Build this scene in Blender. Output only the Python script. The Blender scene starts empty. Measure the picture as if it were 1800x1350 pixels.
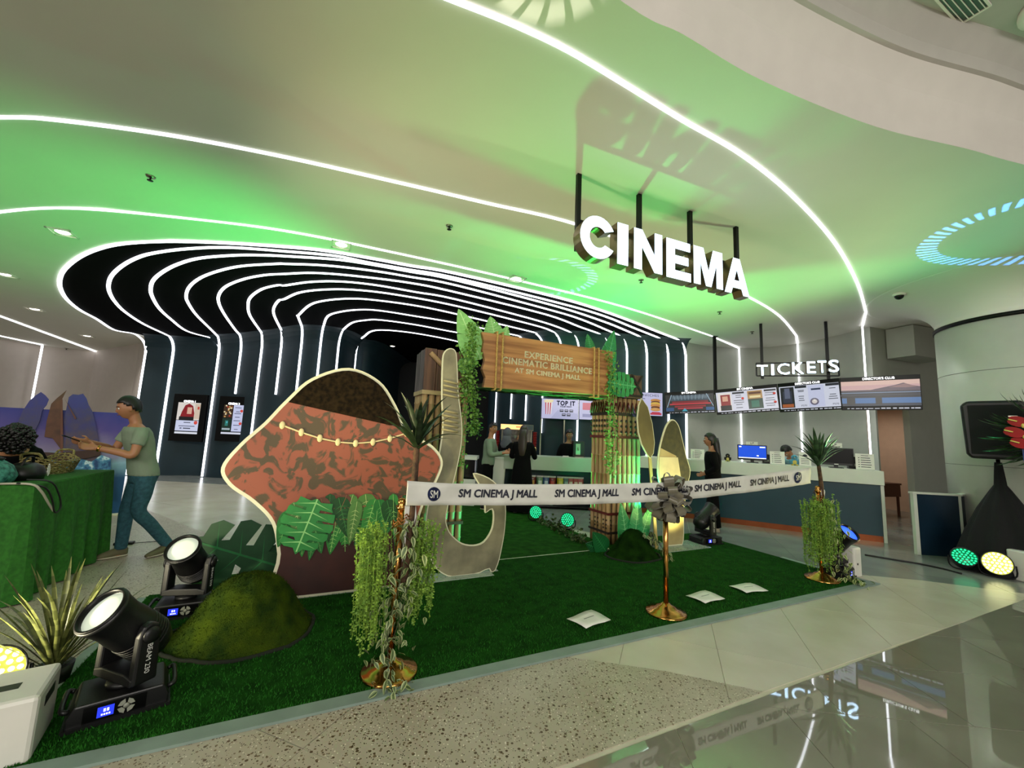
import bpy, bmesh, math, random
from math import sin, cos, pi, radians, atan2, sqrt, tan, hypot
from mathutils import Vector as V, Matrix, geometry, noise
random.seed(11)
S = bpy.context.scene
COL = S.collection

# ------------------------------------------------------------ camera, world, exposure, large lights
F_PX, PITCH, ROLL, CAM_Z = 716.0, radians(7.16), radians(2.5), 1.5
C0 = V((0, 0, CAM_Z))
FW = V((0, cos(PITCH), sin(PITCH))); UP0 = V((0, -sin(PITCH), cos(PITCH))); RT0 = V((1, 0, 0))
IR = cos(ROLL) * RT0 + sin(ROLL) * UP0
IU = -sin(ROLL) * RT0 + cos(ROLL) * UP0
cam_d = bpy.data.cameras.new('camera'); cam = bpy.data.objects.new('camera', cam_d); COL.objects.link(cam)
cam_d.sensor_width = 36.0; cam_d.lens = F_PX / 1800 * 36; cam_d.clip_start = .05; cam_d.clip_end = 200
cam.matrix_world = Matrix(((IR.x, IU.x, -FW.x, 0), (IR.y, IU.y, -FW.y, 0), (IR.z, IU.z, -FW.z, CAM_Z), (0, 0, 0, 1)))
S.camera = cam
S.view_settings.view_transform = 'Standard'; S.view_settings.look = 'None'
S.view_settings.gamma = 1.0; S.view_settings.use_curve_mapping = False
S.view_settings.exposure = 0.0
W = bpy.data.worlds.new('mall_ambient'); S.world = W; W.use_nodes = True
W.node_tree.nodes['Background'].inputs[0].default_value = (1.0, .97, .9, 1)
W.node_tree.nodes['Background'].inputs[1].default_value = .34

def area(name, loc, target, sx, sy, power, col):
    d = bpy.data.lights.new(name, 'AREA'); d.shape = 'RECTANGLE'; d.size = sx; d.size_y = sy; d.energy = power; d.color = col
    o = bpy.data.objects.new(name, d); COL.objects.link(o); o.location = loc
    o.rotation_euler = (V(target) - V(loc)).to_track_quat('-Z', 'Y').to_euler(); return o
def spot(name, loc, target, ang, power, col, blend=.6, rad=.05):
    d = bpy.data.lights.new(name, 'SPOT'); d.spot_size = radians(ang); d.spot_blend = blend; d.energy = power; d.color = col; d.shadow_soft_size = rad
    o = bpy.data.objects.new(name, d); COL.objects.link(o); o.location = loc
    o.rotation_euler = (V(target) - V(loc)).to_track_quat('-Z', 'Y').to_euler(); return o
# mall atrium lamps, high and behind the camera
area('atrium_lamp', (3.5, -6.5, 4.6), (2.5, 1.0, 0), 5, 2.5, 560, (1.0, .95, .87))
area('atrium_lamp_side', (-5.5, -5.5, 4.6), (-2.5, 2.0, 0), 4, 2.5, 400, (1.0, .95, .87))
# light of the foyer itself: downlights over counter, snack bar and entrance
for _x, _y in ((4.6, 8.9), (5.7, 8.4), (6.7, 7.7)): spot('ticket_counter_downlight', (_x, _y, 4.02), (_x, _y, 0), 120, 60, (.93, 1.0, .92), .8, .04)
for _x in (.2, 1.6): spot('snack_bar_downlight', (_x, 8.6, 4.02), (_x, 8.9, 0), 120, 45, (.95, 1.0, .93), .8, .04)
for _x, _y in ((-9.0, 8.6), (-6.8, 8.8), (-10.5, 10.2), (-5.0, 8.2)): spot('left_lobby_downlight', (_x, _y, 3.6), (_x, _y, 0), 130, 85, (1.0, .97, .94), .8, .04)
spot('office_lamp', (8.9, 10.3, 3.0), (8.9, 10.3, 0), 150, 60, (1.0, .82, .66), .8, .03)
# coloured floor wash lights of the display (most lamps stand near the fixtures, some without one)
GREEN = (.04, 1.0, .16); YEL = (1.0, .90, .42)

# ------------------------------------------------------------ coordinates
def ray(x, y): return (x - 900) / F_PX * IR - (y - 675) / F_PX * IU + FW
def G(x, y, z=0.0):
    d = ray(x, y); return C0 + d * ((z - CAM_Z) / d.z)
def AY(x, y, Y):
    d = ray(x, y); return C0 + d * (Y / d.y)
def ceil_z(x): return 4.1 if x > -5 else max(3.3, 4.1 - .065 * (-5 - x))
def GC(x, y):
    z = 4.1
    for _ in range(12): p = G(x, y, z); z = .5 * z + .5 * ceil_z(p.x)
    return V((p.x, p.y, ceil_z(p.x)))
OU = V((4.18, 4.87, 0)); SU = V((.902, .432, 0)).normalized(); SV = V((-SU.y, SU.x, 0))
A_S = atan2(SU.y, SU.x)
def P(u, v, z=0.0): return OU + SU * u + SV * v + V((0, 0, z))
def PV(x, y, v):          # where the sight line meets the upright plane at depth v of the display
    d = ray(x, y); t = (v - (C0 - OU).dot(SV)) / d.dot(SV); p = C0 + d * t
    return (p - OU).dot(SU), p.z

# ------------------------------------------------------------ materials
def lin(h):
    if not isinstance(h, str): return tuple(h)
    h = h.lstrip('#'); r = []
    for i in (0, 2, 4):
        c = int(h[i:i + 2], 16) / 255; r.append(c / 12.92 if c <= .04045 else ((c + .055) / 1.055) ** 2.4)
    return tuple(r)
class NT:
    def __init__(s, m): s.t = m.node_tree; s.n = s.t.nodes; s.l = s.t.links
    def new(s, k, **kw):
        n = s.n.new(k)
        for a, b in kw.items(): setattr(n, a, b)
        return n
    def ln(s, a, b): s.l.new(a, b)
_M = {}
def mat(name, col, rough=.55, metal=0, var=.08, scale=6, bump=0, bscale=60, alpha=None, trans=0, emit=None, es=0, coord='Object', spec=None, coat=0, stretch=None, col2=None):
    if name in _M: return _M[name]
    m = bpy.data.materials.new(name); m.use_nodes = True; t = NT(m); b = t.n['Principled BSDF']
    c = lin(col)
    tc = t.new('ShaderNodeTexCoord'); src = tc.outputs[coord]
    if stretch:
        mp = t.new('ShaderNodeMapping'); mp.inputs['Scale'].default_value = stretch; t.ln(src, mp.inputs[0]); src = mp.outputs[0]
    nz = t.new('ShaderNodeTexNoise'); nz.inputs['Scale'].default_value = scale; nz.inputs['Detail'].default_value = 4; t.ln(src, nz.inputs['Vector'])
    rp = t.new('ShaderNodeValToRGB'); rp.color_ramp.elements[0].position = .35; rp.color_ramp.elements[1].position = .65
    if col2: lo, hi = c, lin(col2)
    else: lo = tuple(x * (1 - var) for x in c); hi = tuple(min(1, x * (1 + var)) for x in c)
    rp.color_ramp.elements[0].color = (*lo, 1); rp.color_ramp.elements[1].color = (*hi, 1)
    t.ln(nz.outputs[0], rp.inputs[0]); t.ln(rp.outputs[0], b.inputs['Base Color'])
    b.inputs['Roughness'].default_value = rough; b.inputs['Metallic'].default_value = metal
    if spec is not None: b.inputs['Specular IOR Level'].default_value = spec
    if coat: b.inputs['Coat Weight'].default_value = coat
    if trans: b.inputs['Transmission Weight'].default_value = trans
    if alpha is not None: b.inputs['Alpha'].default_value = alpha
    if bump:
        n2 = t.new('ShaderNodeTexNoise'); n2.inputs['Scale'].default_value = bscale; n2.inputs['Detail'].default_value = 3; t.ln(src, n2.inputs['Vector'])
        bp = t.new('ShaderNodeBump'); bp.inputs['Strength'].default_value = bump; bp.inputs['Distance'].default_value = .01
        t.ln(n2.outputs[0], bp.inputs['Height']); t.ln(bp.outputs[0], b.inputs['Normal'])
    if emit is not None:
        b.inputs['Emission Color'].default_value = (*lin(emit), 1); b.inputs['Emission Strength'].default_value = es
    _M[name] = m; return m
def mat_col(name, rough=.5, es=0, var=.06):
    """colours come from the 'Col' attribute of the print; es > 0 for lit screens"""
    if name in _M: return _M[name]
    m = bpy.data.materials.new(name); m.use_nodes = True; t = NT(m); b = t.n['Principled BSDF']
    at = t.new('ShaderNodeAttribute', attribute_name='Col')
    tc = t.new('ShaderNodeTexCoord'); nz = t.new('ShaderNodeTexNoise'); nz.inputs['Scale'].default_value = 22; t.ln(tc.outputs['Object'], nz.inputs['Vector'])
    mr = t.new('ShaderNodeMapRange'); mr.inputs['To Min'].default_value = 1 - var * 2; mr.inputs['To Max'].default_value = 1 + var * 2; t.ln(nz.outputs[0], mr.inputs['Value'])
    mx = t.new('ShaderNodeVectorMath', operation='SCALE'); t.ln(at.outputs['Color'], mx.inputs[0]); t.ln(mr.outputs[0], mx.inputs['Scale'])
    b.inputs['Roughness'].default_value = rough
    if es:
        b.inputs['Base Color'].default_value = (.01, .01, .01, 1); t.ln(mx.outputs[0], b.inputs['Emission Color']); b.inputs['Emission Strength'].default_value = es
    else: t.ln(mx.outputs[0], b.inputs['Base Color'])
    _M[name] = m; return m

# ------------------------------------------------------------ mesh builder
class MB:
    def __init__(s): s.v = []; s.f = []; s.c = []; s.s = []
    def add(s, vs, fs, col=None, smooth=False, M=None):
        k = len(s.v)
        s.v += [tuple(M @ V(p)) if M is not None else tuple(p) for p in vs]
        for f in fs: s.f.append(tuple(i + k for i in f)); s.c.append(col); s.s.append(smooth)
        return s
    def box(s, x0, x1, y0, y1, z0, z1, col=None, M=None):
        vs = [(x, y, z) for z in (z0, z1) for y in (y0, y1) for x in (x0, x1)]
        return s.add(vs, [(0, 2, 3, 1), (4, 5, 7, 6), (0, 1, 5, 4), (2, 6, 7, 3), (0, 4, 6, 2), (1, 3, 7, 5)], col, False, M)
    def quad(s, a, b, c, d, col=None): return s.add([a, b, c, d], [(0, 1, 2, 3)], col)
    def rect(s, x0, x1, z0, z1, y=0.0, col=None, M=None):   # a flat print facing -y
        return s.add([(x0, y, z0), (x1, y, z0), (x1, y, z1), (x0, y, z1)], [(0, 1, 2, 3)], col, False, M)
    def prism(s, pts, t, M=None, col=None, smooth=False):   # outline in x,z ; thickness along +y
        n = len(pts); a = sum(pts[i][0] * pts[(i + 1) % n][1] - pts[(i + 1) % n][0] * pts[i][1] for i in range(n))
        if a < 0: pts = pts[::-1]
        vs = [(x, 0, z) for x, z in pts] + [(x, t, z) for x, z in pts]
        fs = [tuple(range(n)), tuple(range(2 * n - 1, n - 1, -1))] + [(i, i + n, (i + 1) % n + n, (i + 1) % n) for i in range(n)]
        return s.add(vs, fs, col, smooth, M)
    def lathe(s, pr, n=24, M=None, col=None, smooth=True, cap=True):
        vs = [(r * cos(2 * pi * i / n), r * sin(2 * pi * i / n), z) for r, z in pr for i in range(n)]
        fs = [(j * n + i, j * n + (i + 1) % n, (j + 1) * n + (i + 1) % n, (j + 1) * n + i) for j in range(len(pr) - 1) for i in range(n)]
        if cap: fs.append(tuple(range(n))[::-1]); fs.append(tuple(range((len(pr) - 1) * n, len(pr) * n)))
        return s.add(vs, fs, col, smooth, M)
    def tube(s, pts, r, n=8, M=None, col=None, smooth=True, flat=1.0):
        pts = [V(p) for p in pts]; rs = r if isinstance(r, (list, tuple)) else [r] * len(pts); vs = []; side = None
        for i, p in enumerate(pts):
            d = (pts[min(i + 1, len(pts) - 1)] - pts[max(i - 1, 0)])
            d = d.normalized() if d.length > 1e-9 else V((0, 0, 1))
            if side is None: side = d.cross(V((0, 0, 1)) if abs(d.z) < .9 else V((1, 0, 0))).normalized()
            side = (side - d * side.dot(d)); side = side.normalized() if side.length > 1e-6 else d.orthogonal().normalized()
            up = d.cross(side)
            for k in range(n):
                a = 2 * pi * k / n; vs.append(p + side * (rs[i] * cos(a)) + up * (rs[i] * flat * sin(a)))
        m = len(pts)
        fs = [(j * n + k, j * n + (k + 1) % n, (j + 1) * n + (k + 1) % n, (j + 1) * n + k) for j in range(m - 1) for k in range(n)]
        fs.append(tuple(range(n))[::-1]); fs.append(tuple(range((m - 1) * n, m * n)))
        return s.add(vs, fs, col, smooth, M)
    def loft(s, rings, n=16, M=None, col=None, smooth=True):   # rings: (centre, axis a, axis b)
        vs = [];
        for c, a, b in rings:
            for k in range(n): t = 2 * pi * k / n; vs.append(V(c) + V(a) * cos(t) + V(b) * sin(t))
        m = len(rings)
        fs = [(j * n + k, j * n + (k + 1) % n, (j + 1) * n + (k + 1) % n, (j + 1) * n + k) for j in range(m - 1) for k in range(n)]
        fs.append(tuple(range(n))[::-1]); fs.append(tuple(range((m - 1) * n, m * n)))
        return s.add(vs, fs, col, smooth, M)
    def ball(s, c, r, nu=16, nv=10, M=None, col=None, rx=1, ry=1, rz=1):
        vs = [V(c) + V((0, 0, -r * rz))]; fs = []
        for j in range(1, nv):
            a = pi * j / nv - pi / 2
            for i in range(nu): b = 2 * pi * i / nu; vs.append(V(c) + V((r * rx * cos(a) * cos(b), r * ry * cos(a) * sin(b), r * rz * sin(a))))
        vs.append(V(c) + V((0, 0, r * rz))); L = len(vs) - 1
        for i in range(nu):
            fs.append((0, 1 + (i + 1) % nu, 1 + i)); fs.append((L, L - nu + i, L - nu + (i + 1) % nu))
        for j in range(nv - 2):
            for i in range(nu): a = 1 + j * nu; fs.append((a + i, a + (i + 1) % nu, a + nu + (i + 1) % nu, a + nu + i))
        return s.add(vs, fs, col, True, M)
    def mesh(s, name):
        me = bpy.data.meshes.new(name); me.from_pydata(s.v, [], s.f)
        me.polygons.foreach_set('use_smooth', s.s)
        if any(c is not None for c in s.c):
            at = me.color_attributes.new('Col', 'FLOAT_COLOR', 'CORNER'); buf = []
            for p, c in zip(me.polygons, s.c):
                cc = lin(c) if c is not None else (.5, .5, .5); buf += [*cc, 1.0] * p.loop_total
            at.data.foreach_set('color', buf)
        me.update(); return me
def link(name, me, m=None, parent=None, M=None):
    o = bpy.data.objects.new(name, me); COL.objects.link(o)
    if m is not None and me is not None:
        if not me.materials: me.materials.append(m)
    if parent is not None: o.parent = parent
    if M is not None: o.matrix_local = M
    return o
def obj(name, mb, m, parent=None, M=None, bevel=0, label=None, stuff=False):
    me = mb.mesh(name) if isinstance(mb, MB) else mb
    o = link(name, me, m, parent, M)
    if bevel:
        b = o.modifiers.new('b', 'BEVEL'); b.width = bevel; b.segments = 2; b.limit_method = 'ANGLE'; b.angle_limit = radians(40)
    if label: o['label'] = label
    if stuff: o['kind'] = 'stuff'
    return o
def tag(o, label, cat, group=None):
    o['label'] = label; o['category'] = cat
    if group: o['group'] = group
    return o
def thing(name, label, cat, loc=(0, 0, 0), rz=0.0, group=None):
    o = bpy.data.objects.new(name, None); COL.objects.link(o); o.empty_display_size = .1
    o.location = loc; o.rotation_euler = (0, 0, rz); return tag(o, label, cat, group)
def struct(name, mb, m, parent=None, bevel=0):
    o = obj(name, mb, m, parent, bevel=bevel)
    if parent is None: o['kind'] = 'structure'
    return o
def dup(root, loc=None, rz=None, label=None, group=None):
    r = root.copy(); COL.objects.link(r)
    if loc is not None: r.location = loc
    if rz is not None: r.rotation_euler = (0, 0, rz)
    if label: r['label'] = label
    if group: r['group'] = group
    def rec(a, b):
        for ch in list(a.children):
            c = ch.copy(); COL.objects.link(c); c.parent = b; rec(ch, c)
    rec(root, r); return r
_TX = {}
def text_mesh(body, size, extrude=.001, offset=0.0, ax='CENTER', space=1.0, shear=0.0, lines=1.0, ay='CENTER'):
    k = (body, size, extrude, offset, ax, space, shear, ay)
    if k in _TX: return _TX[k]
    cu = bpy.data.curves.new('lettering', 'FONT'); cu.body = body; cu.size = size; cu.extrude = extrude
    cu.align_x = ax; cu.align_y = ay; cu.space_character = space; cu.shear = shear; cu.space_line = lines; cu.resolution_u = 3
    t = bpy.data.objects.new('lettering', cu); COL.objects.link(t)
    me = bpy.data.meshes.new_from_object(t, preserve_all_data_layers=False, depsgraph=bpy.context.evaluated_depsgraph_get())
    bpy.data.objects.remove(t); me.name = 'lettering'
    if offset:                                    # bolder strokes: the outline moved round a small circle
        vs = [v.co.copy() for v in me.vertices]; fs = [tuple(p.vertices) for p in me.polygons]; mb = MB()
        for a in range(8): mb.add([p + V((offset * cos(a * pi / 4), offset * sin(a * pi / 4), 0)) for p in vs], fs)
        me = mb.mesh('lettering')
    _TX[k] = me; return me
RX90 = Matrix.Rotation(pi / 2, 4, 'X')            # letters stand up and face -y
def text(parent, body, size, m, x, z, y=0.0, sx=1.0, sz=1.0, name='lettering', R=None, **kw):
    me = text_mesh(body, size, **kw).copy()
    me.materials.clear(); me.materials.append(m)
    M = Matrix.Translation((x, y, z)) @ (R if R is not None else Matrix.Identity(4)) @ RX90 @ Matrix.Diagonal((sx, sz, 1, 1))
    return link(name, me, None, parent, M)
def smooth_line(pts, n=8):            # Catmull-Rom through the points
    pts = [V(p) for p in pts]; out = []
    for i in range(len(pts) - 1):
        p0 = pts[max(i - 1, 0)]; p1 = pts[i]; p2 = pts[i + 1]; p3 = pts[min(i + 2, len(pts) - 1)]
        for k in range(n):
            t = k / n; out.append(.5 * ((2 * p1) + (p2 - p0) * t + (2 * p0 - 5 * p1 + 4 * p2 - p3) * t * t + (3 * p1 - p0 - 3 * p2 + p3) * t ** 3))
    out.append(pts[-1]); return out
def fuse(mb, voxel, sm=4, name='body'):           # one continuous surface out of overlapping closed lofts
    o = bpy.data.objects.new('tmp', mb.mesh('tmp')); COL.objects.link(o)
    r = o.modifiers.new('r', 'REMESH'); r.mode = 'VOXEL'; r.voxel_size = voxel; r.use_smooth_shade = True
    if sm:
        k = o.modifiers.new('s', 'SMOOTH'); k.iterations = sm; k.factor = .5
    dg = bpy.context.evaluated_depsgraph_get()
    me = bpy.data.meshes.new_from_object(o.evaluated_get(dg)); bpy.data.objects.remove(o); me.name = name; return me

# common materials
WHITE_PAINT = mat('white_paint', '#d9d6cc', .7, var=.02)
BLACK = mat('black_plastic', '#0d0d0e', .42, var=.2, bump=.08, bscale=200)
BLACK_G = mat('black_gloss', '#040405', .3, spec=.25)
LED = mat('led_strip_light', '#ffffff', .4, emit='#f4f6ff', es=3.3)
STEEL = mat('brushed_steel', '#9a9486', .28, 1, stretch=(1, 1, 14))
BRASS = mat('polished_brass', '#c08a4a', .16, 1, var=.05)
SIGN_LIT = mat('lit_acrylic', '#e8eef4', .3, emit='#bcd8f0', es=2.0)
FRAME_BLK = mat('black_steel', '#101010', .4, .6)
WHITE_PL = mat('white_plastic', '#d6d4ca', .45, var=.03)
PAPER = mat('white_paper', '#e6e4dc', .8, var=.03)
INK = mat('dark_ink', '#15182a', .6)
NAVY = mat('navy_print', '#141c46', .6)
TEAL = mat('teal_laminate', '#0e3640', .35, var=.05)
COPPER = mat('copper_kick_plate', '#8a4a2a', .35, .8)
RED = mat('red_paint', '#8a1414', .55)
SKIN = mat('skin', '#a87452', .5, var=.06)
SKIN_D = mat('skin_tan', '#9a6a4c', .5, var=.06)
HAIR = mat('black_hair', '#0b0908', .45, var=.3, stretch=(8, 8, 60))
# ------------------------------------------------------------ setting: floor
def clip_half(poly, n, d):                       # keep n.p <= d
    out = []
    for i in range(len(poly)):
        a, b = poly[i], poly[(i + 1) % len(poly)]; da = n[0] * a[0] + n[1] * a[1] - d; db = n[0] * b[0] + n[1] * b[1] - d
        if da <= 0: out.append(a)
        if (da < 0 < db) or (db < 0 < da): t = da / (da - db); out.append((a[0] + (b[0] - a[0]) * t, a[1] + (b[1] - a[1]) * t))
    return out
def poly_area(p): return .5 * sum(p[i][0] * p[(i + 1) % len(p)][1] - p[(i + 1) % len(p)][0] * p[i][1] for i in range(len(p)))
def uvxy(u, v): p = P(u, v); return (p.x, p.y)
vb = -.87
arc1 = [(1.63, 2.72), (1.1, 2.9), (.47, 3.02), (-.5, 3.5), (-1.8, 4.4), (-3.15, 5.27), (-4.27, 5.9), (-5.85, 6.95), (-9, 8.6), (-15, 9.6)]
arc2 = [(5.9, 4.72), (4.97, 5.07), (4.25, 5.2), (3, 5.75), (1.5, 6.7), (-1, 8.6), (-4, 9.9), (-8, 10.35), (-15, 10.5)]
reg_grey = [uvxy(-20, vb), uvxy(-20, -6), uvxy(14, -6), uvxy(14, vb)]
reg_terr = arc1 + [uvxy(-20, vb)]
reg_light = arc2 + arc1[::-1]
reg_slate = [uvxy(14, vb), (16, 19), (-15, 19)] + arc2[::-1]

def floor_mat(name, kind):
    m = bpy.data.materials.new(name); m.use_nodes = True; t = NT(m); b = t.n['Principled BSDF']
    tc = t.new('ShaderNodeTexCoord'); oi = t.new('ShaderNodeObjectInfo')
    def noi(sc, det=4, vec=None):
        n = t.new('ShaderNodeTexNoise'); n.inputs['Scale'].default_value = sc; n.inputs['Detail'].default_value = det; t.ln(tc.outputs['Object'] if vec is None else vec, n.inputs['Vector']); return n
    def ramp(src, stops):
        r = t.new('ShaderNodeValToRGB')
        while len(r.color_ramp.elements) < len(stops): r.color_ramp.elements.new(.5)
        for e, (p, c) in zip(r.color_ramp.elements, stops): e.position = p; e.color = (*lin(c), 1)
        t.ln(src, r.inputs[0]); return r
    def mix(fac, a, bb):
        x = t.new('ShaderNodeMix', data_type='RGBA'); t.ln(fac, x.inputs[0]); t.ln(a, x.inputs[6]); t.ln(bb, x.inputs[7]); return x
    if kind == 'terrazzo':
        base = ramp(noi(3).outputs[0], [(.3, '#a39a86'), (.7, '#b3ab98')]); cur = base.outputs[0]
        for sc, thr, c in ((34, .26, '#54432f'), (52, .3, '#75644c'), (64, .24, '#d9d2bf'), (95, .28, '#3e3326')):
            vo = t.new('ShaderNodeTexVoronoi'); vo.inputs['Scale'].default_value = sc; t.ln(tc.outputs['Object'], vo.inputs['Vector'])
            wn = t.new('ShaderNodeSeparateColor'); t.ln(vo.outputs['Color'], wn.inputs[0])
            lt = t.new('ShaderNodeMath', operation='LESS_THAN'); t.ln(vo.outputs['Distance'], lt.inputs[0]); lt.inputs[1].default_value = thr
            g = t.new('ShaderNodeMath', operation='GREATER_THAN'); t.ln(wn.outputs[0], g.inputs[0]); g.inputs[1].default_value = .62
            mu = t.new('ShaderNodeMath', operation='MULTIPLY'); t.ln(lt.outputs[0], mu.inputs[0]); t.ln(g.outputs[0], mu.inputs[1])
            rgb = t.new('ShaderNodeRGB'); rgb.outputs[0].default_value = (*lin(c), 1)
            cur = mix(mu.outputs[0], cur, rgb.outputs[0]).outputs[2]
        t.ln(cur, b.inputs['Base Color']); b.inputs['Roughness'].default_value = .32
    else:
        st = {'light': [(.3, '#b9b49f'), (.7, '#c6c2b0')], 'grey': [(.3, '#7b7a6b'), (.7, '#868576')], 'slate': [(.3, '#747873'), (.7, '#858983')]}[kind]
        r = ramp(noi(2.2, 6).outputs[0], st)
        mr = t.new('ShaderNodeMapRange'); t.ln(oi.outputs['Random'], mr.inputs['Value']); mr.inputs['To Min'].default_value = .95; mr.inputs['To Max'].default_value = 1.05
        sc = t.new('ShaderNodeVectorMath', operation='SCALE'); t.ln(r.outputs[0], sc.inputs[0]); t.ln(mr.outputs[0], sc.inputs['Scale']); t.ln(sc.outputs[0], b.inputs['Base Color'])
        b.inputs['Roughness'].default_value = {'light': .26, 'grey': .025, 'slate': .22}[kind]
        if kind == 'grey': b.inputs['IOR'].default_value = 2.2
    return m
FM = {k: floor_mat('floor_' + k, k) for k in ('terrazzo', 'light', 'grey', 'slate')}
fl = struct('floor', MB().box(-22, 18, -9, 20, -.12, -.0042), mat('floor_grout', '#c0bda8', .8))
def tiles(region, ax, s1, s2, o1, o2, stagger, gap):
    a = V((cos(ax), sin(ax))); b = V((-sin(ax), cos(ax))); out = []
    us = [a.x * p[0] + a.y * p[1] for p in region]; vs = [b.x * p[0] + b.y * p[1] for p in region]
    j0 = int((min(vs) - o2) // s2) - 1; j1 = int((max(vs) - o2) // s2) + 1
    for j in range(j0, j1 + 1):
        strip = clip_half(region, (b.x, b.y), o2 + (j + 1) * s2 - gap)
        if len(strip) < 3: continue
        strip = clip_half(strip, (-b.x, -b.y), -(o2 + j * s2 + gap))
        if len(strip) < 3: continue
        off = o1 + (s1 / 2 if stagger and j % 2 else 0)
        for i in range(int((min(us) - off) // s1) - 1, int((max(us) - off) // s1) + 2):
            q = clip_half(strip, (a.x, a.y), off + (i + 1) * s1 - gap)
            if len(q) > 2: q = clip_half(q, (-a.x, -a.y), -(off + i * s1 + gap))
            if len(q) > 2 and abs(poly_area(q)) > 2e-4:
                if poly_area(q) < 0: q = q[::-1]
                out.append(q)
    return out
def in_view(c):
    d = V((c[0], c[1], 0)) - C0; k = d.dot(FW)
    if k < .3: return False
    x = 900 + F_PX * d.dot(IR) / k; y = 675 - F_PX * d.dot(IU) / k
    return -250 < x < 2050 and y < 1700
tang = atan2(-.36, .93)
allt = []
for key, reg, ax, s1, s2, o1, o2, stg, gap in (('grey', reg_grey, radians(-5), .68, .60, 1.98 * cos(radians(5)) - 2.5 * sin(radians(5)) + .0, 2.59 * cos(radians(5)) + 1.38 * sin(radians(5)), True, .0022),
        ('light', reg_light, tang, .645, 1.29, .328, 3.58, False, .0018), ('terrazzo', reg_terr, tang, 1.935, 1.935, .328, 3.58, False, .0016), ('slate', reg_slate, tang, .645, .645, .328, 3.58, False, .0015)):
    for q in tiles(reg, ax, s1, s2, o1, o2, stg, gap):
        cx = sum(p[0] for p in q) / len(q); cy = sum(p[1] for p in q) / len(q); rel = V((cx, cy, 0)) - OU; uu, vv = rel.dot(SU), rel.dot(SV)
        hid = -6.4 < uu < -.6 and .5 < vv < 1.8
        allt.append((hypot(cx, cy) + (0 if in_view((cx, cy)) and not hid else 100), key, q))
allt.sort(key=lambda a: a[0])
rest = {}
for n, (d, key, q) in enumerate(allt):
    nm = 'terrazzo_slab' if key == 'terrazzo' else 'floor_tile'
    mb = MB() if (n < 290 and d < 60) else rest.setdefault(key, MB())
    k = len(q); cx = sum(p[0] for p in q) / k; cy = sum(p[1] for p in q) / k
    tx, ty = (random.gauss(0, .0020), random.gauss(0, .0020)) if key == 'grey' else (0, 0)
    z = lambda p: (p[0] - cx) * tx + (p[1] - cy) * ty
    if mb is rest.get(key): mb.add([(p[0], p[1], 0) for p in q], [tuple(range(k))])
    else:
        mb.add([(p[0], p[1], z(p)) for p in q] + [(p[0], p[1], -.004) for p in q], [tuple(range(k))] + [(i, i + k, (i + 1) % k + k, (i + 1) % k) for i in range(k)])
        obj(nm, mb, FM[key], fl)
for key, mb in rest.items(): obj('distant_paving', mb, FM[key], fl, stuff=True)

# ------------------------------------------------------------ setting: ceiling
def tri_surface(poly, zf, step=.8):
    n = len(poly); co = [V(p[:2]) for p in poly]; ed = [(i, (i + 1) % n) for i in range(n)]
    xs = [p[0] for p in poly]; ys = [p[1] for p in poly]
    def inside(x, y):
        c = False
        for i in range(n):
            (x1, y1), (x2, y2) = poly[i][:2], poly[(i + 1) % n][:2]
            if (y1 > y) != (y2 > y) and x < (x2 - x1) * (y - y1) / (y2 - y1) + x1: c = not c
        return c
    x = min(xs)
    while x < max(xs):
        y = min(ys)
        while y < max(ys):
            if inside(x, y): co.append(V((x, y)))
            y += step
        x += step
    vs, es, fs, *_ = geometry.delaunay_2d_cdt(co, ed, [], 0, 1e-5)
    mb = MB(); keep = []
    for f in fs:
        c = sum((vs[i] for i in f), V((0, 0))) / len(f)
        if inside(c.x, c.y): keep.append(tuple(f)[::-1])
    mb.add([(p.x, p.y, zf(p.x)) for p in vs], keep, None, True); return mb
Z1 = lambda *p: [(90 + x / 4, 400 + y / 4) for x, y in p]
Z2 = lambda *p: [(500 + x / 5.627, 420 + y / 5.627) for x, y in p]
Z3 = lambda *p: [(900 + x / 5, 480 + y / 5) for x, y in p]
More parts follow.
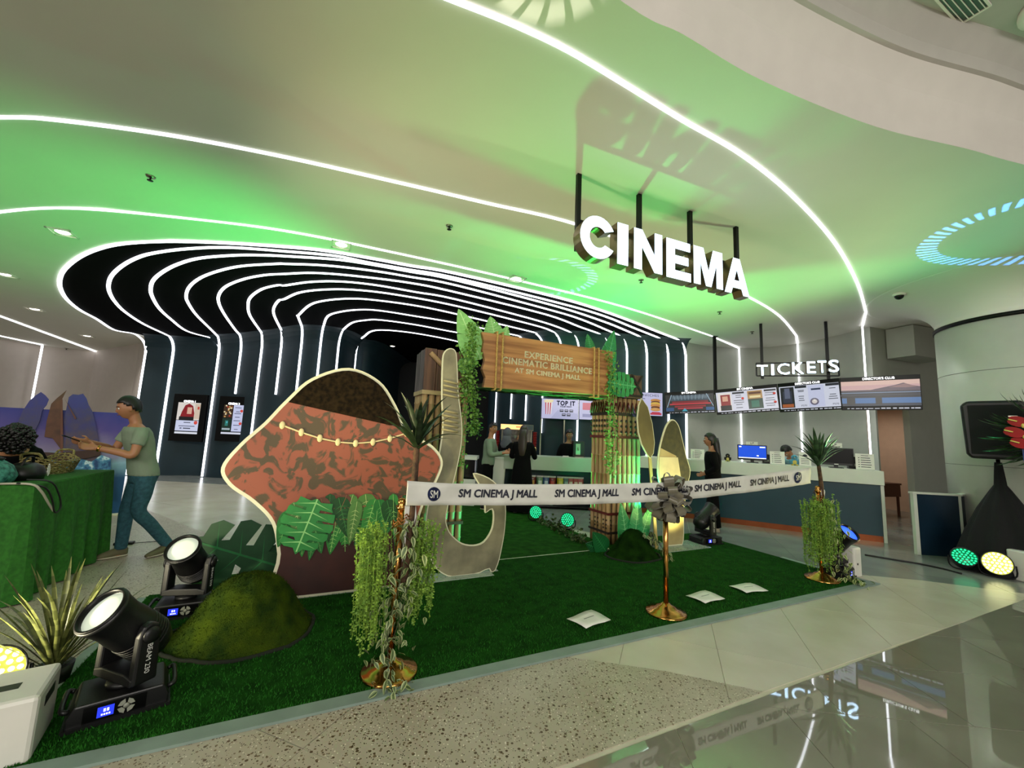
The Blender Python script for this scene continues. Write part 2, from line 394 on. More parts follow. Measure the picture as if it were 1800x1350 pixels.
DPX = [
 Z1((560,780),(440,715),(320,640),(200,575),(110,500),(65,420),(65,350),(100,285),(190,210),(320,150),(500,110),(800,93),(1200,103)) + Z2((0,72),(400,110),(850,185),(1250,260),(1688,335)) + Z3((400,210),(800,330),(1100,440),(1300,520),(1440,590)),
 Z1((780,765),(650,675),(520,590),(450,520),(410,450),(405,390),(430,330),(500,265),(600,210),(720,175),(950,145),(1250,135)) + Z2((0,115),(500,160),(850,230),(1250,300),(1688,378)) + Z3((400,255),(800,370),(1100,490),(1310,605)),
 Z1((955,725),(840,640),(760,565),(710,480),(700,425),(720,365),(790,305),(900,250),(1050,210),(1300,190),(1500,190)) + Z2((0,163),(500,195),(850,245),(1250,318),(1688,400)) + Z3((400,290),(800,420),(1000,500),(1120,560)),
 Z1((1120,710),(1020,610),(960,520),(950,470),(975,410),(1050,350),(1180,300),(1350,265),(1600,250)) + Z2((0,240),(400,255),(850,305),(1250,370),(1688,450)) + Z3((300,310),(600,400),(860,508),(935,540)),
 Z1((1290,710),(1220,610),(1180,530),(1180,470),(1230,410),(1350,360),(1500,330)) + Z2((0,340),(300,330),(700,360),(1250,430),(1688,520)) + Z3((300,360),(600,470),(780,545)),
 Z1((1450,710),(1400,620),(1385,550),(1400,490),(1480,430),(1600,400)) + Z2((0,455),(250,420),(550,415),(900,450),(1300,520),(1688,590)) + Z3((250,420),(510,505)),
 Z1((1600,700),(1570,620),(1565,565),(1600,510)) + Z2((0,590),(150,525),(400,495),(700,498),(1100,545),(1688,655)) + Z3((200,455),(340,500)),
 Z1((1745,690),(1735,620)) + Z2((140,750),(250,650),(400,605),(650,585),(900,600),(1300,655),(1688,735)) + Z3((190,535)),
 Z2((372,860),(375,830),(430,760),(560,715),(750,695),(950,705),(1300,760),(1688,825)) + [(885, 589), (917, 600)],
 Z2((566,925),(590,870),(670,825),(800,800),(950,797),(1300,845),(1688,918)) + [(865, 600), (890, 609)],
 Z2((735,1030),(790,960),(860,910),(1000,898),(1300,930),(1688,1005)) + [(840, 608), (863, 616)]]
# column of each strip lower down on its wall: pixel at which the upright run is seen
LFT = [(222,836),(272,836),(358,836),(371,720),(410,720),(447,720),(485,690),(524,660),(558.6,653),(591.5,645),(622.6,653)]
RGT = [(1206,682),(1175,684),(1137,686),(1102,656),(1070,650),(1015,737),(986,650),(952.6,718),(924,720),(898,720),(871,720)]
D3 = [[GC(*q) for q in d] for d in DPX]
def foot(q, Y): p = AY(*q, Y); return V((p.x, p.y, 0))
YL = [11.05, 11.3, 11.7, 11.4, 11.3, 11.1, 10.9, 10.6, 10.6, 10.9, 12.0]
YR = [10.35, 10.35, 10.25, 10.2, 10.15, 10.1, 10.1, 10.2, 10.6, 11.1, 11.7]
LW = [foot(q, y) for q, y in zip(LFT, YL)]; RW = [foot(q, y) for q, y in zip(RGT, YR)]
RC = .42          # radius of the cove between wall and ceiling
strips3 = []
for k in range(11):
    path = D3[k]
    def end(w, nxt):
        zc = ceil_z(w.x); d = V((nxt.x - w.x, nxt.y - w.y, 0)).normalized(); pts = []
        for z in (0.03, zc * .25, zc * .5, zc * .7, zc - RC - .05): pts.append(V((w.x, w.y, z)))
        for a in (10, 30, 50, 70, 88): pts.append(V((w.x, w.y, 0)) + d * (RC * (1 - cos(radians(a)))) + V((0, 0, zc - RC + RC * sin(radians(a)))))
        return pts
    keep = [p for p in path if (V((p.x, p.y, 0)) - LW[k]).length > RC + .35 and (V((p.x, p.y, 0)) - RW[k]).length > RC + .35]
    a = end(LW[k], keep[0]); b = end(RW[k], keep[-1])
    line = a[:5] + smooth_line(a[5:] + keep + b[:4:-1], 5) + b[:5][::-1]
    strips3.append(line)
d1 = [(p.x, p.y) for p in strips3[0] if p.z > ceil_z(p.x) - .06]
edge = [(-16, -7.5), (-8, -3.0), (-3, .0), (-1.0, 1.25), (.54, 2.12), (1.0, 2.31), (1.6, 2.58), (2.31, 2.83), (3.0, 3.03), (3.81, 3.19), (4.5, 3.35), (6.5, 3.75), (10, 4.3), (15, 4.6)]
edge = [(p.x, p.y) for p in smooth_line([(x, y, 0) for x, y in edge], 5)]
white_poly = edge + [(15, 12), (5.2, 12.5), (RW[0].x, RW[0].y + .02)] + d1[::-1] + [(LW[0].x - .05, LW[0].y + .05), (-13, 14), (-22, 14), (-22, -7.5)]
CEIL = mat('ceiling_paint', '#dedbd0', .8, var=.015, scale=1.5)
ce = struct('ceiling', tri_surface(white_poly, ceil_z), CEIL)
black_poly = d1 + [(RW[0].x, RW[0].y + .05), (5.0, 19), (-13, 19), (LW[0].x - .02, LW[0].y + .1)]
BLK_C = mat('black_ceiling_paint', '#020203', .9, var=.2, spec=.05)
obj('tunnel_ceiling', tri_surface(black_poly, lambda x: ceil_z(x) + .004), BLK_C, ce)
# fascia and stepped mall soffit in front of the cinema ceiling
e3 = [V((x, y, 4.1 if x > -5 else ceil_z(x))) for x, y in edge]
nrm = V((.36, -.93, 0))
def offs(d, z): return [V((p.x, p.y, 0)) + nrm * d + V((0, 0, z)) for p in e3]
def bridge(a, b, mb, smooth=True):
    n = len(a); mb.add(a + b, [(i, i + 1, n + i + 1, n + i) for i in range(n - 1)], None, smooth); return mb
fas = MB(); prof = [(0, 4.1), (.03, 4.22), (.09, 4.42), (.17, 4.62)]
for (d0, z0), (d1_, z1) in zip(prof, prof[1:]): bridge(offs(d0, z0), offs(d1_, z1), fas)
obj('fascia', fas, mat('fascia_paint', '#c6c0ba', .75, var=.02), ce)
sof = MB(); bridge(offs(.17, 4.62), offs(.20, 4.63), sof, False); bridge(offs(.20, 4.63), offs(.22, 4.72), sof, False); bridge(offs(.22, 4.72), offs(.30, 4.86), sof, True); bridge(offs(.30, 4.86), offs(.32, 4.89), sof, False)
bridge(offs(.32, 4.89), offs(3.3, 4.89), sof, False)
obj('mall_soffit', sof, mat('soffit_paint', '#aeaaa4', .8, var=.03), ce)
# ------------------------------------------------------------ setting: walls
def wall(name, plan, z0, zt, m, cove=0, inward=None, smooth=True, segs=5):
    mb = MB(); plan = [V((p[0], p[1], 0)) for p in plan]; n = len(plan); rows = [[p + V((0, 0, z0)) for p in plan]]
    nr = []
    for i in range(n):
        d = plan[min(i + 1, n - 1)] - plan[max(i - 1, 0)]; nr.append(V((d.y, -d.x, 0)).normalized())
    zf = zt if callable(zt) else (lambda x: zt)
    if cove:
        rows.append([p + V((0, 0, zf(p.x) - cove)) for p in plan])
        for k in range(1, segs + 1):
            a = pi / 2 * k / segs
            rows.append([p + q * (cove * (1 - cos(a))) + V((0, 0, zf(p.x) - cove + cove * sin(a))) for p, q in zip(plan, nr)])
    else: rows.append([p + V((0, 0, zf(p.x))) for p in plan])
    for r0, r1 in zip(rows, rows[1:]): bridge(r0, r1, mb, smooth)
    o = struct(name, mb, m)
    return o
TEALW = mat('teal_wall_paint', '#0c2831', .6, var=.1, scale=2)
lw = [(p.x, p.y) for p in LW]
teal_l = [(lw[0][0] - .03, lw[0][1] - .02)] + [(x, y + .03) for x, y in lw[1:]] + [(lw[-1][0] + .35, lw[-1][1] + .3), (lw[-1][0] + .4, 15.5)]
teal_l = [(p.x, p.y) for p in smooth_line([(x, y, 0) for x, y in teal_l], 4)]
wall('wall_tunnel_left', teal_l, 0, ceil_z, TEALW, RC)
rw = [(p.x, p.y + .03) for p in RW[::-1]]
teal_r = [(-.75, 15.5), (-.7, 12.4)] + rw
wall('wall_tunnel_right', [(p.x, p.y) for p in smooth_line([(x, y, 0) for x, y in teal_r], 4)], 0, ceil_z, TEALW, RC)
wall('wall_corridor_end', [(-5.5, 15.4), (1, 15.4)], 0, 4.1, mat('dark_wall', '#06090c', .7), smooth=False)
GREYW = mat('pale_grey_wall', '#a9aba0', .75, var=.02)
tk = [(RW[0].x + .02, RW[0].y + .02), (5.3, 10.72), (6.1, 10.75), (6.75, 10.5), (7.2, 9.95), (7.42, 9.2), (7.5, 8.35)]
wall('wall_ticket_hall', [(p.x, p.y) for p in smooth_line([(x, y, 0) for x, y in tk], 5)], 0, 4.1, GREYW)
# wall with the office doorway, in three pieces around the opening
dw0, dw1 = V((7.5, 8.35, 0)), V((11.5, 9.6, 0)); dd = (dw1 - dw0).normalized(); dn = V((dd.y, -dd.x, 0))
def dbox(mb, s0, s1, z0, z1, t=.12, off=0):
    M = Matrix.Translation(dw0) @ Matrix.Rotation(atan2(dd.y, dd.x), 4, 'Z'); return mb.box(s0, s1, off, off + t, z0, z1, None, M)
dmb = MB(); dbox(dmb, 0, .05, 0, 4.1); dbox(dmb, .05, 1.05, 2.75, 4.1); dbox(dmb, 1.05, 4.2, 0, 4.1)
struct('wall_office_door', dmb, GREYW)
offb = MB(); OFM = Matrix.Translation(dw0) @ Matrix.Rotation(atan2(dd.y, dd.x), 4, 'Z')
offb.quad(*[tuple(OFM @ V(p)) for p in ((1.3, 2.6, 0), (3.2, 2.6, 0), (3.2, 2.6, 3.1), (1.3, 2.6, 3.1))])
offb.quad(*[tuple(OFM @ V(p)) for p in ((3.2, 2.6, 0), (3.2, .12, 0), (3.2, .12, 3.1), (3.2, 2.6, 3.1))])
offb.quad(*[tuple(OFM @ V(p)) for p in ((.03, .12, 0), (1.3, 2.6, 0), (1.3, 2.6, 3.1), (.03, .12, 3.1))])
offb.quad(*[tuple(OFM @ V(p)) for p in ((.03, .12, 3.1), (1.3, 2.6, 3.1), (3.2, 2.6, 3.1), (3.2, .12, 3.1))])
struct('wall_office_room', offb, mat('office_wall_paint', '#cdb8a4', .8, var=.03))
bx = MB().box(.45, 1.5, -.5, -.02, 3.45, 4.08, None, OFM); struct('trim_bulkhead', bx, GREYW)
LWALL = mat('warm_grey_wall', '#bdb2a8', .75, var=.02)
wl = [GC(0, 596), GC(73, 608), GC(168, 617)]
wall('wall_left', [(-22, wl[0].y - 1.5), (wl[0].x, wl[0].y), (wl[1].x, wl[1].y), (wl[2].x, wl[2].y), (LW[0].x - .9, LW[0].y + .75), (LW[0].x - .02, LW[0].y + .0)], 0, lambda x: ceil_z(x), LWALL, 0, smooth=False)
# LED strips: tunnel arches, three long ceiling lines, wall lines
def led(path, r=.021, label=None, name='led_strip', stop=None):
    mb = MB(); path = [V(p) for p in path]; n = len(path); vs = []
    for i, p in enumerate(path):          # flat light bar lying on ceiling or wall
        d = (path[min(i + 1, n - 1)] - path[max(i - 1, 0)]).normalized(); zc = ceil_z(p.x); f = min(1, max(0, (p.z - (zc - .45)) / .43))
        g = path[n // 2] - p if n > 6 else V((0, -1, 0)); g.z = 0; g = g.normalized() if g.length > .01 else V((0, -1, 0))
        nn = (g * (1 - f) + V((0, 0, -1)) * f); nn = nn - d * nn.dot(d); nn = nn.normalized() if nn.length > 1e-4 else d.orthogonal().normalized()
        s = d.cross(nn) * r; nn = nn * .007
        vs += [p - s - nn, p + s - nn, p + s * .9 + nn, p - s * .9 + nn]
    mb.add(vs, [(4 * i + k, 4 * i + (k + 1) % 4, 4 * i + 4 + (k + 1) % 4, 4 * i + 4 + k) for i in range(n - 1) for k in range(4)] + [(3, 2, 1, 0), (4 * n - 4, 4 * n - 3, 4 * n - 2, 4 * n - 1)])
    o = obj(name, mb, LED); tag(o, label, 'light strip', 'white LED lines of ceiling and walls'); return o
ordn = ['outermost', 'second', 'third', 'fourth', 'fifth', 'sixth', 'seventh', 'eighth', 'ninth', 'tenth', 'innermost']
for k, line in enumerate(strips3):
    ln_ = list(line)
    if k in (2, 4, 6):    # interrupted by a poster screen on the left wall
        ln_ = [p for i, p in enumerate(ln_) if not (i < 8 and p.z < 2.3)]
        ln_ = [V((ln_[0].x, ln_[0].y, 2.32))] + ln_
    cut = {10: 0, 9: 1.95, 8: 1.9, 7: 1.6, 6: 2.5, 5: 1.15}.get(k, 0)
    if cut: ln_ = [p for i, p in enumerate(ln_) if not (i > len(ln_) - 8 and p.z < cut)]; ln_.append(V((ln_[-1].x, ln_[-1].y, cut)))
    off = []
    for i, p in enumerate(ln_): off.append(p + V((0, 0, -.012)))
    led(off,   .030 if k < 3 else .027, f'{ordn[k]} white LED line arching over the black tunnel ceiling')
def wall_led(cpx, foot_xy, zc, lab, r=.018, zb=0.0):
    c = [GC(*q) for q in cpx]; c = [p + V((0, 0, -.006)) for p in c]
    w = V((*foot_xy, 0)); top = V((w.x, w.y, zc - .03))
    led(smooth_line(c, 6) + [top, V((w.x, w.y, zb))], r, lab)
wall_led([(760,-16),(800,0),(900,40),(1000,88),(1100,148),(1200,210),(1310,275),(1400,350),(1470,430),(1508,500),(1522,548)], (7.30, 8.3), 4.1, 'long white LED line crossing ceiling nearest the mall and ending beside office doorway', .017)
wall_led([(-420,232),(-230,210),(0,205),(100,210),(300,237),(500,275),(700,320),(850,355),(1018,395),(1180,457),(1313,520),(1370,555),(1400,590)], (7.13, 10.0), 4.1, 'white LED line passing behind CINEMA letters down to middle of ticket wall', .018)
wall_led([(-420,520),(-220,432),(-90,390),(0,372),(120,365),(300,380),(500,405),(700,445),(900,490),(1100,540),(1250,590)], (6.05, 10.70), 4.1, 'white LED line curving across green ceiling to left part of ticket wall', .018)
p1 = GC(170, 618); p0 = GC(0, 555)
led([p0 + (p0 - p1) * .3 + V((0, 0, -.01)), p0 + V((0, 0, -.01)), p1 + V((.03, -.03, -.02)), V((p1.x + .03, p1.y - .03, .05))], .03, 'white LED line on warm grey wall nearer to the tunnel')
p1 = GC(75, 606); p0 = GC(0, 590)
led([p0 + (p0 - p1) * .3 + V((0, 0, -.01)), p0 + V((0, 0, -.01)), p1 + V((.03, -.03, -.02)), V((p1.x + .03, p1.y - .03, .05))], .03, 'white LED line on warm grey wall further from the tunnel')
# round column with flared head
cc = V((7.92, 6.10, 0)); COLM = mat('column_paint', '#c3c4b8', .45, var=.02)
cp = [(1.0, 0), (1.0, 3.50)]
co = struct('wall_column', MB().lathe(cp, 72, Matrix.Translation(cc)), COLM)
fl_p = [(.985, 3.56)] + [(.985 + 1.0 * (1 - cos(a)), 3.56 + .545 * sin(a)) for a in [radians(x) for x in range(0, 91, 9)]]
obj('flared_head', MB().lathe(fl_p, 72, Matrix.Translation(cc)), CEIL, co)
obj('black_ring', MB().lathe([(.98, 3.5), (1.015, 3.5), (1.015, 3.56), (.98, 3.56)], 72, Matrix.Translation(cc)), FRAME_BLK, co)
jm = MB()
for z in (1.35, 2.75): jm.lathe([(.99, z), (1.0015, z), (1.0015, z + .006), (.99, z + .006)], 72, Matrix.Translation(cc))
obj('panel_joint', jm, mat('dark_grey_joint', '#5d6058', .8), co)  # thin rings in a darker grey at the panel joints
# ------------------------------------------------------------ the display: turf carpet
LOCM = lambda u, v, z=0: Matrix.Translation(P(u, v, z)) @ Matrix.Rotation(A_S, 4, 'Z')
carpet = thing('turf_carpet', 'green artificial turf carpet spread under the whole bamboo arch display', 'carpet', P(0, 0), A_S)
TURF = mat('turf', '#0f3a08', .95, scale=9, col2='#1a5010', bump=.9, bscale=420, spec=.1)
TURF2 = mat('turf_aisle', '#173f09', .95, scale=9, col2='#235812', bump=.9, bscale=420, spec=.1)
obj('turf', MB().box(-7.0, 0, 0, 2.05, .0008, .012), TURF, carpet)
obj('turf', MB().box(-6.75, -.05, 2.058, 2.42, .0008, .012), TURF2, carpet)
obj('turf', MB().box(-4.15, -1.95, 2.421, 6.2, .0008, .0125), TURF2, carpet, label='long aisle piece of turf')
TAPE = mat('grey_edge_tape', '#7d8f85', .6)
tp = MB().box(-7.06, .07, -.065, .03, .001, .0145); tp.box(-7.06, -7.0, .03, 2.0, .001, .014); tp.box(-.01, .06, .03, 1.0, .001, .014)
obj('edge_tape', tp, TAPE, carpet)
obj('seam_strip', MB().box(-4.8, -2.2, 2.048, 2.06, .0122, .0145), mat('pale_seam', '#c8d2b4', .6), carpet)
pm = MB(); rr = random.Random(3)
for i in range(42000):
    u = -7 + 6.9 * rr.random() ** 1.35; v = 2.0 * rr.random() ** 1.5 + .03; a = rr.random() * 6.28; h = .010 + .009 * rr.random(); w = .0032
    lx, ly = rr.gauss(0, .006), rr.gauss(0, .006)
    k = len(pm.v); pm.v += [(u - w * cos(a), v - w * sin(a), .011), (u + w * cos(a), v + w * sin(a), .011), (u + lx, v + ly, .011 + h)]; pm.f.append((k, k + 1, k + 2)); pm.c.append(None); pm.s.append(False)
obj('pile', pm, mat('turf_blades', '#114608', .8, scale=14, col2='#226616', spec=.2), carpet, stuff=True)

# ------------------------------------------------------------ leaf makers
GREEN_L = mat_col('leaf_print', .45, var=.12)
def leaf_outline(L, Wd, notch=0, rnd=None, n=22, tip=.55):
    rnd = rnd or random.Random(1); l = []; r = []
    for i in range(n + 1):
        t = i / n; w = Wd * (sin(pi * t ** tip) ** .8) * .5 if 0 < t < 1 else 0
        l.append((-w, L * t)); r.append((w, L * t))
    def cut(side, sgn):
        out = []
        for i, (x, z) in enumerate(side):
            out.append((x, z))
            if notch and 4 < i < n - 3 and i % max(2, int(n / notch)) == 2:
                out.append((x * (.35 + .2 * rnd.random()), z - L * .035)); out.append((side[i + 1][0], z + L * .012))
        return out
    return cut(r, 1) + cut(l, -1)[::-1][1:-1]
def board_leaf(name, parent, M, L, Wd, c, rib, notch=0, seed=1, t=.012, tip=.55, label=None):
    mb = MB(); mb.prism(leaf_outline(L, Wd, notch, random.Random(seed), tip=tip), t, None, c)
    mb.box(-Wd * .016, Wd * .016, -.004, .0, .02 * L, .93 * L, rib)
    for k in range(1, 8):
        z = L * (.12 + .095 * k)
        for s in (-1, 1):
            w = Wd * .34 * sin(pi * (z / L) ** tip)
            mb.add([(0, -.002, z - .004), (0, -.002, z + .004), (s * w, -.002, z + .055 * L)], [(0, 1, 2)], rib)
    return obj(name, mb, GREEN_L, parent, M, label=label)
def monstera(name, parent, M, L, Wd, c, rib, n=5, t=.01, label=None):
    r, l = [(0.02 * Wd, 0)], []
    for i in range(n):
        a0 = i / n; a1 = (i + 1) / n; w0 = Wd * .5 * sin(pi * (.12 + .8 * (a0 + .3 / n))) ** .6; w1 = Wd * .5 * sin(pi * (.12 + .8 * (a0 + .75 / n))) ** .6
        z = lambda a: L * (.03 + .9 * a)
        r += [(.3 * w0, z(a0) + .02 * L), (w0, z(a0 + .02) - .03 * L), (w0 * 1.05, z(a0 + .45 / n)), (w1, z(a0 + .8 / n)), (.34 * w1, z(a0 + .82 / n))]
    r.append((0, L)); out = r + [(-x, zz) for x, zz in r[::-1][1:]]
    mb = MB(); mb.prism(out, t, None, c); mb.box(-Wd * .014, Wd * .014, -.004, 0, 0, .95 * L, rib)
    for i in range(n):
        for s in (-1, 1): z0 = L * (.06 + .88 * i / n); mb.add([(0, -.002, z0), (0, -.002, z0 + .012), (s * Wd * .36, -.002, z0 + .09 * L)], [(0, 1, 2)], rib)
    return obj(name, mb, GREEN_L, parent, M, label=label)
def RY(a): return Matrix.Rotation(radians(a), 4, 'Y')
def RXm(a): return Matrix.Rotation(radians(a), 4, 'X')
def RZ(a): return Matrix.Rotation(radians(a), 4, 'Z')
T = lambda x, y, z: Matrix.Translation((x, y, z))
def blade_mesh(L, w, droop, seed, col='#2b3a20', rib='#1c2a15'):
    r = random.Random(seed); mb = MB(); n = 8; vs = []
    for i in range(n + 1):
        t = i / n; ww = w * (sin(pi * (.16 + .84 * t)) ** .7) * .5 if t < 1 else .0006
        x = L * (t - .25 * droop * t * t); z = L * (-.5 * droop * t * t * t); f = ww * .35
        vs += [(x, -ww, z + f), (x, 0, z), (x, ww, z + f)]
    for i in range(n):
        a = 3 * i; mb_f = [(a, a + 1, a + 4, a + 3), (a + 1, a + 2, a + 5, a + 4)]
        mb.add(vs[a:a + 6], [(0, 1, 4, 3), (1, 2, 5, 4)], col if i % 2 else rib, True)
    return mb.mesh('leaf')
BLADE_M = mat_col('blade_leaf', .4, var=.15)
def dracaena(parent, base, n, L, w, seed, spread=1.0, col='#26371f', rib='#1b2916', droop=.5):
    r = random.Random(seed); ms = [blade_mesh(L, w, droop * d, k, col, rib) for k, d in enumerate((.3, .7, 1.1, .5))]
    for m in ms: m.materials.append(BLADE_M)
    for i in range(n):
        az = i * 137.5 + r.uniform(-15, 15); el = 86 - spread * 62 * ((i + .5) / n) ** .8 + r.uniform(-6, 6)
        s = r.uniform(.75, 1.05) * (1 - .15 * i / n)
        M = T(*base) @ T(0, 0, -.05 * i / n) @ RZ(az) @ RY(-el) @ Matrix.Scale(s, 4)
        link('leaf', ms[i % 4], None, parent, M)

# ------------------------------------------------------------ the bamboo arch
arch = thing('bamboo_arch', 'bamboo entrance arch with carved wooden sign plank above green turf aisle', 'arch', P(-3.05, 2.4), A_S)
AX, AYY = -3.05, 2.4              # local origin of the arch in display coordinates
BAM = mat('bamboo', '#b8966a', .5, scale=3, col2='#94754e', stretch=(6, 6, .8), bump=.15, bscale=30)
BAM_D = mat('bamboo_dark', '#3a2c1c', .7)
DARK_BAND = mat('dark_lashing', '#22130c', .7)
RED_BAND = mat('dark_red_paint', '#5a1812', .6)
PLANKP = mat('brown_plank', '#6e4d38', .65, scale=2.5, col2='#4b3328', stretch=(9, 9, .7))
PLANKG = mat('grey_brown_plank', '#66585a', .7, scale=2.5, col2='#3d3336', stretch=(9, 9, .7))
def pole_mesh(h, r):
    mb = MB(); pr = [(r, 0)]; z = .0; k = 0
    while z < h - .3:
        z += .27 + .06 * ((k * 7) % 3); k += 1
        if z < h - .02: pr += [(r * .96, z - .012), (r * 1.1, z - .004), (r * 1.1, z + .004), (r * .96, z + .012)]
    pr.append((r, h)); return mb.lathe(pr, 10).mesh('bamboo_pole')
PM1 = pole_mesh(2.12, .036); PM1.materials.append(BAM)
PM2 = pole_mesh(2.5, .038); PM2.materials.append(BAM)
def pillar(u0, u1, v0, v1, ztop, left):
    pl = obj('pillar', MB().box(u0 - AX + .045, u1 - AX - .045, v0 - AYY + .045, v1 - AYY - .045, .013, ztop - .01), BAM_D, arch)
    x0, x1, y0, y1 = u0 - AX, u1 - AX, v0 - AYY, v1 - AYY
    nf, ns = 7, 5; zs = 1.95 if left else 2.12
    spots = [(x0 + .04 + (x1 - x0 - .08) * i / (nf - 1), y0 + .04) for i in range(nf)] + [(x0 + .04, y0 + .04 + (y1 - y0 - .08) * i / (ns - 1)) for i in range(1, ns)]
    spots += [(x1 - .04, y0 + .04 + (y1 - y0 - .08) * i / (ns - 1)) for i in range(1, ns)]
    rr = random.Random(int(u0 * 10))
    for (x, y) in spots:
        k = zs / 2.12 * rr.uniform(.99, 1.01)
        link('bamboo_pole', PM1, None, pl, T(x, y, .013) @ RZ(rr.uniform(0, 360)) @ Matrix.Diagonal((1, 1, k, 1)))
    # boards above the poles
    cap = [('front', x0, x1, y0 - .0, y0 + .03), ('side', x0, x0 + .03, y0 + .03, y1), ('far', x1 - .03, x1, y0 + .03, y1)]
    n = 4
    for nm, a, b, c, d in cap:
        for i in range(n):
            if nm == 'front': bb = (a + (b - a) * i / n + .003, a + (b - a) * (i + 1) / n - .003, c, d)
            else: bb = (a, b, c + (d - c) * i / n + .003, c + (d - c) * (i + 1) / n - .003)
            obj('board', MB().box(*bb, zs + .02, ztop - rr.uniform(0, .02)), PLANKG if nm == 'side' and left else PLANKP, pl, bevel=.004)
    def band(z, h, m, name='lashing_band'):
        e = .006; mb = MB(); mb.box(x0 - e, x1 + e, y0 - e, y0, z, z + h); mb.box(x0 - e, x0, y0, y1, z, z + h); mb.box(x1, x1 + e, y0, y1, z, z + h)
        obj(name, mb, m, pl)
    if not left:
        for z, h, m in ((2.16, .035, DARK_BAND), (1.86, .05, DARK_BAND), (1.52, .04, RED_BAND), (.42, .035, RED_BAND), (.16, .03, DARK_BAND), (.72, .02, DARK_BAND)): band(z, h, m)
        for face in (0, 1):                     # painted zigzag and dots
            N = 8; w = (x1 - x0) if face == 0 else (y1 - y0)
            mk = MB(); pts = []
            for i in range(2 * N + 1): pts.append((w * i / (2 * N), 1.98 + .075 * (1 if i % 2 else -1)))
            Mx = T(x0, y0 - .003, 0) if face == 0 else T(x0 - .003, y1, 0) @ RZ(-90)
            mk.tube([(x, 0, z) for x, z in pts], .016, 6, Mx)
            obj('painted_zigzag', mk, RED_BAND, pl)
            dt = MB()
            for i in range(7):
                x = w * (i + .5) / 7
                for zz in (1.62, 1.70, 1.78):
                    if i % 3 != 5: dt.lathe([(.021, 0), (.021, .006)], 8, Mx @ T(x, -.002, zz) @ RXm(90))
                for zz in (.24, .29, .35):
                    if i % 3 != 1: dt.lathe([(.013, 0), (.013, .006)], 8, Mx @ T(x, -.002, zz) @ RXm(90))
                if False: dt.tube([(x - .03, -.004, 1.62), (x + .01, -.004, 1.70), (x - .03, -.004, 1.78)], .008, 5, Mx); dt.tube([(x + .02, -.004, 1.60), (x + .02, -.004, 1.80)], .007, 5, Mx)
            obj('painted_marks', dt, DARK_BAND, pl, stuff=True)
            lat = MB()
            for i in range(3):
                a = w * i / 3; b = w * (i + 1) / 3
                lat.tube([(a, -.004, 2.2), (b, -.004, ztop - .02)], .018, 5, Mx); lat.tube([(b, -.004, 2.2), (a, -.004, ztop - .02)], .018, 5, Mx)
            obj('lattice_lashing', lat, DARK_BAND, pl)
    else:
        for z, h, m in ((1.94, .05, mat('pale_beam', '#b39a6c', .6)), (.42, .035, RED_BAND), (.16, .03, DARK_BAND)): band(z, h, m)
        br = MB(); br.tube([(x0 + .06, y0 - .02, ztop - .06), (x1 - .1, y0 - .02, 2.06)], .03, 8); obj('cross_brace', br, BAM, pl)
    return pl
plL = pillar(-4.75, -4.16, 2.2, 2.65, 2.50, True)
plR = pillar(-1.97, -1.34, 2.2, 2.65, 2.52, False)
# sign plank
WOOD = mat('carved_wood', '#b98550', .5, scale=2.2, col2='#8a5a32', stretch=(.5, 2, 9), bump=.25, bscale=12)
outl = [(-4.02, 2.075), (-2.04, 2.13), (-2.02, 2.3), (-2.035, 2.42), (-2.0, 2.6), (-2.0, 2.79), (-3.0, 2.785), (-4.08, 2.775), (-4.045, 2.66), (-4.06, 2.55), (-4.02, 2.42), (-4.05, 2.3), (-4.0, 2.2)]
SGV = 2.10
sp = obj('sign_plank', MB().prism([(x - AX, z) for x, z in outl], .07, T(0, SGV - AYY, 0)), WOOD, arch, bevel=.008)
CREAM = mat('cream_paint', '#fdf6d4', .5, var=.03)
for body, xl, xr, yy, s0 in (('EXPERIENCE', 922, 1006, 628, .118), ('CINEMATIC BRILLIANCE', 883, 1040, 642, .118), ('AT SM CINEMA J MALL', 905, 1020, 656.5, .088)):
    ul, _ = PV(xl, yy - (xr - xl) * .07, SGV); ur, _ = PV(xr, yy + (xr - xl) * .07, SGV); _, zc = PV((xl + xr) / 2, yy, SGV)
    me = text_mesh(body, s0, extrude=.003, offset=.0022, space=1.1); w = max(v.co.x for v in me.vertices) - min(v.co.x for v in me.vertices)
    text(sp, body, s0, CREAM, (ul + ur) / 2 - AX, zc - .01, SGV - AYY - .004, sx=(ur - ul) / w, extrude=.003, offset=.0022, space=1.1)
def rope_mb(pts, r, mb=None, twist=26):
    mb = mb or MB(); pts = [V(p) for p in pts]
    L = sum((b - a).length for a, b in zip(pts, pts[1:])); n = max(10, int(L / .018)); dense = []
    seg = [(a, b, (b - a).length) for a, b in zip(pts, pts[1:])]
    for i in range(n + 1):
        s = L * i / n
        for a, b, l in seg:
            if s <= l + 1e-6: dense.append(a.lerp(b, min(1, s / l))); break
            s -= l
    for ph in (0, pi):
        hel = []
        for i, p in enumerate(dense):
            d = dense[min(i + 1, n)] - dense[max(i - 1, 0)]; d = d.normalized(); q = d.orthogonal().normalized() if abs(d.x) > .9 or abs(d.y) > .9 else V((1, 0, 0)).cross(d).normalized(); q2 = d.cross(q)
            a = ph + i * L / n * twist * 4; hel.append(p + (q * cos(a) + q2 * sin(a)) * r * .5)
        mb.tube(hel, r * .62, 5)
    return mb
ROPE = mat('jute_rope', '#b59654', .8, var=.2, scale=40)
for px_ in (871, 881, 1043, 1051):
    uu, _ = PV(px_, 640, SGV); y = SGV - AYY - .02; x = uu - AX; dz = 0 if px_ < 900 else .03
    obj('rope', rope_mb([(x, y + .11, 2.8), (x, y, 2.8 ), (x + .004, y, 2.06 + dz), (x, y + .11, 2.06 + dz)], .014), ROPE, sp)
net = MB(); rr = random.Random(5)
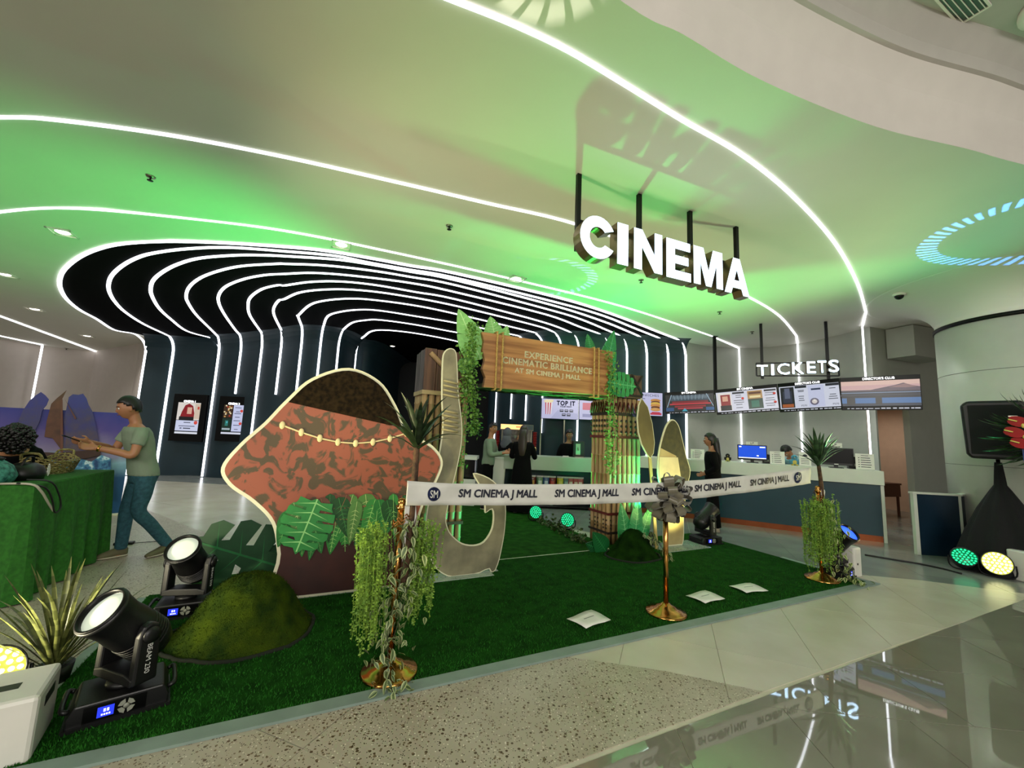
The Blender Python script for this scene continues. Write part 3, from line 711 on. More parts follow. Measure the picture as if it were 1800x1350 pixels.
net.box(-4.0 - AX, -2.05 - AX, SGV + .075 - AYY, 2.6 - AYY, 2.09, 2.14)
for i in range(60):
    u = rr.uniform(-3.98, -2.1) - AX; v = SGV + .08 - AYY + rr.random() * .4; a = rr.uniform(-.3, .3)
    net.add([(u - .12, v - .015, 2.08), (u + .12, v - .015 + a * .2, 2.075), (u + .12, v + .02 + a * .2, 2.085), (u - .12, v + .02, 2.088)], [(0, 1, 2, 3)])
obj('leaf_mat_underside', net, mat('palm_mat', '#3b4a2a', .8, scale=12, col2='#59623b'), arch)
# flat leaf cut-outs and trailing vines on the arch
LG, LR = '#86c46e', '#b8e49c'; DG, DR = '#2f8a48', '#63b878'
def ax(px_, py_, v): u, z = PV(px_, py_, v); return (u - AX, v - AYY, z)
def aleaf(base, tip_px, v, wd, c, rib, notch, kind=board_leaf, name='banana_leaf', **k):
    a = V(ax(*base, v)); b = V(ax(*tip_px, v)); d = b - a; ang = math.degrees(atan2(d.x, d.z)); kind(name, arch, T(*a) @ RY(ang), d.length, wd, c, rib, notch, **k)
aleaf((845, 632), (806, 543), 2.16, .40, LG, LR, 2, seed=2)
aleaf((872, 602), (862, 556), 2.20, .30, LG, LR, 6, seed=4)
aleaf((884, 605), (892, 572), 2.22, .18, LG, LR, 5, seed=5)
aleaf((1040, 622), (1033, 587), 2.2, .18, DG, DR, 6, seed=6)
aleaf((1062, 660), (1080, 581), 2.18, .32, DG, DR, 2, seed=7)
a = V(ax(1068, 672, 2.06)); b = V(ax(1119, 680, 2.06)); monstera('monstera_leaf', arch, T(*a) @ RY(math.degrees(atan2((b - a).x, (b - a).z))), (b - a).length, .36, DG, DR, 6)
aleaf((806, 645), (838, 640), 2.15, .2, '#5f9a52', LR, 5, seed=9)
IVY = mat('ivy_leaves', '#7ba845', .5, scale=30, col2='#3f7028', var=.2)
def vine(parent, path, n, rad, size, seed, m=IVY, name='ivy_vine', M=None):
    r = random.Random(seed); mb = MB(); path = [V(p) for p in path]; sp_ = smooth_line(path, 6)
    mb.tube(sp_, .005, 5)
    for i in range(n):
        k = r.random() * (len(sp_) - 1); p = sp_[int(k)].lerp(sp_[min(int(k) + 1, len(sp_) - 1)], k % 1) + V((r.gauss(0, rad), r.gauss(0, rad * .7), r.gauss(0, rad)))
        s = size * r.uniform(.6, 1.2); d = V((r.gauss(0, 1), r.gauss(0, 1), r.gauss(-.4, .8))).normalized(); q = d.orthogonal().normalized(); q = Matrix.Rotation(r.random() * 6, 3, d) @ q
        nn = d.cross(q)
        mb.add([p, p + d * s * .5 + q * s * .35 + nn * s * .08, p + d * s, p + d * s * .5 - q * s * .35 + nn * s * .08], [(0, 1, 2), (0, 2, 3)], None, True)
    return obj(name, mb, m, parent, M, stuff=True)
def avine(pxs, v, n, rad, size, seed): vine(arch, [ax(x, y, v) for x, y in pxs], n, rad, size, seed)
avine([(832, 570), (830, 620), (828, 680), (834, 740), (832, 755)], 2.06, 700, .04, .05, 1)
avine([(824, 640), (818, 700), (812, 770), (808, 820)], 2.12, 200, .04, .04, 2)
avine([(820, 610), (822, 660), (826, 700)], 2.05, 240, .06, .05, 3)
avine([(1070, 620), (1075, 660), (1070, 700), (1072, 760), (1068, 800), (1075, 830)], 2.05, 460, .035, .045, 4)
avine([(1082, 640), (1078, 700), (1082, 760), (1085, 815)], 2.08, 200, .045, .04, 5)

# ------------------------------------------------------------ cut-out boards (plain generic prints)
def inset(pts, d):
    n = len(pts); a = 1 if poly_area(pts) > 0 else -1; out = []
    for i in range(n):
        p0, p1, p2 = V(pts[i - 1]), V(pts[i]), V(pts[(i + 1) % n]); e1 = (p1 - p0).normalized(); e2 = (p2 - p1).normalized()
        nn = V((-e1.y - e2.y, e1.x + e2.x)); nn = nn.normalized() if nn.length > 1e-6 else V((-e1.y, e1.x)); q = p1 + nn * d * a; out.append((q.x, q.y))
    return out
def round_poly(pts, n=6):
    c = [V((x, z, 0)) for x, z in pts]; c = [c[-1]] + c + [c[0], c[1]]; s = smooth_line(c, n); return [(p.x, p.y) for p in s[n:-n]][:-1] if False else [(p.x, p.y) for p in s[n:len(s) - n - 1]]
BOARD = mat('white_foam_board', '#d9d7b8', .6, var=.03)
def zone(name, pts, n, d, t, y, m, parent):
    q = clip_half(pts, n, d)
    if len(q) > 2: obj(name, MB().prism(q, t, T(0, y, 0)), m, parent)
big_o = [(-5.98, .02), (-6.05, .4), (-6.12, .66), (-6.28, .84), (-6.46, .98), (-6.53, 1.13), (-6.42, 1.33), (-6.26, 1.52), (-6.12, 1.72), (-5.93, 1.94), (-5.62, 2.07), (-5.33, 1.97), (-5.15, 1.74), (-5.02, 1.5), (-4.76, 1.36), (-4.64, 1.2), (-4.69, 1.0), (-4.80, .8), (-4.88, .45), (-4.92, .02)]
VB = 1.56
big = thing('cutout_board', 'huge rounded cutout board printed terracotta and dark brown with leafy skirt, left of arch', 'cutout board', P(-5.5, VB), A_S)
bo = [(x + 5.5, max(z, .0135)) for x, z in round_poly(big_o, 5)]
obj('backing_board', MB().prism(bo, .02, T(0, 0, 0)), BOARD, big)
bi = inset(bo, .028)
TERRA = mat('terracotta_print', '#8c4a33', .55, scale=6, col2='#4a3c24', var=.2)
_r = [n for n in TERRA.node_tree.nodes if n.type == 'VALTORGB'][0]; _r.color_ramp.elements[0].position = .47; _r.color_ramp.elements[1].position = .54
[n for n in TERRA.node_tree.nodes if n.type == 'TEX_NOISE'][0].inputs['Distortion'].default_value = 1.6
obj('print', MB().prism(bi, .005, T(0, -.0055, 0)), TERRA, big)
zone('print', bi, (-.18, -1), -1.60, .003, -.0095, mat('dark_brown_print', '#120d07', .9, scale=28, col2='#2a2012', spec=.1), big)
zone('print', bi, (0, 1), .62, .003, -.0095, mat('maroon_print', '#2a0f09', .6, scale=3, col2='#431a10'), big)
PALE = mat('bone_beads', '#d8c795', .5)
nk = MB(); bead = [(-.62 + .155 * i, 1.50 - .16 * sin(pi * i / 8) + .04 * i / 8) for i in range(9)]
nk.tube([(x, -.012, z) for x, z in bead], .008, 6)
for i, (x, z) in enumerate(bead): nk.ball((x, -.016, z), .03, 10, 7, None, None, .8, .4, 1.2)
obj('bead_garland', nk, PALE, big)
obj('rope', rope_mb([(-.46, -.02, .80), (-.1, -.022, .77), (.5, -.02, .80)], .012), mat('brown_rope', '#7a5636', .8), big)
obj('rope', rope_mb([(-.4, -.02, .70), (.1, -.022, .66), (.46, -.02, .69)], .010), mat('brown_rope', '#7a5636', .8), big)
rr = random.Random(8)
for i in range(30):
    x = -.46 + .93 * (i % 15) / 14 + rr.uniform(-.03, .03); row = i // 15; z = (.86 if row else .72) + rr.uniform(-.03, .05); L = rr.uniform(.3, .44); wd = rr.uniform(.10, .17)
    c, rb = rr.choice([('#1f6a2a', '#5da04f'), ('#2c7a30', '#8abf68'), ('#16461c', '#3c7a3c'), ('#4d7a38', '#a8c078'), ('#5e3a28', '#8a5a3a')])
    board_leaf('skirt_leaf', big, T(x, -.022 - .006 * row - rr.random() * .012, z) @ RY(180 + rr.uniform(-22, 22)) @ RXm(rr.uniform(-4, 0)), L, wd, c, rb, rr.choice([0, 0, 3]), i, .004)
monstera('skirt_leaf', big, T(-.28, -.046, .86) @ RY(196), .48, .42, '#2a8238', '#90cf7c', 5, .004)
obj('base_plate', MB().box(-.6, 1.5, .0, .1, .0135, .02), mat('clear_base_plate', '#9fb0a0', .25), big)
br = MB(); br.box(-.25, -.21, .02, .4, .0135, .05); br.tube([(-.23, .03, 1.3), (-.23, .38, .04)], .018, 6); br.tube([(.23, .03, 1.3), (.23, .38, .04)], .018, 6); br.box(.21, .25, .02, .4, .0135, .05)
obj('rear_brace', br, BOARD, big)
# hook-shaped board
VH = 1.66
HP = [(777, 640), (780, 620), (790, 612), (801, 617), (804, 640), (806, 690), (812, 740), (812, 775), (806, 812), (797, 850), (789, 885), (784, 910), (788, 930), (797, 943), (813, 955), (833, 958), (850, 952), (863, 933), (867, 913), (865, 895), (853, 902), (852, 888), (846, 860), (832, 832), (860, 840), (880, 860), (889, 888), (888, 927), (883, 960), (875, 993), (863, 1015), (860, 1000), (833, 1012), (810, 1017), (787, 1013), (767, 1000), (753, 973), (748, 933), (750, 900), (757, 865), (765, 835), (772, 795), (778, 750), (776, 700)]
hk = thing('hook_board', 'tall pale grey stone-print hook cutout board standing before left bamboo pillar', 'cutout board', P(-4.4, VH), A_S)
hp = [(PV(x, y, VH)[0] + 4.4, PV(x, y, VH)[1]) for x, y in HP]; hp = [(x, max(.0135, z)) for x, z in round_poly(hp, 3)]
obj('backing_board', MB().prism(hp, .02), BOARD, hk)
obj('print', MB().prism(inset(hp, .012), .004, T(0, -.0045, 0)), mat('stone_print', '#8f8a6c', .6, scale=4, col2='#6a6650', bump=.2, bscale=25), hk)
for i in range(9):
    z = 1.52 + .05 * i + (.12 if i > 4 else 0); xs = [p[0] for p in hp if abs(p[1] - z) < .35 and p[1] > 1.2]; cx = PV(794 + (z - 1.6) * -4, 700, VH)[0] + 4.4
    obj('rope_wrap', MB().tube([(cx - .095, -.012, z + .012), (cx, -.016, z), (cx + .085, -.012, z - .012)], .012, 6), mat('pale_wrap', '#a3986e', .8), hk)
obj('base_plate', MB().box(-.5, .5, .0205, .14, .0135, .02), mat('clear_base_plate', '#9fb0a0', .25), hk)
# slender board and paddle on the right
VM = 1.86
sm_o = [(-1.22, .02), (-1.25, .45), (-1.30, .8), (-1.36, 1.05), (-1.35, 1.3), (-1.28, 1.55), (-1.18, 1.76), (-1.06, 1.84), (-.94, 1.76), (-.86, 1.55), (-.78, 1.3), (-.70, 1.08), (-.76, .86), (-.84, .5), (-.88, .02)]
sm = thing('cutout_board', 'slender rounded cutout board printed olive and pale yellow, right of arch behind bow', 'cutout board', P(-1.05, VM), A_S)
so = [(x + 1.05, max(z, .022)) for x, z in round_poly(sm_o, 5)]
obj('backing_board', MB().prism(so, .018), BOARD, sm); si = inset(so, .02)
obj('print', MB().prism(si, .004, T(0, -.0045, 0)), mat('pale_yellow_print', '#b8a878', .55, scale=3, col2='#a08a58'), sm)
zone('print', si, (-.35, -1), -1.32, .003, -.0082, mat('dark_olive_print', '#2b2a17', .55, scale=12, col2='#43401f'), sm)
zone('print', clip_half(si, (-1, -.25), -.38), (0, 1), 1.6, .003, -.0085, mat('dark_olive_print', '#2b2a17', .55), sm)
zone('print', clip_half(clip_half(si, (1, .2), .34), (0, -1), -.98), (0, 1), 1.28, .003, -.0088, mat('cream_print', '#cdc29a', .55), sm)
obj('base_plate', MB().box(-.35, .5, -.22, .2, .0135, .0215), mat('clear_acrylic', '#b8c8bc', .15, alpha=.55), sm)
pd = thing('paddle_board', 'olive wooden paddle cutout board with long shaft beside slender yellow board', 'cutout board', P(-1.5, VM - .03), A_S)
pp = [(1128, 700), (1123, 712), (1120, 735), (1122, 760), (1128, 782), (1137, 799), (1143, 806), (1149, 797), (1151, 778), (1147, 745), (1139, 715)]
pq = [(PV(x, y, VM - .03)[0] + 1.5, PV(x, y, VM - .03)[1]) for x, y in pp]
PADM = mat('olive_paddle_print', '#6e6238', .55, scale=2, col2='#564c2a')
obj('blade', MB().prism(pq, .018), BOARD, pd); obj('print', MB().prism(inset(pq, .012), .004, T(0, -.0045, 0)), PADM, pd)
u0, z0 = PV(1143, 806, VM - .03); u1, z1 = u0 + .13, .02
obj('shaft', MB().prism([(u0 - .025 + 1.5, z0 + .02), (u0 + .025 + 1.5, z0 + .02), (u1 + .025 + 1.5, .0135), (u1 - .025 + 1.5, .0135)], .018, T(0, .001, 0)), mat('yellow_shaft_print', '#b09a5c', .55), pd)

# free-standing leaf boards
t = thing('leaf_board', 'large dark green monstera leaf cutout board behind mossy mound at left', 'leaf cutout', P(-6.2, 1.98), A_S)
monstera('leaf', t, T(.45, 0, .06) @ RY(-68), 1.12, .62, '#0a3c1a', '#14602e', 5)
obj('foot', MB().box(.2, .6, 0, .2, .0135, .04), BOARD, t); monstera('leaf', t, T(.35, .05, .03) @ RY(-20), .6, .5, '#0b3f1d', '#1a7a3c', 4)
t = thing('leaf_board', 'bright green banana leaf cutout board leaning by right bamboo pillar', 'leaf cutout', P(-1.9, 1.98), A_S)
board_leaf('leaf', t, T(.12, .02, .02) @ RY(-12), .62, .26, '#2f9a58', '#8fdc9c', 0, 3)
board_leaf('leaf', t, T(.22, .0, .02) @ RY(6), .74, .26, '#34a060', '#8fdc9c', 3, 5); board_leaf('leaf', t, T(.32, .03, .02) @ RY(24), .62, .24, '#2f9a58', '#8fdc9c', 4, 6)
obj('foot', MB().box(.05, .4, .03, .2, .0135, .05), BOARD, t)
t = thing('leaf_board', 'small dark green leaf cutout board low beside right bamboo pillar corner', 'leaf cutout', P(-2.25, 1.95), A_S)
board_leaf('leaf', t, T(.05, 0, .015) @ RY(-40), .34, .26, '#14602e', '#2f8a48', 0, 8); board_leaf('leaf', t, T(.02, .03, .015) @ RY(-68), .3, .2, '#0f4c24', '#2f8a48', 0, 9)
obj('foot', MB().box(-.05, .15, .05, .15, .0135, .03), BOARD, t)

# mossy mounds
MOSS = mat('moss', '#1f3210', 1, scale=7, col2='#3c4c10', bump=1.0, bscale=160, spec=.05)
def mound(name, label, loc, rx, ry, h, seed, lean=.2, MOSS=MOSS):
    t = thing(name, label, 'mound', loc, A_S); mb = MB(); n, m = 48, 18; vs = []
    for j in range(m + 1):
        q = j / m; rad = (1 - q) ** .8
        for i in range(n):
            a = 2 * pi * i / n; nn = noise.noise(V((cos(a) * 1.6, sin(a) * 1.6, seed + q * 1.5))) * .13 + noise.noise(V((cos(a) * 5, sin(a) * 5, seed + q * 6))) * .04
            r = rad * (1 + nn * (1 - q * .5)); z = h * (.5 + .5 * cos(pi * min(1, rad) ** 1.25)) ** .8 * (1 + nn * .4)
            vs.append((r * rx * cos(a) + lean * z * .3, r * ry * sin(a), z + .014))
    fs = [(j * n + i, j * n + (i + 1) % n, (j + 1) * n + (i + 1) % n, (j + 1) * n + i) for j in range(m) for i in range(n)]; fs.append(tuple(range(n))[::-1])
    mb.add(vs, fs, None, True); obj('moss_dome', mb, MOSS, t)
    rim = MB(); ring = [V(vs[i]) * 1.0 for i in range(n)]; rim.tube([(p.x * 1.02, p.y * 1.02, .018) for p in ring + ring[:1]], .013, 6); obj('rim', rim, mat('moss_rim', '#10160a', .9), t)
    fz = MB(); r = random.Random(seed)
    for k in range(5200):
        i = r.randrange(n * (m - 1)); p = V(vs[i]).lerp(V(vs[min(i + n + 1, len(vs) - 1)]), r.random()) + V((r.gauss(0, .008), r.gauss(0, .008), 0)); d = V((r.gauss(0, .7), r.gauss(0, .7), .8)).normalized() * r.uniform(.008, .018); q = d.orthogonal().normalized() * .003
        fz.add([p - q, p + q, p + d], [(0, 1, 2)])
    obj('moss_fibres', fz, MOSS, t, stuff=True)
    return t
mound('moss_mound', 'large mossy green mound between two moving head lamps at front left', (-1.86, 3.14, 0), .47, .40, .40, 1.3, .2)
md = mound('moss_mound', 'small dark mossy mound with trailing white-edged leaves by right pillar', (1.66, 5.52, 0), .36, .3, .33, 4.1, .2, mat('dark_moss', '#0c1f08', 1, scale=7, col2='#1c3a0c', bump=1.0, bscale=160, spec=.05))
VARI = mat_col('variegated_leaf', .5, var=.1)
def vari_leaf(L, w, seed, cg='#42552c', ce_='#98a46e'):
    mb = MB(); n = 4; top = []
    for i in range(n + 1):
        t = i / n; ww = w * .5 * sin(pi * max(.02, min(.98, t)) ** .75) if 0 < t < 1 else 0
        zz = -.25 * L * t * t; top.append((L * t, ww, zz))
    for i in range(n):
        (x0, w0, z0), (x1, w1, z1) = top[i], top[i + 1]
        for s in (-1, 1):
            mb.add([(x0, 0, z0), (x1, 0, z1), (x1, s * w1 * .5, z1 + .12 * w1), (x0, s * w0 * .5, z0 + .12 * w0)], [(0, 1, 2, 3)], cg if s > 0 else '#55683a', True)
            mb.add([(x0, s * w0 * .5, z0 + .12 * w0), (x1, s * w1 * .5, z1 + .12 * w1), (x1, s * w1, z1 + .2 * w1), (x0, s * w0, z0 + .2 * w0)], [(0, 1, 2, 3)], ce_, True)
    m = mb.mesh('leaf'); m.materials.append(VARI); return m
VL = [vari_leaf(.07, .036, 1), vari_leaf(.085, .04, 2, '#4a5e32', '#a4ae7c'), vari_leaf(.06, .032, 3, '#384a28', '#8a9664')]
def leafy(parent, path, n, rad, seed, scale=1.0, ms=VL, stem=True):
    r = random.Random(seed); s = smooth_line(path, 6)
    if stem: obj('stem', MB().tube(s, .004, 5), mat('plant_stem', '#3b4526', .7), parent)
    for i in range(n):
        k = (i + r.random()) / n * (len(s) - 1.001); p = s[int(k)].lerp(s[int(k) + 1], k % 1) + V((r.gauss(0, rad), r.gauss(0, rad), r.gauss(0, rad * .5)))
        link('leaf', ms[i % len(ms)], None, parent, T(*p) @ RZ(r.uniform(0, 360)) @ RY(r.uniform(10, 75)) @ RXm(r.uniform(-40, 40)) @ Matrix.Scale(scale * r.uniform(.75, 1.15), 4))
leafy(md, [(.12, -.12, .33), (.20, -.20, .25), (.28, -.27, .13), (.33, -.33, .04)], 44, .03, 3, .9)

# ------------------------------------------------------------ stanchions, ribbon, bow
def stanchion(label, loc, h):
    t = thing('stanchion', label, 'stanchion', loc, A_S)
    obj('base', MB().lathe([(.172, .0125), (.175, .022), (.165, .032), (.14, .036), (.125, .05), (.09, .058), (.075, .075), (.045, .085), (.03, .10)], 40), BRASS, t)
    obj('pole', MB().lathe([(.022, .095), (.022, h - .03)], 20), BRASS, t)
    obj('finial', MB().lathe([(.022, h - .03), (.032, h - .025), (.034, h - .005), (.02, h + .005), (.028, h + .02), (.02, h + .04), (.004, h + .045)], 20), BRASS, t)
    return t
SL, SC_, SR_ = P(-5.31, .17), P(-2.94, .21), P(-.45, .26)
stL = stanchion('left brass stanchion wrapped in hanging greenery with palm top', SL, 1.02)
stC = stanchion('middle brass stanchion with bare pole under the grey bow', SC_, .98)
stR = stanchion('right brass stanchion wrapped in hanging greenery with palm top', SR_, 1.02)
FERN = mat('hanging_fern', '#86a83a', .55, scale=18, col2='#547a28', var=.2)
TRUNK = mat('palm_trunk', '#5a4028', .85, scale=20, col2='#2f2014', bump=.6, bscale=90)
def fern_fall(parent, cx, cy, zt, zb, w, n, seed, m=FERN):
    r = random.Random(seed); mb = MB()
    for k in range(n):
        x = cx + r.gauss(0, w); y = cy + r.gauss(0, w); L = (zt - zb) * r.uniform(.55, 1.0); out = r.uniform(.0, .05)
        a = r.random() * 6.28; pts = []; dz = r.gauss(-.02, .035)
        for i in range(9):
            t = i / 8; pts.append(V((x * (1 - .12 * t) + cos(a) * out * t, y + sin(a) * out * t, zt + dz - L * t + .06 * sin(pi * min(1, t * 3)) * .5)))
        mb.tube(pts, .0018, 3)
        for i in range(int(L * 115)):
            t = r.random(); j = min(7, int(t * 8)); p = pts[j].lerp(pts[j + 1], t * 8 - j); d = V((r.gauss(0, 1), r.gauss(0, 1), r.gauss(-.3, .6))).normalized(); q = d.orthogonal().normalized(); s = r.uniform(.009, .017)
            mb.add([p, p + d * s * .6 + q * s * .45, p + d * s * 1.2, p + d * s * .6 - q * s * .45], [(0, 1, 2), (0, 2, 3)], None, True)
    return obj('hanging_fern', mb, m, parent, stuff=True)
def palm_top(parent, x0, ztrunk, zt, n, L, seed, **k):
    pts = [(0.03 + x0 * .2, -.02, ztrunk), (.03 + x0 * .5, -.02, (ztrunk + zt) / 2), (x0, -.01, zt)]
    obj('palm_trunk', MB().tube(smooth_line(pts, 6), [.026 - .0006 * i for i in range(13)], 10), TRUNK, parent)
    dracaena(parent, (x0, -.01, zt), n, L, .05, seed, **k)
palm_top(stL, .07, .55, 1.42, 24, .42, 3, spread=.95)
palm_top(stR, .02, .8, 1.33, 26, .5, 9, spread=.75, col='#33502c', rib='#243a20')
fern_fall(stL, -.16, .0, .88, .20, .055, 70, 1); fern_fall(stL, .17, .02, .88, .32, .055, 70, 2)
leafy(stL, [(.0, -.05, .92), (.03, -.06, .7), (.0, -.06, .5), (-.04, -.07, .3), (-.03, -.1, .12), (-.02, -.16, .03), (.0, -.24, .02)], 185, .05, 5, .85)
leafy(stL, [(.06, .0, .9), (.08, -.03, .65), (.05, -.03, .4), (.0, -.02, .2)], 110, .055, 6, .82, stem=True)
wr = MB(); r = random.Random(2)
for k in range(7): wr.tube(smooth_line([(.05 * cos(k + .3 * i), .05 * sin(k + .3 * i) - .01, .86 + .02 * k + .012 * sin(i * 2)) for i in range(8)], 3), .004, 5)
obj('wire_tie', wr, mat('copper_wire', '#a06a3a', .3, .9), stL)
fern_fall(stR, -.13, .0, .90, .12, .055, 75, 4); fern_fall(stR, .14, .03, .90, .2, .065, 75, 5); fern_fall(stR, 0, -.04, .92, .25, .06, 50, 6)
leafy(stR, [(.02, -.06, .88), (.08, -.08, .65), (.10, -.08, .4), (.12, -.12, .18), (.18, -.2, .04), (.28, -.3, .02)], 140, .06, 7, .95, [vari_leaf(.07, .036, 1, '#4f6a30', '#b9c680'), vari_leaf(.08, .04, 2, '#5a7838', '#c4cf92')])
for s_ in (stR,): obj('wire_tie', wr.mesh('wire_tie'), mat('copper_wire', '#a06a3a', .3, .9), s_)
for s_, z in ((stL, .05), (stR, .1)):
    obj('cloth_tail', MB().prism([(-.02, .62 + z), (.05, .9 + z), (.04, 1.02), (-.03, 1.02)], .006, T(.045, -.03, 0)), mat('white_ribbon_cloth', '#c9c8c0', .7), s_)
# ribbon
RIB = mat('white_ribbon_cloth', '#c9c8c0', .7, var=.03)
ctl = [(716, 845, 888), (780, 849, 888), (880, 851, 888), (1000, 851, 887), (1100, 850, 884), (1180, 847, 880), (1250, 842, 873), (1340, 833, 862), (1425, 822, 850)]
VR = lambda u: .21 + (u + 2.94) * (.02) - .045
rp = []
for x, yt, yb in ctl:
    u, zt = PV(x, yt, .17); v = VR(u); u, zt = PV(x, yt, v); _, zb = PV(x, yb, v); rp.append((u, v, zt, zb))
rib = thing('ribbon_banner', 'long white opening ribbon printed SM CINEMA J MALL stretched between stanchions', 'ribbon', P(0, 0), A_S)
rs = smooth_line([(a, c, d) for a, b, c, d in rp], 14); mb = MB(); vs = []
NR = 5
def rib_y(u, f): return VR(u) + .006 * sin(u * 9 + f * 2) + .004 * sin(u * 23 + f * 5)
for p in rs:
    for j in range(NR + 1): f = j / NR; vs.append((p.x, rib_y(p.x, f), p.y + (p.z - p.y) * f))
mb.add(vs, [(i * (NR + 1) + j, i * (NR + 1) + j + 1, (i + 1) * (NR + 1) + j + 1, (i + 1) * (NR + 1) + j) for i in range(len(rs) - 1) for j in range(NR)], None, True)
band = obj('band', mb, RIB, rib); sd = band.modifiers.new('s', 'SOLIDIFY'); sd.thickness = .0025; sd.offset = 1
def rib_at(u):
    for a, b in zip(rs, rs[1:]):
        if a.x <= u <= b.x: t = (u - a.x) / (b.x - a.x); return a.lerp(b, t)
    return rs[-1]
def wrap_on_ribbon(me, u0, u1, z_mid_off=0, hscale=1.0):
    xs = [v.co.x for v in me.vertices]; x0, x1 = min(xs), max(xs); ys = [v.co.y for v in me.vertices]; y0, y1 = min(ys), max(ys)
    for v in me.vertices:
        u = u0 + (v.co.x - x0) / (x1 - x0) * (u1 - u0); p = rib_at(u); h = p.y - p.z; f = .5 - ((v.co.y - (y0 + y1) / 2) / (y1 - y0)) * hscale
        v.co = (u, rib_y(u, f) - .007, p.y - h * f)
for xl, xr in ((803, 940), (973, 1085), (1110, 1212), (1222, 1305), (1322, 1392)):
    me = text_mesh('SM CINEMA J MALL', .1, extrude=0, offset=.0035, shear=.10).copy(); me.materials.clear(); me.materials.append(INK)
    u0 = PV(xl, 866, .16)[0]; u1 = PV(xr, 860, .17)[0]; wrap_on_ribbon(me, u0, u1, 0, .5); link('lettering', me, None, rib)
for xl, xr in ((748, 772), (1402, 1414)):
    me = MB().lathe([(1, 0), (1, .001)], 28).mesh('logo_disc'); me.materials.append(NAVY); u0 = PV(xl, 869, .16)[0]; u1 = PV(xr, 834, .17)[0]
    for v in me.vertices: v.co.y, v.co.z = v.co.y, 0
    wrap_on_ribbon(me, u0, u1, 0, .62 if xl < 900 else .7); d_ = link('logo_disc', me, None, rib)
    me = text_mesh('SM', .1, extrude=0, offset=.001).copy(); me.materials.clear(); me.materials.append(RIB)
    w = u1 - u0; wrap_on_ribbon(me, u0 + w * .2, u1 - w * .2, 0, .34)
    for v in me.vertices: v.co.y -= .002
    link('lettering', me, None, d_)
# bow
bow = thing('ribbon_bow', 'big grey satin pull bow on top of middle stanchion', 'bow', P(-2.92, .21, 1.0), A_S)
SATIN = mat('grey_satin', '#67614f', .32, var=.08, stretch=(1, 1, 1)); SATIN.node_tree.nodes['Principled BSDF'].inputs['Sheen Weight'].default_value = .3
def loop_mesh(L, w, fat):
    mb = MB(); n = 14; vs = []
    for i in range(n + 1):
        a = -pi + 2 * pi * i / n; x = L * .5 * (1 + cos(a)); z = fat * sin(a) * (.35 + .65 * x / L)
        for s in (-1, 1): vs.append((x, s * w * .5 * (.35 + .65 * min(1, x / L * 1.6)), z))
    mb.add(vs, [(2 * i, 2 * i + 1, 2 * i + 3, 2 * i + 2) for i in range(n)], None, True); m = mb.mesh('loop'); m.materials.append(SATIN); return m
LM = [loop_mesh(.225, .088, .042), loop_mesh(.195, .082, .045), loop_mesh(.15, .075, .04)]
r = random.Random(4)
for i in range(42):
    y = 1 - 2 * (i + .5) / 42; a = i * 2.399963; rad = sqrt(1 - y * y); d = V((rad * cos(a), y, rad * sin(a)))
    if d.y > .55: continue
    q = d.to_track_quat('X', 'Z').to_matrix().to_4x4()
    link('loop', LM[0 if abs(d.y) < .45 else 1 if d.y > -.8 else 2], None, bow, T(0, -.02, -.0) @ q @ RXm(r.uniform(-35, 35)))
obj('knot', MB().ball((0, -.03, 0), .04, 12, 8), SATIN, bow)
# white sheets on the turf
for px_, lab, a in (((1035, 1095), 'white name sheet lying on turf left of middle stanchion', 12), ((1240, 1055), 'white name sheet lying on turf just right of middle stanchion', 4), ((1316, 1039), 'white name sheet lying on turf furthest right', -6)):
    g = G(*px_); t = thing('paper_sheet', lab, 'paper', (g.x, g.y, 0), A_S + radians(a), 'white sheets on the turf')
    mb = MB(); vs = []
    for j in range(5):
        for i in range(5): x, y = -.15 + .3 * i / 4, -.105 + .21 * j / 4; vs.append((x, y, .034 + .006 * sin(i * 1.3 + j)))
    mb.add(vs, [(j * 5 + i, j * 5 + i + 1, (j + 1) * 5 + i + 1, (j + 1) * 5 + i) for j in range(4) for i in range(4)], None, True)
    o = obj('sheet', mb, PAPER, t); sd = o.modifiers.new('s', 'SOLIDIFY'); sd.thickness = .003
    ln_ = MB().rect(-.06, .06, -.004, .004, 0, None, T(0, 0, .044) @ RXm(-90)); obj('printed_line', ln_, mat('grey_ink', '#6a6a68', .8), t)

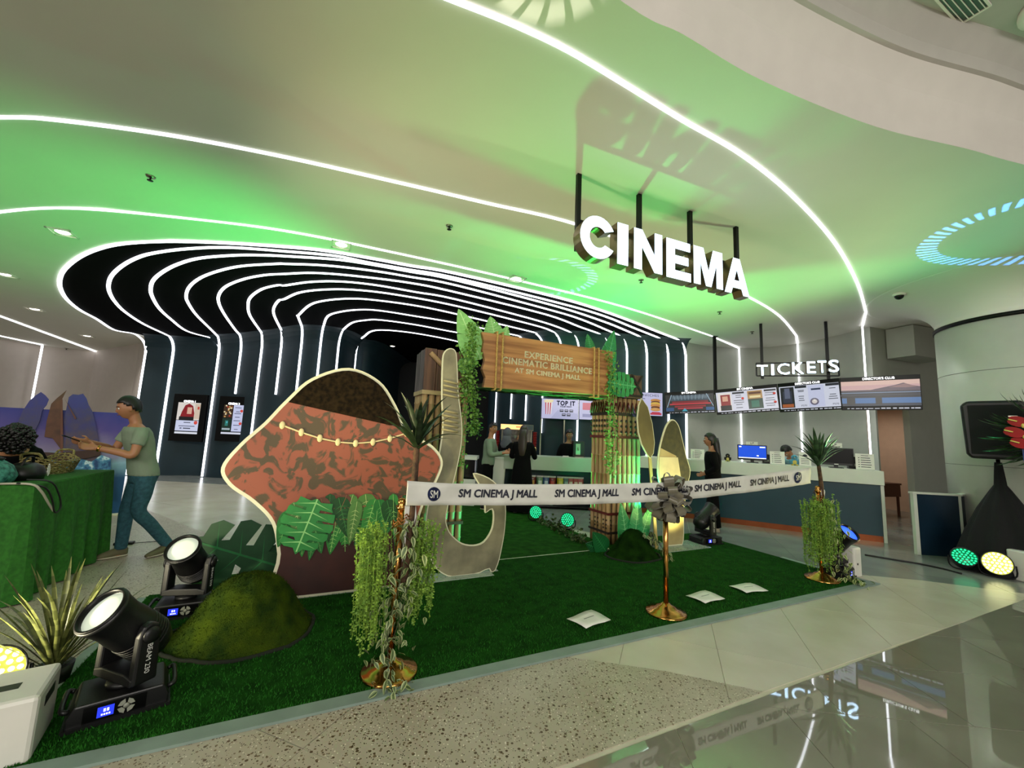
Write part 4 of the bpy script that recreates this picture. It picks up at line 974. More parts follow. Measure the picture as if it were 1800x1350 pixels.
# ------------------------------------------------------------ stage lamps
LENS = mat('lamp_lens', '#b8c2b0', .08, emit='#dfe8cf', es=.6)
LENSB = mat('lamp_lens_blue', '#3a62ff', .1, emit='#2c55ff', es=2.2)
LCD = mat('blue_display', '#0a0a30', .2, emit='#2838d8', es=1.6)
GREYB = mat('grey_buttons', '#8d9082', .5)
def mover(label, loc, rz, headdir, lens=LENS, txt=True, blank=False, s=1.0):
    """moving head: base, display, yoke with two arms, barrel head. headdir in world"""
    t = thing('moving_head_lamp', label, 'stage lamp', (loc[0], loc[1], loc[2]), rz)
    base = [(-.19, .0), (.19, .0), (.19, .05), (.165, .105), (-.165, .105), (-.19, .05)]
    b = obj('base', MB().prism([(x, z + .014) for x, z in base], .27, T(0, -.135, 0)), BLACK, t, bevel=.008)
    obj('foot_rail', MB().box(-.20, .20, -.15, .15, .013, .03), BLACK, t)
    for sx in (-1, 1): obj('side_handle', MB().tube(smooth_line([(sx * .185, -.1, .09), (sx * .21, -.09, .1), (sx * .21, .09, .1), (sx * .185, .1, .09)], 4), .012, 6), BLACK, t)
    obj('display_panel', MB().box(-.13, .10, -.139, -.134, .03, .105), BLACK_G, t)
    obj('display', MB().rect(-.08, -.02, .045, .092, -.1405), LCD, t)
    dgt = MB()
    for i in range(4): dgt.rect(-.065 + i * .009, -.059 + i * .009, .052, .06, -.1412)
    for i in range(2): dgt.rect(-.058 + i * .012, -.05 + i * .012, .068, .082, -.1412)
    obj('digits', dgt, mat('display_digits', '#ffffff', .4, emit='#dfe6ff', es=1.5), t)
    pad = MB()
    pad.lathe([(.012, 0), (.012, .004)], 14, T(.025, -.139, .068) @ RXm(90))
    for k in range(4):
        a0 = k * 90 + 12; pts = [(.016, a0), (.033, a0), (.033, a0 + 33), (.033, a0 + 66), (.016, a0 + 66)]
        pad.prism([(.025 + q * cos(radians(a)), .068 + q * sin(radians(a))) for q, a in pts], .004, T(0, -.143, 0))
    obj('button_pad', pad, GREYB, t)
    d = V(headdir).normalized(); d = Matrix.Rotation(-rz, 3, 'Z') @ d; pan = atan2(d.y, d.x) + pi / 2; tilt = math.asin(d.z)   # yoke frame: head swings in its -y / z plane
    Y = Matrix.Rotation(pan, 4, 'Z')
    yk = obj('yoke', MB().lathe([(.07, .118), (.075, .135), (.06, .15)], 24).prism([(-.15, .15), (.15, .15), (.15, .185), (.09, .20), (-.09, .20), (-.15, .185)], .12, T(0, -.06, 0)), BLACK, t, Y, bevel=.006)
    for sx in (-1, 1):
        prof = [(-.055, .15), (.055, .15), (.05, .38), (.035, .43), (0, .445), (-.035, .43), (-.05, .38)]
        am = obj('arm', MB().prism(prof, .045, T(sx * .1375 - .0225 * 0, 0, 0) @ RZ(90) @ T(0, -.0225, 0)), BLACK, t, Y, bevel=.01)
        obj('tilt_cap', MB().lathe([(.04, 0), (.04, .012), (.02, .018)], 18, T(sx * .16, 0, .385) @ RY(sx * 90)), BLACK, t, Y)
        if txt and sx == 1 or txt and sx == -1:
            text(am, 'BEAM 230', .034, mat('white_lettering', '#d8d8d2', .5), sx * .1618, .27, 0, R=RZ(90 * sx) @ RY(90), extrude=.0005)
    Hm = Y @ T(0, 0, .385) @ Matrix.Rotation(pi / 2 - tilt, 4, 'X')     # local +z = beam
    hd = obj('head', MB().lathe([(.05, -.19), (.085, -.185), (.105, -.14), (.11, -.05), (.108, .05), (.104, .10), (.112, .17), (.118, .19), (.118, .205), (.100, .205), (.098, .165)], 36), BLACK, t, Hm)
    vn = MB()
    for k in range(6): vn.lathe([(.1105, -.12 + .018 * k), (.1125, -.118 + .018 * k), (.1125, -.112 + .018 * k), (.1105, -.11 + .018 * k)], 36)
    obj('cooling_rib', vn, BLACK, hd)
    obj('lens_ring', MB().lathe([(.112, .2), (.112, .215), (.1, .215), (.099, .19)], 36, cap=False), FRAME_BLK, hd)
    obj('lens', MB().lathe([(.0, .198), (.06, .195), (.099, .187), (.099, .18), (0, .178)], 32), lens, hd)
    return t, P
Mv1 = (-1.98, 2.34, 0); Mv2 = (-2.50, 3.42, 0); Mv3 = (3.04, 6.42, 0); Mv4 = (4.02, 5.12, 0)
mover('large black moving head lamp in front left corner of turf with lit lens', Mv1, radians(40), (-.2, -.6, .62))
mover('black moving head lamp behind mossy mound with bright lens facing up', Mv2, radians(28), (.12, -.62, .62))
mover('black moving head lamp at right edge of turf in front of ticket counter', Mv3, radians(20), (.62, .25, .55))
mover('black moving head lamp with blue lens hidden behind right planted stanchion', Mv4, radians(35), (.2, -.55, .6), LENSB)
def par_mat(name, c, es): return mat(name, '#101010', .3, emit=c, es=es)
def par(label, loc, rz, tilt, face, r=.105, cat='stage lamp', led=None):
    t = thing('par_lamp', label, cat, loc, rz)
    M = T(0, 0, r + .035) @ RXm(90 - tilt)        # +z of the can = beam ; tilt 0 faces -y
    obj('can', MB().lathe([(r * .55, -.13), (r * .8, -.12), (r * .95, -.06), (r, 0), (r, .03), (r * .93, .03), (r * .93, .0)], 28, M), BLACK, t)
    fc = obj('face', MB().lathe([(r * .93, .012), (r * .93, .015)], 28, M), face, t)
    ld = MB()
    for ring, n in ((0, 1), (.3, 6), (.58, 12), (.84, 18)):
        for i in range(n): a = 2 * pi * i / n; ld.lathe([(r * .1, .0152), (r * .08, .022), (r * .03, .025)], 8, M @ T(r * .93 * ring * cos(a), r * .93 * ring * sin(a), 0))
    obj('led_bead', ld, led or face, fc)
    obj('bracket', MB().tube(smooth_line([(-r - .012, 0, r + .035), (-r - .012, .0, .06), (-r * .6, 0, .012), (r * .6, 0, .012), (r + .012, 0, .06), (r + .012, 0, r + .035)], 3), .009, 6), FRAME_BLK, t)
    return t
PG = par_mat('green_lamp_face', '#0c9a58', .45); PGL = par_mat('green_led', '#28f0a0', 1.5)
PYf = par_mat('yellow_lamp_face', '#c8c850', 1.6); PYL = par_mat('yellow_led', '#fffbc0', 4)
def fac(p, q): return atan2(q[1] - p[1], q[0] - p[0]) + pi / 2
g1 = G(941, 917); g2 = G(997, 932); g3 = G(1697, 1003); g4 = G(1755, 1016); g5 = V((-2.62, 2.28, 0)); g6 = G(1143, 958)
par('round green LED par lamp on aisle edge, further back of the pair before snack bar', (g1.x, g1.y, .013), fac(g1, (.3, 0)), 12, PG, .115, led=PGL)
par('round green LED par lamp on aisle edge, nearer right bamboo pillar', (g2.x, g2.y, .013), fac(g2, (.6, 0)), 15, PG, .115, led=PGL)
par('round green LED par lamp on floor in front of speaker stand', (g3.x, g3.y, 0), fac(g3, (1, 0)), 38, PG, .13, led=PGL)
par('round yellow glowing LED par lamp on floor in front of speaker stand', (g4.x, g4.y, 0), fac(g4, (1, 0)), 12, PYf, .14, led=PYL)
par('round yellow LED par lamp at left picture edge behind white box', (g5.x, g5.y, 0), fac(g5, (0, 0)), 20, PYf, .13, led=PYL)
par('small green LED par lamp behind small mossy mound', (g6.x, g6.y, .013), fac(g6, (2.2, 8)), 45, PG, .075, led=PGL)
g7 = G(1004, 905)
# light that these fixtures throw, and spots that have no fixture
def beam(name, loc, target, ang, power, col, blend=.7, rad=.08): return spot(name, loc, target, ang, power, col, blend, rad)
beam('moving_head_wash', (-2.0, 2.15, .66), (1.4, 4.6, 4.1), 105, 115, YEL)
beam('par_green_left', (-3.4, 5.9, .3), (-5.1, 6.0, 4.1), 92, 500, GREEN)
beam('par_green_left', (-2.2, 5.2, .25), (-2.6, 5.8, 4.1), 70, 120, GREEN)
beam('par_green_aisle', (1.05, 7.0, .3), (2.2, 5.2, 4.1), 100, 520, GREEN)
beam('par_green_tunnel', (2.35, 7.3, .35), (2.6, 8.3, 4.1), 80, 240, GREEN)
beam('unseen_green_pillar_spot', P(-1.42, 1.80, .62), P(-1.60, 2.25, 1.02), 115, 140, (.02, 1, .42), .8, .06)  # unseen spot hung in front of the leaves, added to green the pillar
beam('par_green_pillar_left', P(-3.75, 1.95, .08), P(-4.25, 2.25, .8), 80, 40, (.02, 1, .45), .5, .04)
beam('par_yellow_right', (5.85, 5.05, .42), (3.2, 6.0, 2.8), 100, 190, YEL)
beam('par_green_column', (5.9, 5.15, .42), (3.6, 4.6, 4.1), 90, 190, (.10, 1.0, .42))
beam('par_yellow_board', P(-1.0, 1.35, .10), P(-1.2, 1.86, 1.0), 95, 80, (1, .95, .35), .6, .05)
beam('par_yellow_left', (-2.95, 1.7, .3), (-.9, 4.8, 2.1), 88, 215, (1, .90, .60))
# ------------------------------------------------------------ helpers for upright planes
def frame(p0, rz): return Matrix.Translation(V(p0)) @ Matrix.Rotation(rz, 4, 'Z')
def onplane(M, x, y, off=0.0):         # sight line through a pixel meets the local plane y = off ; returns local x, z
    Mi = M.inverted(); a = Mi @ C0; d = Mi.to_3x3() @ ray(x, y); t = (off - a.y) / d.y; p = a + d * t; return p.x, p.z
# ------------------------------------------------------------ hanging CINEMA sign
c0, c1 = V((.64, 3.63, 0)), V((2.68, 4.49, 0)); rzc = atan2((c1 - c0).y, (c1 - c0).x); mid = (c0 + c1) / 2
sgn = thing('cinema_sign', 'large illuminated white CINEMA letters hung from green-lit ceiling on black rods', 'sign', (mid.x, mid.y, 3.5), rzc)
MF = frame((mid.x, mid.y, 3.5), rzc)
BRONZE = mat('dark_bronze_return', '#85765a', .32, .9)
def fit_text(parent, ch, x0, x1, z0, z1, depth, faces=SIGN_LIT, name='letter', side=BRONZE, off=.022):
    me = text_mesh(ch, 1.0, extrude=depth / 2, offset=off).copy(); xs = [v.co.x for v in me.vertices]; ys = [v.co.y for v in me.vertices]
    a0, a1, b0, b1 = min(xs), max(xs), min(ys), max(ys)
    for v in me.vertices:
        x, y, z = v.co; v.co = (x0 + (x - a0) / (a1 - a0) * (x1 - x0), (-z + depth / 2), z0 + (y - b0) / (b1 - b0) * (z1 - z0))
    me.materials.clear(); me.materials.append(side); o = link(name, me, None, parent)
    fm = text_mesh(ch, 1.0, extrude=0, offset=off - .006).copy(); 
    for v in fm.vertices:
        x, y, z = v.co; v.co = (x0 + (x - a0) / (a1 - a0) * (x1 - x0), -.004, z0 + (y - b0) / (b1 - b0) * (z1 - z0))
    fm.materials.clear(); fm.materials.append(faces); link('lit_face', fm, None, o); return o
def arc(cx, cz, r, a0, a1, n=14, rz=None): return [(cx + r * cos(radians(a0 + (a1 - a0) * i / n)), cz + (rz or r) * sin(radians(a0 + (a1 - a0) * i / n))) for i in range(n + 1)]
BLOCK = {'I': [(0, 0), (1, 0), (1, 1), (0, 1)],
 'N': [(0, 0), (.27, 0), (.27, .58), (.72, 0), (1, 0), (1, 1), (.73, 1), (.73, .42), (.28, 1), (0, 1)],
 'E': [(0, 0), (1, 0), (1, .22), (.34, .22), (.34, .40), (.90, .40), (.90, .61), (.34, .61), (.34, .78), (.98, .78), (.98, 1), (0, 1)],
 'M': [(0, 0), (.22, 0), (.22, .62), (.41, 0), (.59, 0), (.78, .62), (.78, 0), (1, 0), (1, 1), (.67, 1), (.5, .40), (.33, 1), (0, 1)],
 'A': [(0, 0), (.25, 0), (.32, .17), (.50, .17), (.50, .38), (.39, .38), (.5, .70), (.61, .38), (.5, .38), (.5, .17), (.68, .17), (.75, 0), (1, 0), (.63, 1), (.37, 1)],
 'C': [(.5 + (x - .5) * 1.06 / 1.0, z) for x, z in arc(.53, .5, .53, 28, 332, 28, .5) + arc(.53, .5, .26, 322, 38, 20, .25)]}
def block_letter(parent, ch, x0, x1, z0, z1, depth):
    sc = lambda k: [(x0 + (x - .5) * k * (x1 - x0) + .5 * (x1 - x0), z0 + (z - .5) * k * (z1 - z0) + .5 * (z1 - z0)) for x, z in BLOCK[ch]]
    o = obj('letter', MB().prism(sc(1), depth), BRONZE, parent); obj('lit_face', MB().prism(sc(.985), .004, T(0, -.0045, 0)), SIGN_LIT, o); return o
for ch, xl, xr, yt, yb in (('C', 1021, 1077, 380, 454), ('I', 1085, 1104, 396, 463), ('N', 1114, 1164, 407, 477), ('E', 1171, 1214, 425, 490), ('M', 1219, 1270, 438, 504), ('A', 1273, 1316, 456, 516)):
    x0, _ = onplane(MF, xl, (yt + yb) / 2); x1, _ = onplane(MF, xr, (yt + yb) / 2); _, z1 = onplane(MF, (xl + xr) / 2, yt); _, z0 = onplane(MF, (xl + xr) / 2, yb)
    zc = (z0 + z1) / 2; zc = .5 * zc + .5 * 0.0 if False else zc
    block_letter(sgn, ch, x0, x1, zc - .215, zc + .215, .12)
xa, _ = onplane(MF, 1017, 430, .14); xb, _ = onplane(MF, 1300, 500, .14)
for z in (-.16, .1): obj('rail', MB().box(xa, xb, .125, .16, z - .02, z + .02), FRAME_BLK, sgn)
for (hx, hy) in ((1018, 308), (1124, 344), (1213, 375), (1294, 400)):
    x, _ = onplane(MF, hx, hy, .14); obj('hanger_rod', MB().box(x - .022, x + .022, .125, .165, -.2, .6), FRAME_BLK, sgn)
# TICKETS sign
c0, c1 = V((5.22, 8.33, 0)), V((6.46, 7.95, 0)); rzt = atan2((c1 - c0).y, (c1 - c0).x); mid = (c0 + c1) / 2
tks = thing('tickets_sign', 'illuminated white TICKETS letters on black frame above the ticket counter', 'sign', (mid.x, mid.y, 3.1), rzt)
MT = frame((mid.x, mid.y, 3.1), rzt)
tx = [(1330, 1350), (1355, 1361), (1366, 1388), (1392, 1413), (1418, 1434), (1437, 1453), (1456, 1475)]
def ty(x): return 642 - (x - 1330) * 10.5 / 145, 661 - (x - 1330) * 7 / 145
for ch, (xl, xr) in zip('TICKETS', tx):
    yt, yb = ty((xl + xr) / 2); x0, _ = onplane(MT, xl, (yt + yb) / 2); x1, _ = onplane(MT, xr, (yt + yb) / 2); _, z1 = onplane(MT, (xl + xr) / 2, yt); _, z0 = onplane(MT, (xl + xr) / 2, yb)
    fit_text(tks, ch, x0, x1, z0, z1, .07)
x0, z0 = onplane(MT, 1330, 660, .09); x1, z1 = onplane(MT, 1474, 640, .09)
fr = MB(); zt_, zb_ = .13, -.14
fr.box(x0, x1, .08, .105, zb_ - .012, zb_ + .012); fr.box(x0, x1, .08, .105, zt_ - .012, zt_ + .012); fr.box(x0 - .012, x0 + .012, .08, .105, zb_, zt_); fr.box(x1 - .012, x1 + .012, .08, .105, zb_, zt_)
obj('frame', fr, FRAME_BLK, tks)
for hx in (1340, 1456): xh, _ = onplane(MT, hx, 640, .1); obj('hanger_rod', MB().box(xh - .025, xh + .025, .106, .14, zb_ - .06, .99), FRAME_BLK, tks)

# ------------------------------------------------------------ screens
SCR = mat_col('screen_print', .25, es=.85, var=.02)
SW = mat('screen_white_text', '#ffffff', .4, emit='#ffffff', es=1.0)
SINK = mat('screen_dark_text', '#0a0c20', .5, emit='#10142c', es=.6)
def basis(a, b, up=None):               # left and right end points of the top edge -> matrix, width
    x = (b - a); w = x.length; x.normalize(); y = V((-x.y, x.x, 0)).normalized(); z = x.cross(y)
    return Matrix(((x.x, y.x, z.x, a.x), (x.y, y.y, z.y, a.y), (x.z, y.z, z.z, a.z), (0, 0, 0, 1))), w
def screen(label, a, b, h, bez=.025, group=None, depth=.07, name='menu_screen', cat='screen', glow=None):
    M, w = basis(V(a), V(b)); t = bpy.data.objects.new(name, None); COL.objects.link(t); t.matrix_world = M; tag(t, label, cat, group)
    obj('housing', MB().box(0, w, 0, depth, -h, 0), BLACK_G, t, bevel=.004)
    return t, w, h
def pr(t, w, h, rects, name='picture', y=-.002, m=None):
    mb = MB()
    for k, (x0, x1, y0, y1, c) in enumerate(rects): mb.rect(x0 * w, x1 * w, -h + y0 * h, -h + y1 * h, y - k * .00012, c)
    return obj(name, mb, m or SCR, t)
def poly(t, w, h, pts, c, name='picture', y=-.006):
    mb = MB(); mb.add([(x * w, y, -h + z * h) for x, z in pts], [tuple(range(len(pts)))], c); return obj(name, mb, SCR, t)
def tx_(t, w, h, body, x, y, size, m=SW, maxw=None, yy=-.009, **k):
    me = text_mesh(body, size, extrude=0, **k); ww = max(v.co.x for v in me.vertices) - min(v.co.x for v in me.vertices); s = min(1, maxw / ww) if maxw else 1
    return text(t, body, size, m, x * w, -h + y * h, yy, sx=s, extrude=0, **k)
PTS = [V((3.76, 10.0, 2.71)), V((4.80, 9.6, 2.775)), V((5.85, 8.9, 2.88)), V((6.59, 8.1, 2.93)), V((7.45, 7.33, 2.93))]
HT = [.50, .57, .62, .64, .66]
labs = ['menu screen showing red-lit auditorium picture, leftmost of ticket display', 'menu screen with red and green posters on white, second of ticket display', "menu screen headed DIRECTOR'S CLUB with white timetable and two posters", "menu screen headed DIRECTOR'S CLUB showing bridge over water, rightmost of ticket display"]
def footer(t, w, h):
    r = []; q = random.Random(3)
    x = .08
    while x < .92: d = q.uniform(.02, .07); r.append((x, x + d, .035, .055 + .012 * (x > .5), '#c8ccd8')); x += d + q.uniform(.008, .03)
    pr(t, w, h, r, 'footer_line', -.004)['kind'] = 'stuff'
def lines(x0, x1, ys, c='#30343c', hgt=.022, seed=1):
    q = random.Random(seed); out = []
    for y in ys: a = q.uniform(0, .25) * (x1 - x0); out.append((x0 + a, x1 - a, y - hgt / 2, y + hgt / 2, c))
    return out
for i in range(4):
    t, w, h = screen(labs[i], PTS[i] + V((.008, 0, 0)), PTS[i + 1], (HT[i] + HT[i + 1]) / 2, group='screens of the ticket display')
    footer(t, w, h); tx_(t, w, h, ('SM CINEMA', 'SM CINEMA', "DIRECTOR'S CLUB", "DIRECTOR'S CLUB")[i], .5, .93, .062, SW, w * .4, offset=.001)
    if i == 0:
        pr(t, w, h, [(.02, .98, .1, .86, '#0a1018'), (.12, .9, .58, .84, '#3a4a58'), (.16, .86, .66, .80, '#5a6c78'), (.15, .87, .46, .56, '#7a1420'), (.1, .92, .40, .46, '#c02a38'), (.2, .82, .28, .36, '#8a1a24'), (.26, .76, .2, .26, '#b83040'), (.02, .18, .12, .28, '#1c4a7a'), (.82, .98, .12, .26, '#2a5a8a')])
        for a, b in (((.14, .86), (.04, .3)), ((.84, .86), (.96, .3))): poly(t, w, h, [(a[0], a[1]), (a[0] + .012, a[1]), (b[0] + .012, b[1]), (b[0], b[1])], '#a8c4d8')
        for k in range(9): poly(t, w, h, [(.18 + .075 * k, .84), (.19 + .075 * k, .84), (.22 + .068 * k, .62), (.21 + .068 * k, .62)], '#8498a6')
        poly(t, w, h, [(.34, .1), (.4, .24), (.46, .1)], '#3aa0b8')
    if i == 1:
        pr(t, w, h, [(.02, .98, .1, .87, '#d6d8e6'), (.05, .27, .14, .83, '#e8e2dc'), (.53, .76, .14, .83, '#0e3a2c'), (.53, .76, .52, .83, '#b08a52')])
        pr(t, w, h, [(.09, .25, .32, .76, '#8e1a20'), (.12, .21, .5, .7, '#d8a488'), (.08, .26, .14, .34, '#0c0a10'), (.29, .48, .76, .83, '#101426'), (.79, .97, .76, .83, '#101426'), (.58, .7, .2, .45, '#1a6a54'), (.56, .73, .56, .64, '#e8d8a0'), (.55, .74, .7, .78, '#5a3018')], y=-.006)
        pr(t, w, h, lines(.3, .47, (.7, .62, .5, .42, .34, .22), seed=2) + lines(.79, .95, (.7, .62, .5, .42, .3, .22), seed=4), 'printed_lines', -.008)
        for x, z in ((.45, .57), (.94, .66), (.94, .34)): obj('round_badge', MB().lathe([(.028, 0), (.028, .001)], 16, T(x * w, -.007, -h + z * h) @ RXm(90), '#d84a40'), SCR, t)
    if i == 2:
        pr(t, w, h, [(.02, .98, .1, .87, '#d2d6e6'), (.04, .27, .13, .84, '#16141f'), (.5, .75, .13, .84, '#c6cbe6')])
        pr(t, w, h, [(.08, .23, .3, .7, '#2e3044'), (.11, .2, .45, .8, '#5a6078'), (.06, .25, .15, .26, '#a85a30'), (.29, .48, .78, .86, '#101426'), (.78, .98, .78, .86, '#101426'), (.55, .7, .68, .74, '#2a3050')], y=-.006)
        obj('round_emblem', MB().lathe([(.075, 0), (.075, .001), (.05, .0011)], 24, T(.59 * w, -.007, -h + .3 * h) @ RXm(90), '#6a6478'), SCR, t); obj('round_emblem', MB().lathe([(.045, 0), (.045, .001)], 24, T(.59 * w, -.009, -h + .3 * h) @ RXm(90), '#d8d0cc'), SCR, t)
        pr(t, w, h, lines(.31, .46, (.7, .66, .5, .43, .36), seed=5) + lines(.8, .96, (.7, .5, .43, .36), seed=6), 'printed_lines', -.008)
        tx_(t, w, h, 'P570', .42, .18, .05, SINK); tx_(t, w, h, 'P570', .91, .18, .05, SINK)
    if i == 3:
        pr(t, w, h, [(.01, .99, .12, .87, '#d8b4a8'), (.01, .99, .62, .74, '#c8a0a0'), (.01, .99, .12, .36, '#3a6aa0'), (.01, .99, .12, .2, '#16263c'), (.01, .99, .36, .56, '#141824'), (.01, .99, .5, .53, '#6a7c98')])
        poly(t, w, h, [(.4, .6), (.55, .66), (.7, .72), (.8, .78), (.9, .7), (.99, .66), (.99, .56), (.01, .56), (.01, .6)], '#5a4a58')
        poly(t, w, h, [(.62, .66), (.74, .72), (.82, .76), (.9, .7), (.96, .66), (.84, .64)], '#8a6a6c', y=-.007)
        pr(t, w, h, [(.08, .19, .14, .42, '#12141c'), (.45, .53, .16, .42, '#12141c'), (.0, .99, .42, .46, '#2a2e3c')], y=-.008)
for k, f in ((1, 0.02),):
    p = PTS[k].lerp(PTS[k + 1] if k < 4 else PTS[k], f); t = thing('display_hanger', 'thin black steel post from ceiling down to left part of ticket display', 'post', (p.x + .06, p.y + .1, p.z), 0)
    obj('rod', MB().box(-.03, .03, -.03, .03, -.1, 4.1 - p.z), FRAME_BLK, t); obj('ceiling_plate', MB().box(-.06, .06, -.06, .06, 4.085 - p.z, 4.1 - p.z), FRAME_BLK, t)
# snack bar screens
def sb_screen(label, xl, xr, yt, yb, Y):
    a = AY(xl, yt, Y); b = AY(xr, yt + (xr - xl) * .035, Y); lo = AY((xl + xr) / 2, yb, Y); a.z = b.z = (a.z + b.z) / 2
    return screen(label, a, b, a.z - lo.z, group='screens of the snack bar')
LAV = '#c4c4e6'
t, w, h = sb_screen('lilac snack bar screen reading TOP IT with striped popcorn bucket', 952, 1017, 700, 737, 9.9)
pr(t, w, h, [(.01, .99, .02, .98, LAV)]); poly(t, w, h, [(.01, .02), (.99, .02), (.99, .3), (.45, .45), (.25, .02)], '#b2b4d8')
tx_(t, w, h, 'TOP IT', .66, .78, .15, SINK, w * .5, offset=.006, space=1.15); tx_(t, w, h, 'YOUR WAY!', .66, .62, .05, SINK, w * .36, offset=.002)
for k in range(6): poly(t, w, h, [(.10 + .033 * k, .82), (.133 + .033 * k, .82), (.125 + .027 * k + .01, .22), (.10 + .027 * k + .02, .22)], '#c02434' if k % 2 == 0 else '#f0e8ea', y=-.008)
for k in range(6): obj('popped_corn', MB().lathe([(.035, 0), (.035, .001)], 12, T((.11 + .035 * k) * w, -.009, -h + (.86 + .03 * (k % 2)) * h) @ RXm(90), '#f2e6b8'), SCR, t)
for k in range(5): x = (.5 + .13 * k) if k < 3 else (.56 + .13 * (k - 3)); z = .36 if k < 3 else .16; pr(t, w, h, [(x, x + .1, z, z + .13, '#1a1e3c'), (x + .015, x + .085, z + .07, z + .1, '#c4c4e6')], 'topping_tile', -.008)
t, w, h = sb_screen('narrow lilac snack bar screen half hidden by right bamboo pillar', 1018, 1082, 703, 739, 9.85)
pr(t, w, h, [(.01, .99, .02, .98, '#bcbce0'), (.1, .5, .5, .86, '#c85a70'), (.1, .9, .14, .3, '#8a8cb8')])
t, w, h = sb_screen('snack bar screen headed SANDWICHES with stacked burger picture', 1100, 1165, 688, 731, 9.85)
pr(t, w, h, [(.01, .99, .02, .98, LAV)]); tx_(t, w, h, 'SANDWICHES', .55, .86, .085, SINK, w * .8, space=1.2)
pr(t, w, h, lines(.08, .55, (.72, .62, .5, .4, .3), '#5a5c80', .03, 3), 'printed_lines', -.006)
for k, (c, z, r) in enumerate((('#c88a48', .66, .12), ('#6a3a20', .58, .11), ('#d8b048', .52, .12), ('#c88a48', .44, .12), ('#6a3a20', .36, .11), ('#d09a58', .28, .12))): obj('burger_layer', MB().lathe([(r, 0), (r, .001)], 20, T(.8 * w, -.007 - k * .0003, -h + z * h) @ Matrix.Diagonal((1, 1, .35, 1)) @ RXm(90), c), SCR, t)
pr(t, w, h, [(.45, .62, .1, .2, '#1a1e3c'), (.66, .96, .06, .14, '#c03048'), (.7, .92, .14, .18, '#c03048')], 'price_tag', -.009)
# poster screens on the left tunnel wall
def wall_screen(label, xl, xr, yt, yb, Y):
    a = AY(xl, yt, Y); b = AY(xr, yt + 2.2, Y); lo = AY((xl + xr) / 2 - 8, yb, Y); a.z = b.z = (a.z + b.z) / 2
    return screen(label, a, b, a.z - lo.z, group='poster screens on the left wall', depth=.09, name='poster_screen')
t, w, h = wall_screen('tall black poster screen with red hooded figure print, leftmost on tunnel wall', 307, 365, 692, 776, 11.18)
tx_(t, w, h, 'CINEMA 1', .5, .845, .075, SW, w * .36, offset=.002)
pr(t, w, h, [(.16, .84, .45, .82, '#e4dcd4'), (.68, .84, .48, .8, '#d8c4b0'), (.16, .84, .22, .44, '#d2d8f4'), (.16, .84, .16, .2, '#e8ecf8')])
poly(t, w, h, [(.24, .45), (.3, .62), (.38, .76), (.5, .8), (.62, .75), (.68, .6), (.68, .45)], '#8c1420'); pr(t, w, h, [(.46, .6, .58, .72, '#dcb09a'), (.24, .68, .45, .52, '#0e0c12'), (.76, .82, .68, .74, '#c84a3c')], y=-.008)
pr(t, w, h, [(.4, .6, .39, .405, '#20243c'), (.26, .74, .315, .33, '#4a4e6a'), (.4, .62, .265, .285, '#20243c'), (.3, .36, .262, .288, '#5a6080')], 'printed_lines', -.006)
obj('round_badge', MB().lathe([(.05, 0), (.05, .001)], 16, T(.76 * w, -.008, -h + .4 * h) @ RXm(90), '#d84a40'), SCR, t)
t, w, h = wall_screen('tall black poster screen with brown and green posters, second on tunnel wall', 387, 440, 696, 776, 11.25)
tx_(t, w, h, 'CINEMA 2', .5, .835, .075, SW, w * .38, offset=.002)
pr(t, w, h, [(.18, .48, .52, .81, '#3a2414'), (.18, .48, .22, .51, '#0e2c22'), (.5, .83, .22, .81, '#ccd2f2'), (.18, .83, .16, .2, '#e0e4f4')])
q = random.Random(5)
for k in range(16): x, z = q.uniform(.19, .43), q.uniform(.53, .78); pr(t, w, h, [(x, x + .05, z, z + .03, q.choice(['#c89a5a', '#e8d8b0', '#8a4a20', '#b83a28']))], y=-.005 - k * .0001)
pr(t, w, h, [(.28, .38, .34, .46, '#2a7a70'), (.32, .36, .4, .44, '#58b8c8'), (.2, .46, .25, .29, '#a8b8c0')], y=-.008)
pr(t, w, h, lines(.54, .78, (.75, .66, .62, .54, .46, .36, .27), '#3a3e5c', .014, 8), 'printed_lines', -.006)
for z in (.68, .4): obj('round_badge', MB().lathe([(.04, 0), (.04, .001)], 16, T(.78 * w, -.008, -h + z * h) @ RXm(90), '#d84a40'), SCR, t)
t, w, h = wall_screen('tall black poster screen with deep blue print, partly behind terracotta cutout board', 461, 513, 700, 777, 11.1)
tx_(t, w, h, "DIRECTOR'S CLUB", .5, .83, .06, SW, w * .6, offset=.002)
pr(t, w, h, [(.16, .84, .45, .8, '#141a78'), (.3, .6, .52, .76, '#06061c'), (.2, .3, .5, .7, '#5a6ad0'), (.16, .84, .2, .43, '#ccd2f2')])

# ------------------------------------------------------------ ceiling fittings
DLM = mat('downlight_glow', '#ffffff', .4, emit='#fff8ee', es=6)
dls = [((110, 408), 'square downlight glowing in green ceiling at far left', 1), ((8, 482), 'square downlight at left picture edge above left lobby', 1), ((61, 543), 'square downlight over left lobby, between two others', 1), ((153, 590), 'small square downlight closest to warm grey wall', 1), ((600, 430), 'square downlight glowing just above black tunnel edge', 1), ((908, 490), 'square downlight in ceiling above bamboo arch', 1)]
for q, lab, on in dls:
    p = GC(*q); t = thing('ceiling_downlight', lab, 'downlight', (p.x, p.y, p.z - .002), A_S, 'square downlights in the ceiling')
    fr = MB(); s = .13
    for a, b, c, d in ((-s, s, -s, -s + .02), (-s, s, s - .02, s), (-s, -s + .02, -s, s), (s - .02, s, -s, s)): fr.box(a, b, c, d, -.016, 0)
    obj('frame', fr, WHITE_PAINT, t); obj('lamp_disc', MB().lathe([(.06, -.012), (.075, -.004), (.075, 0)], 20), DLM, t)
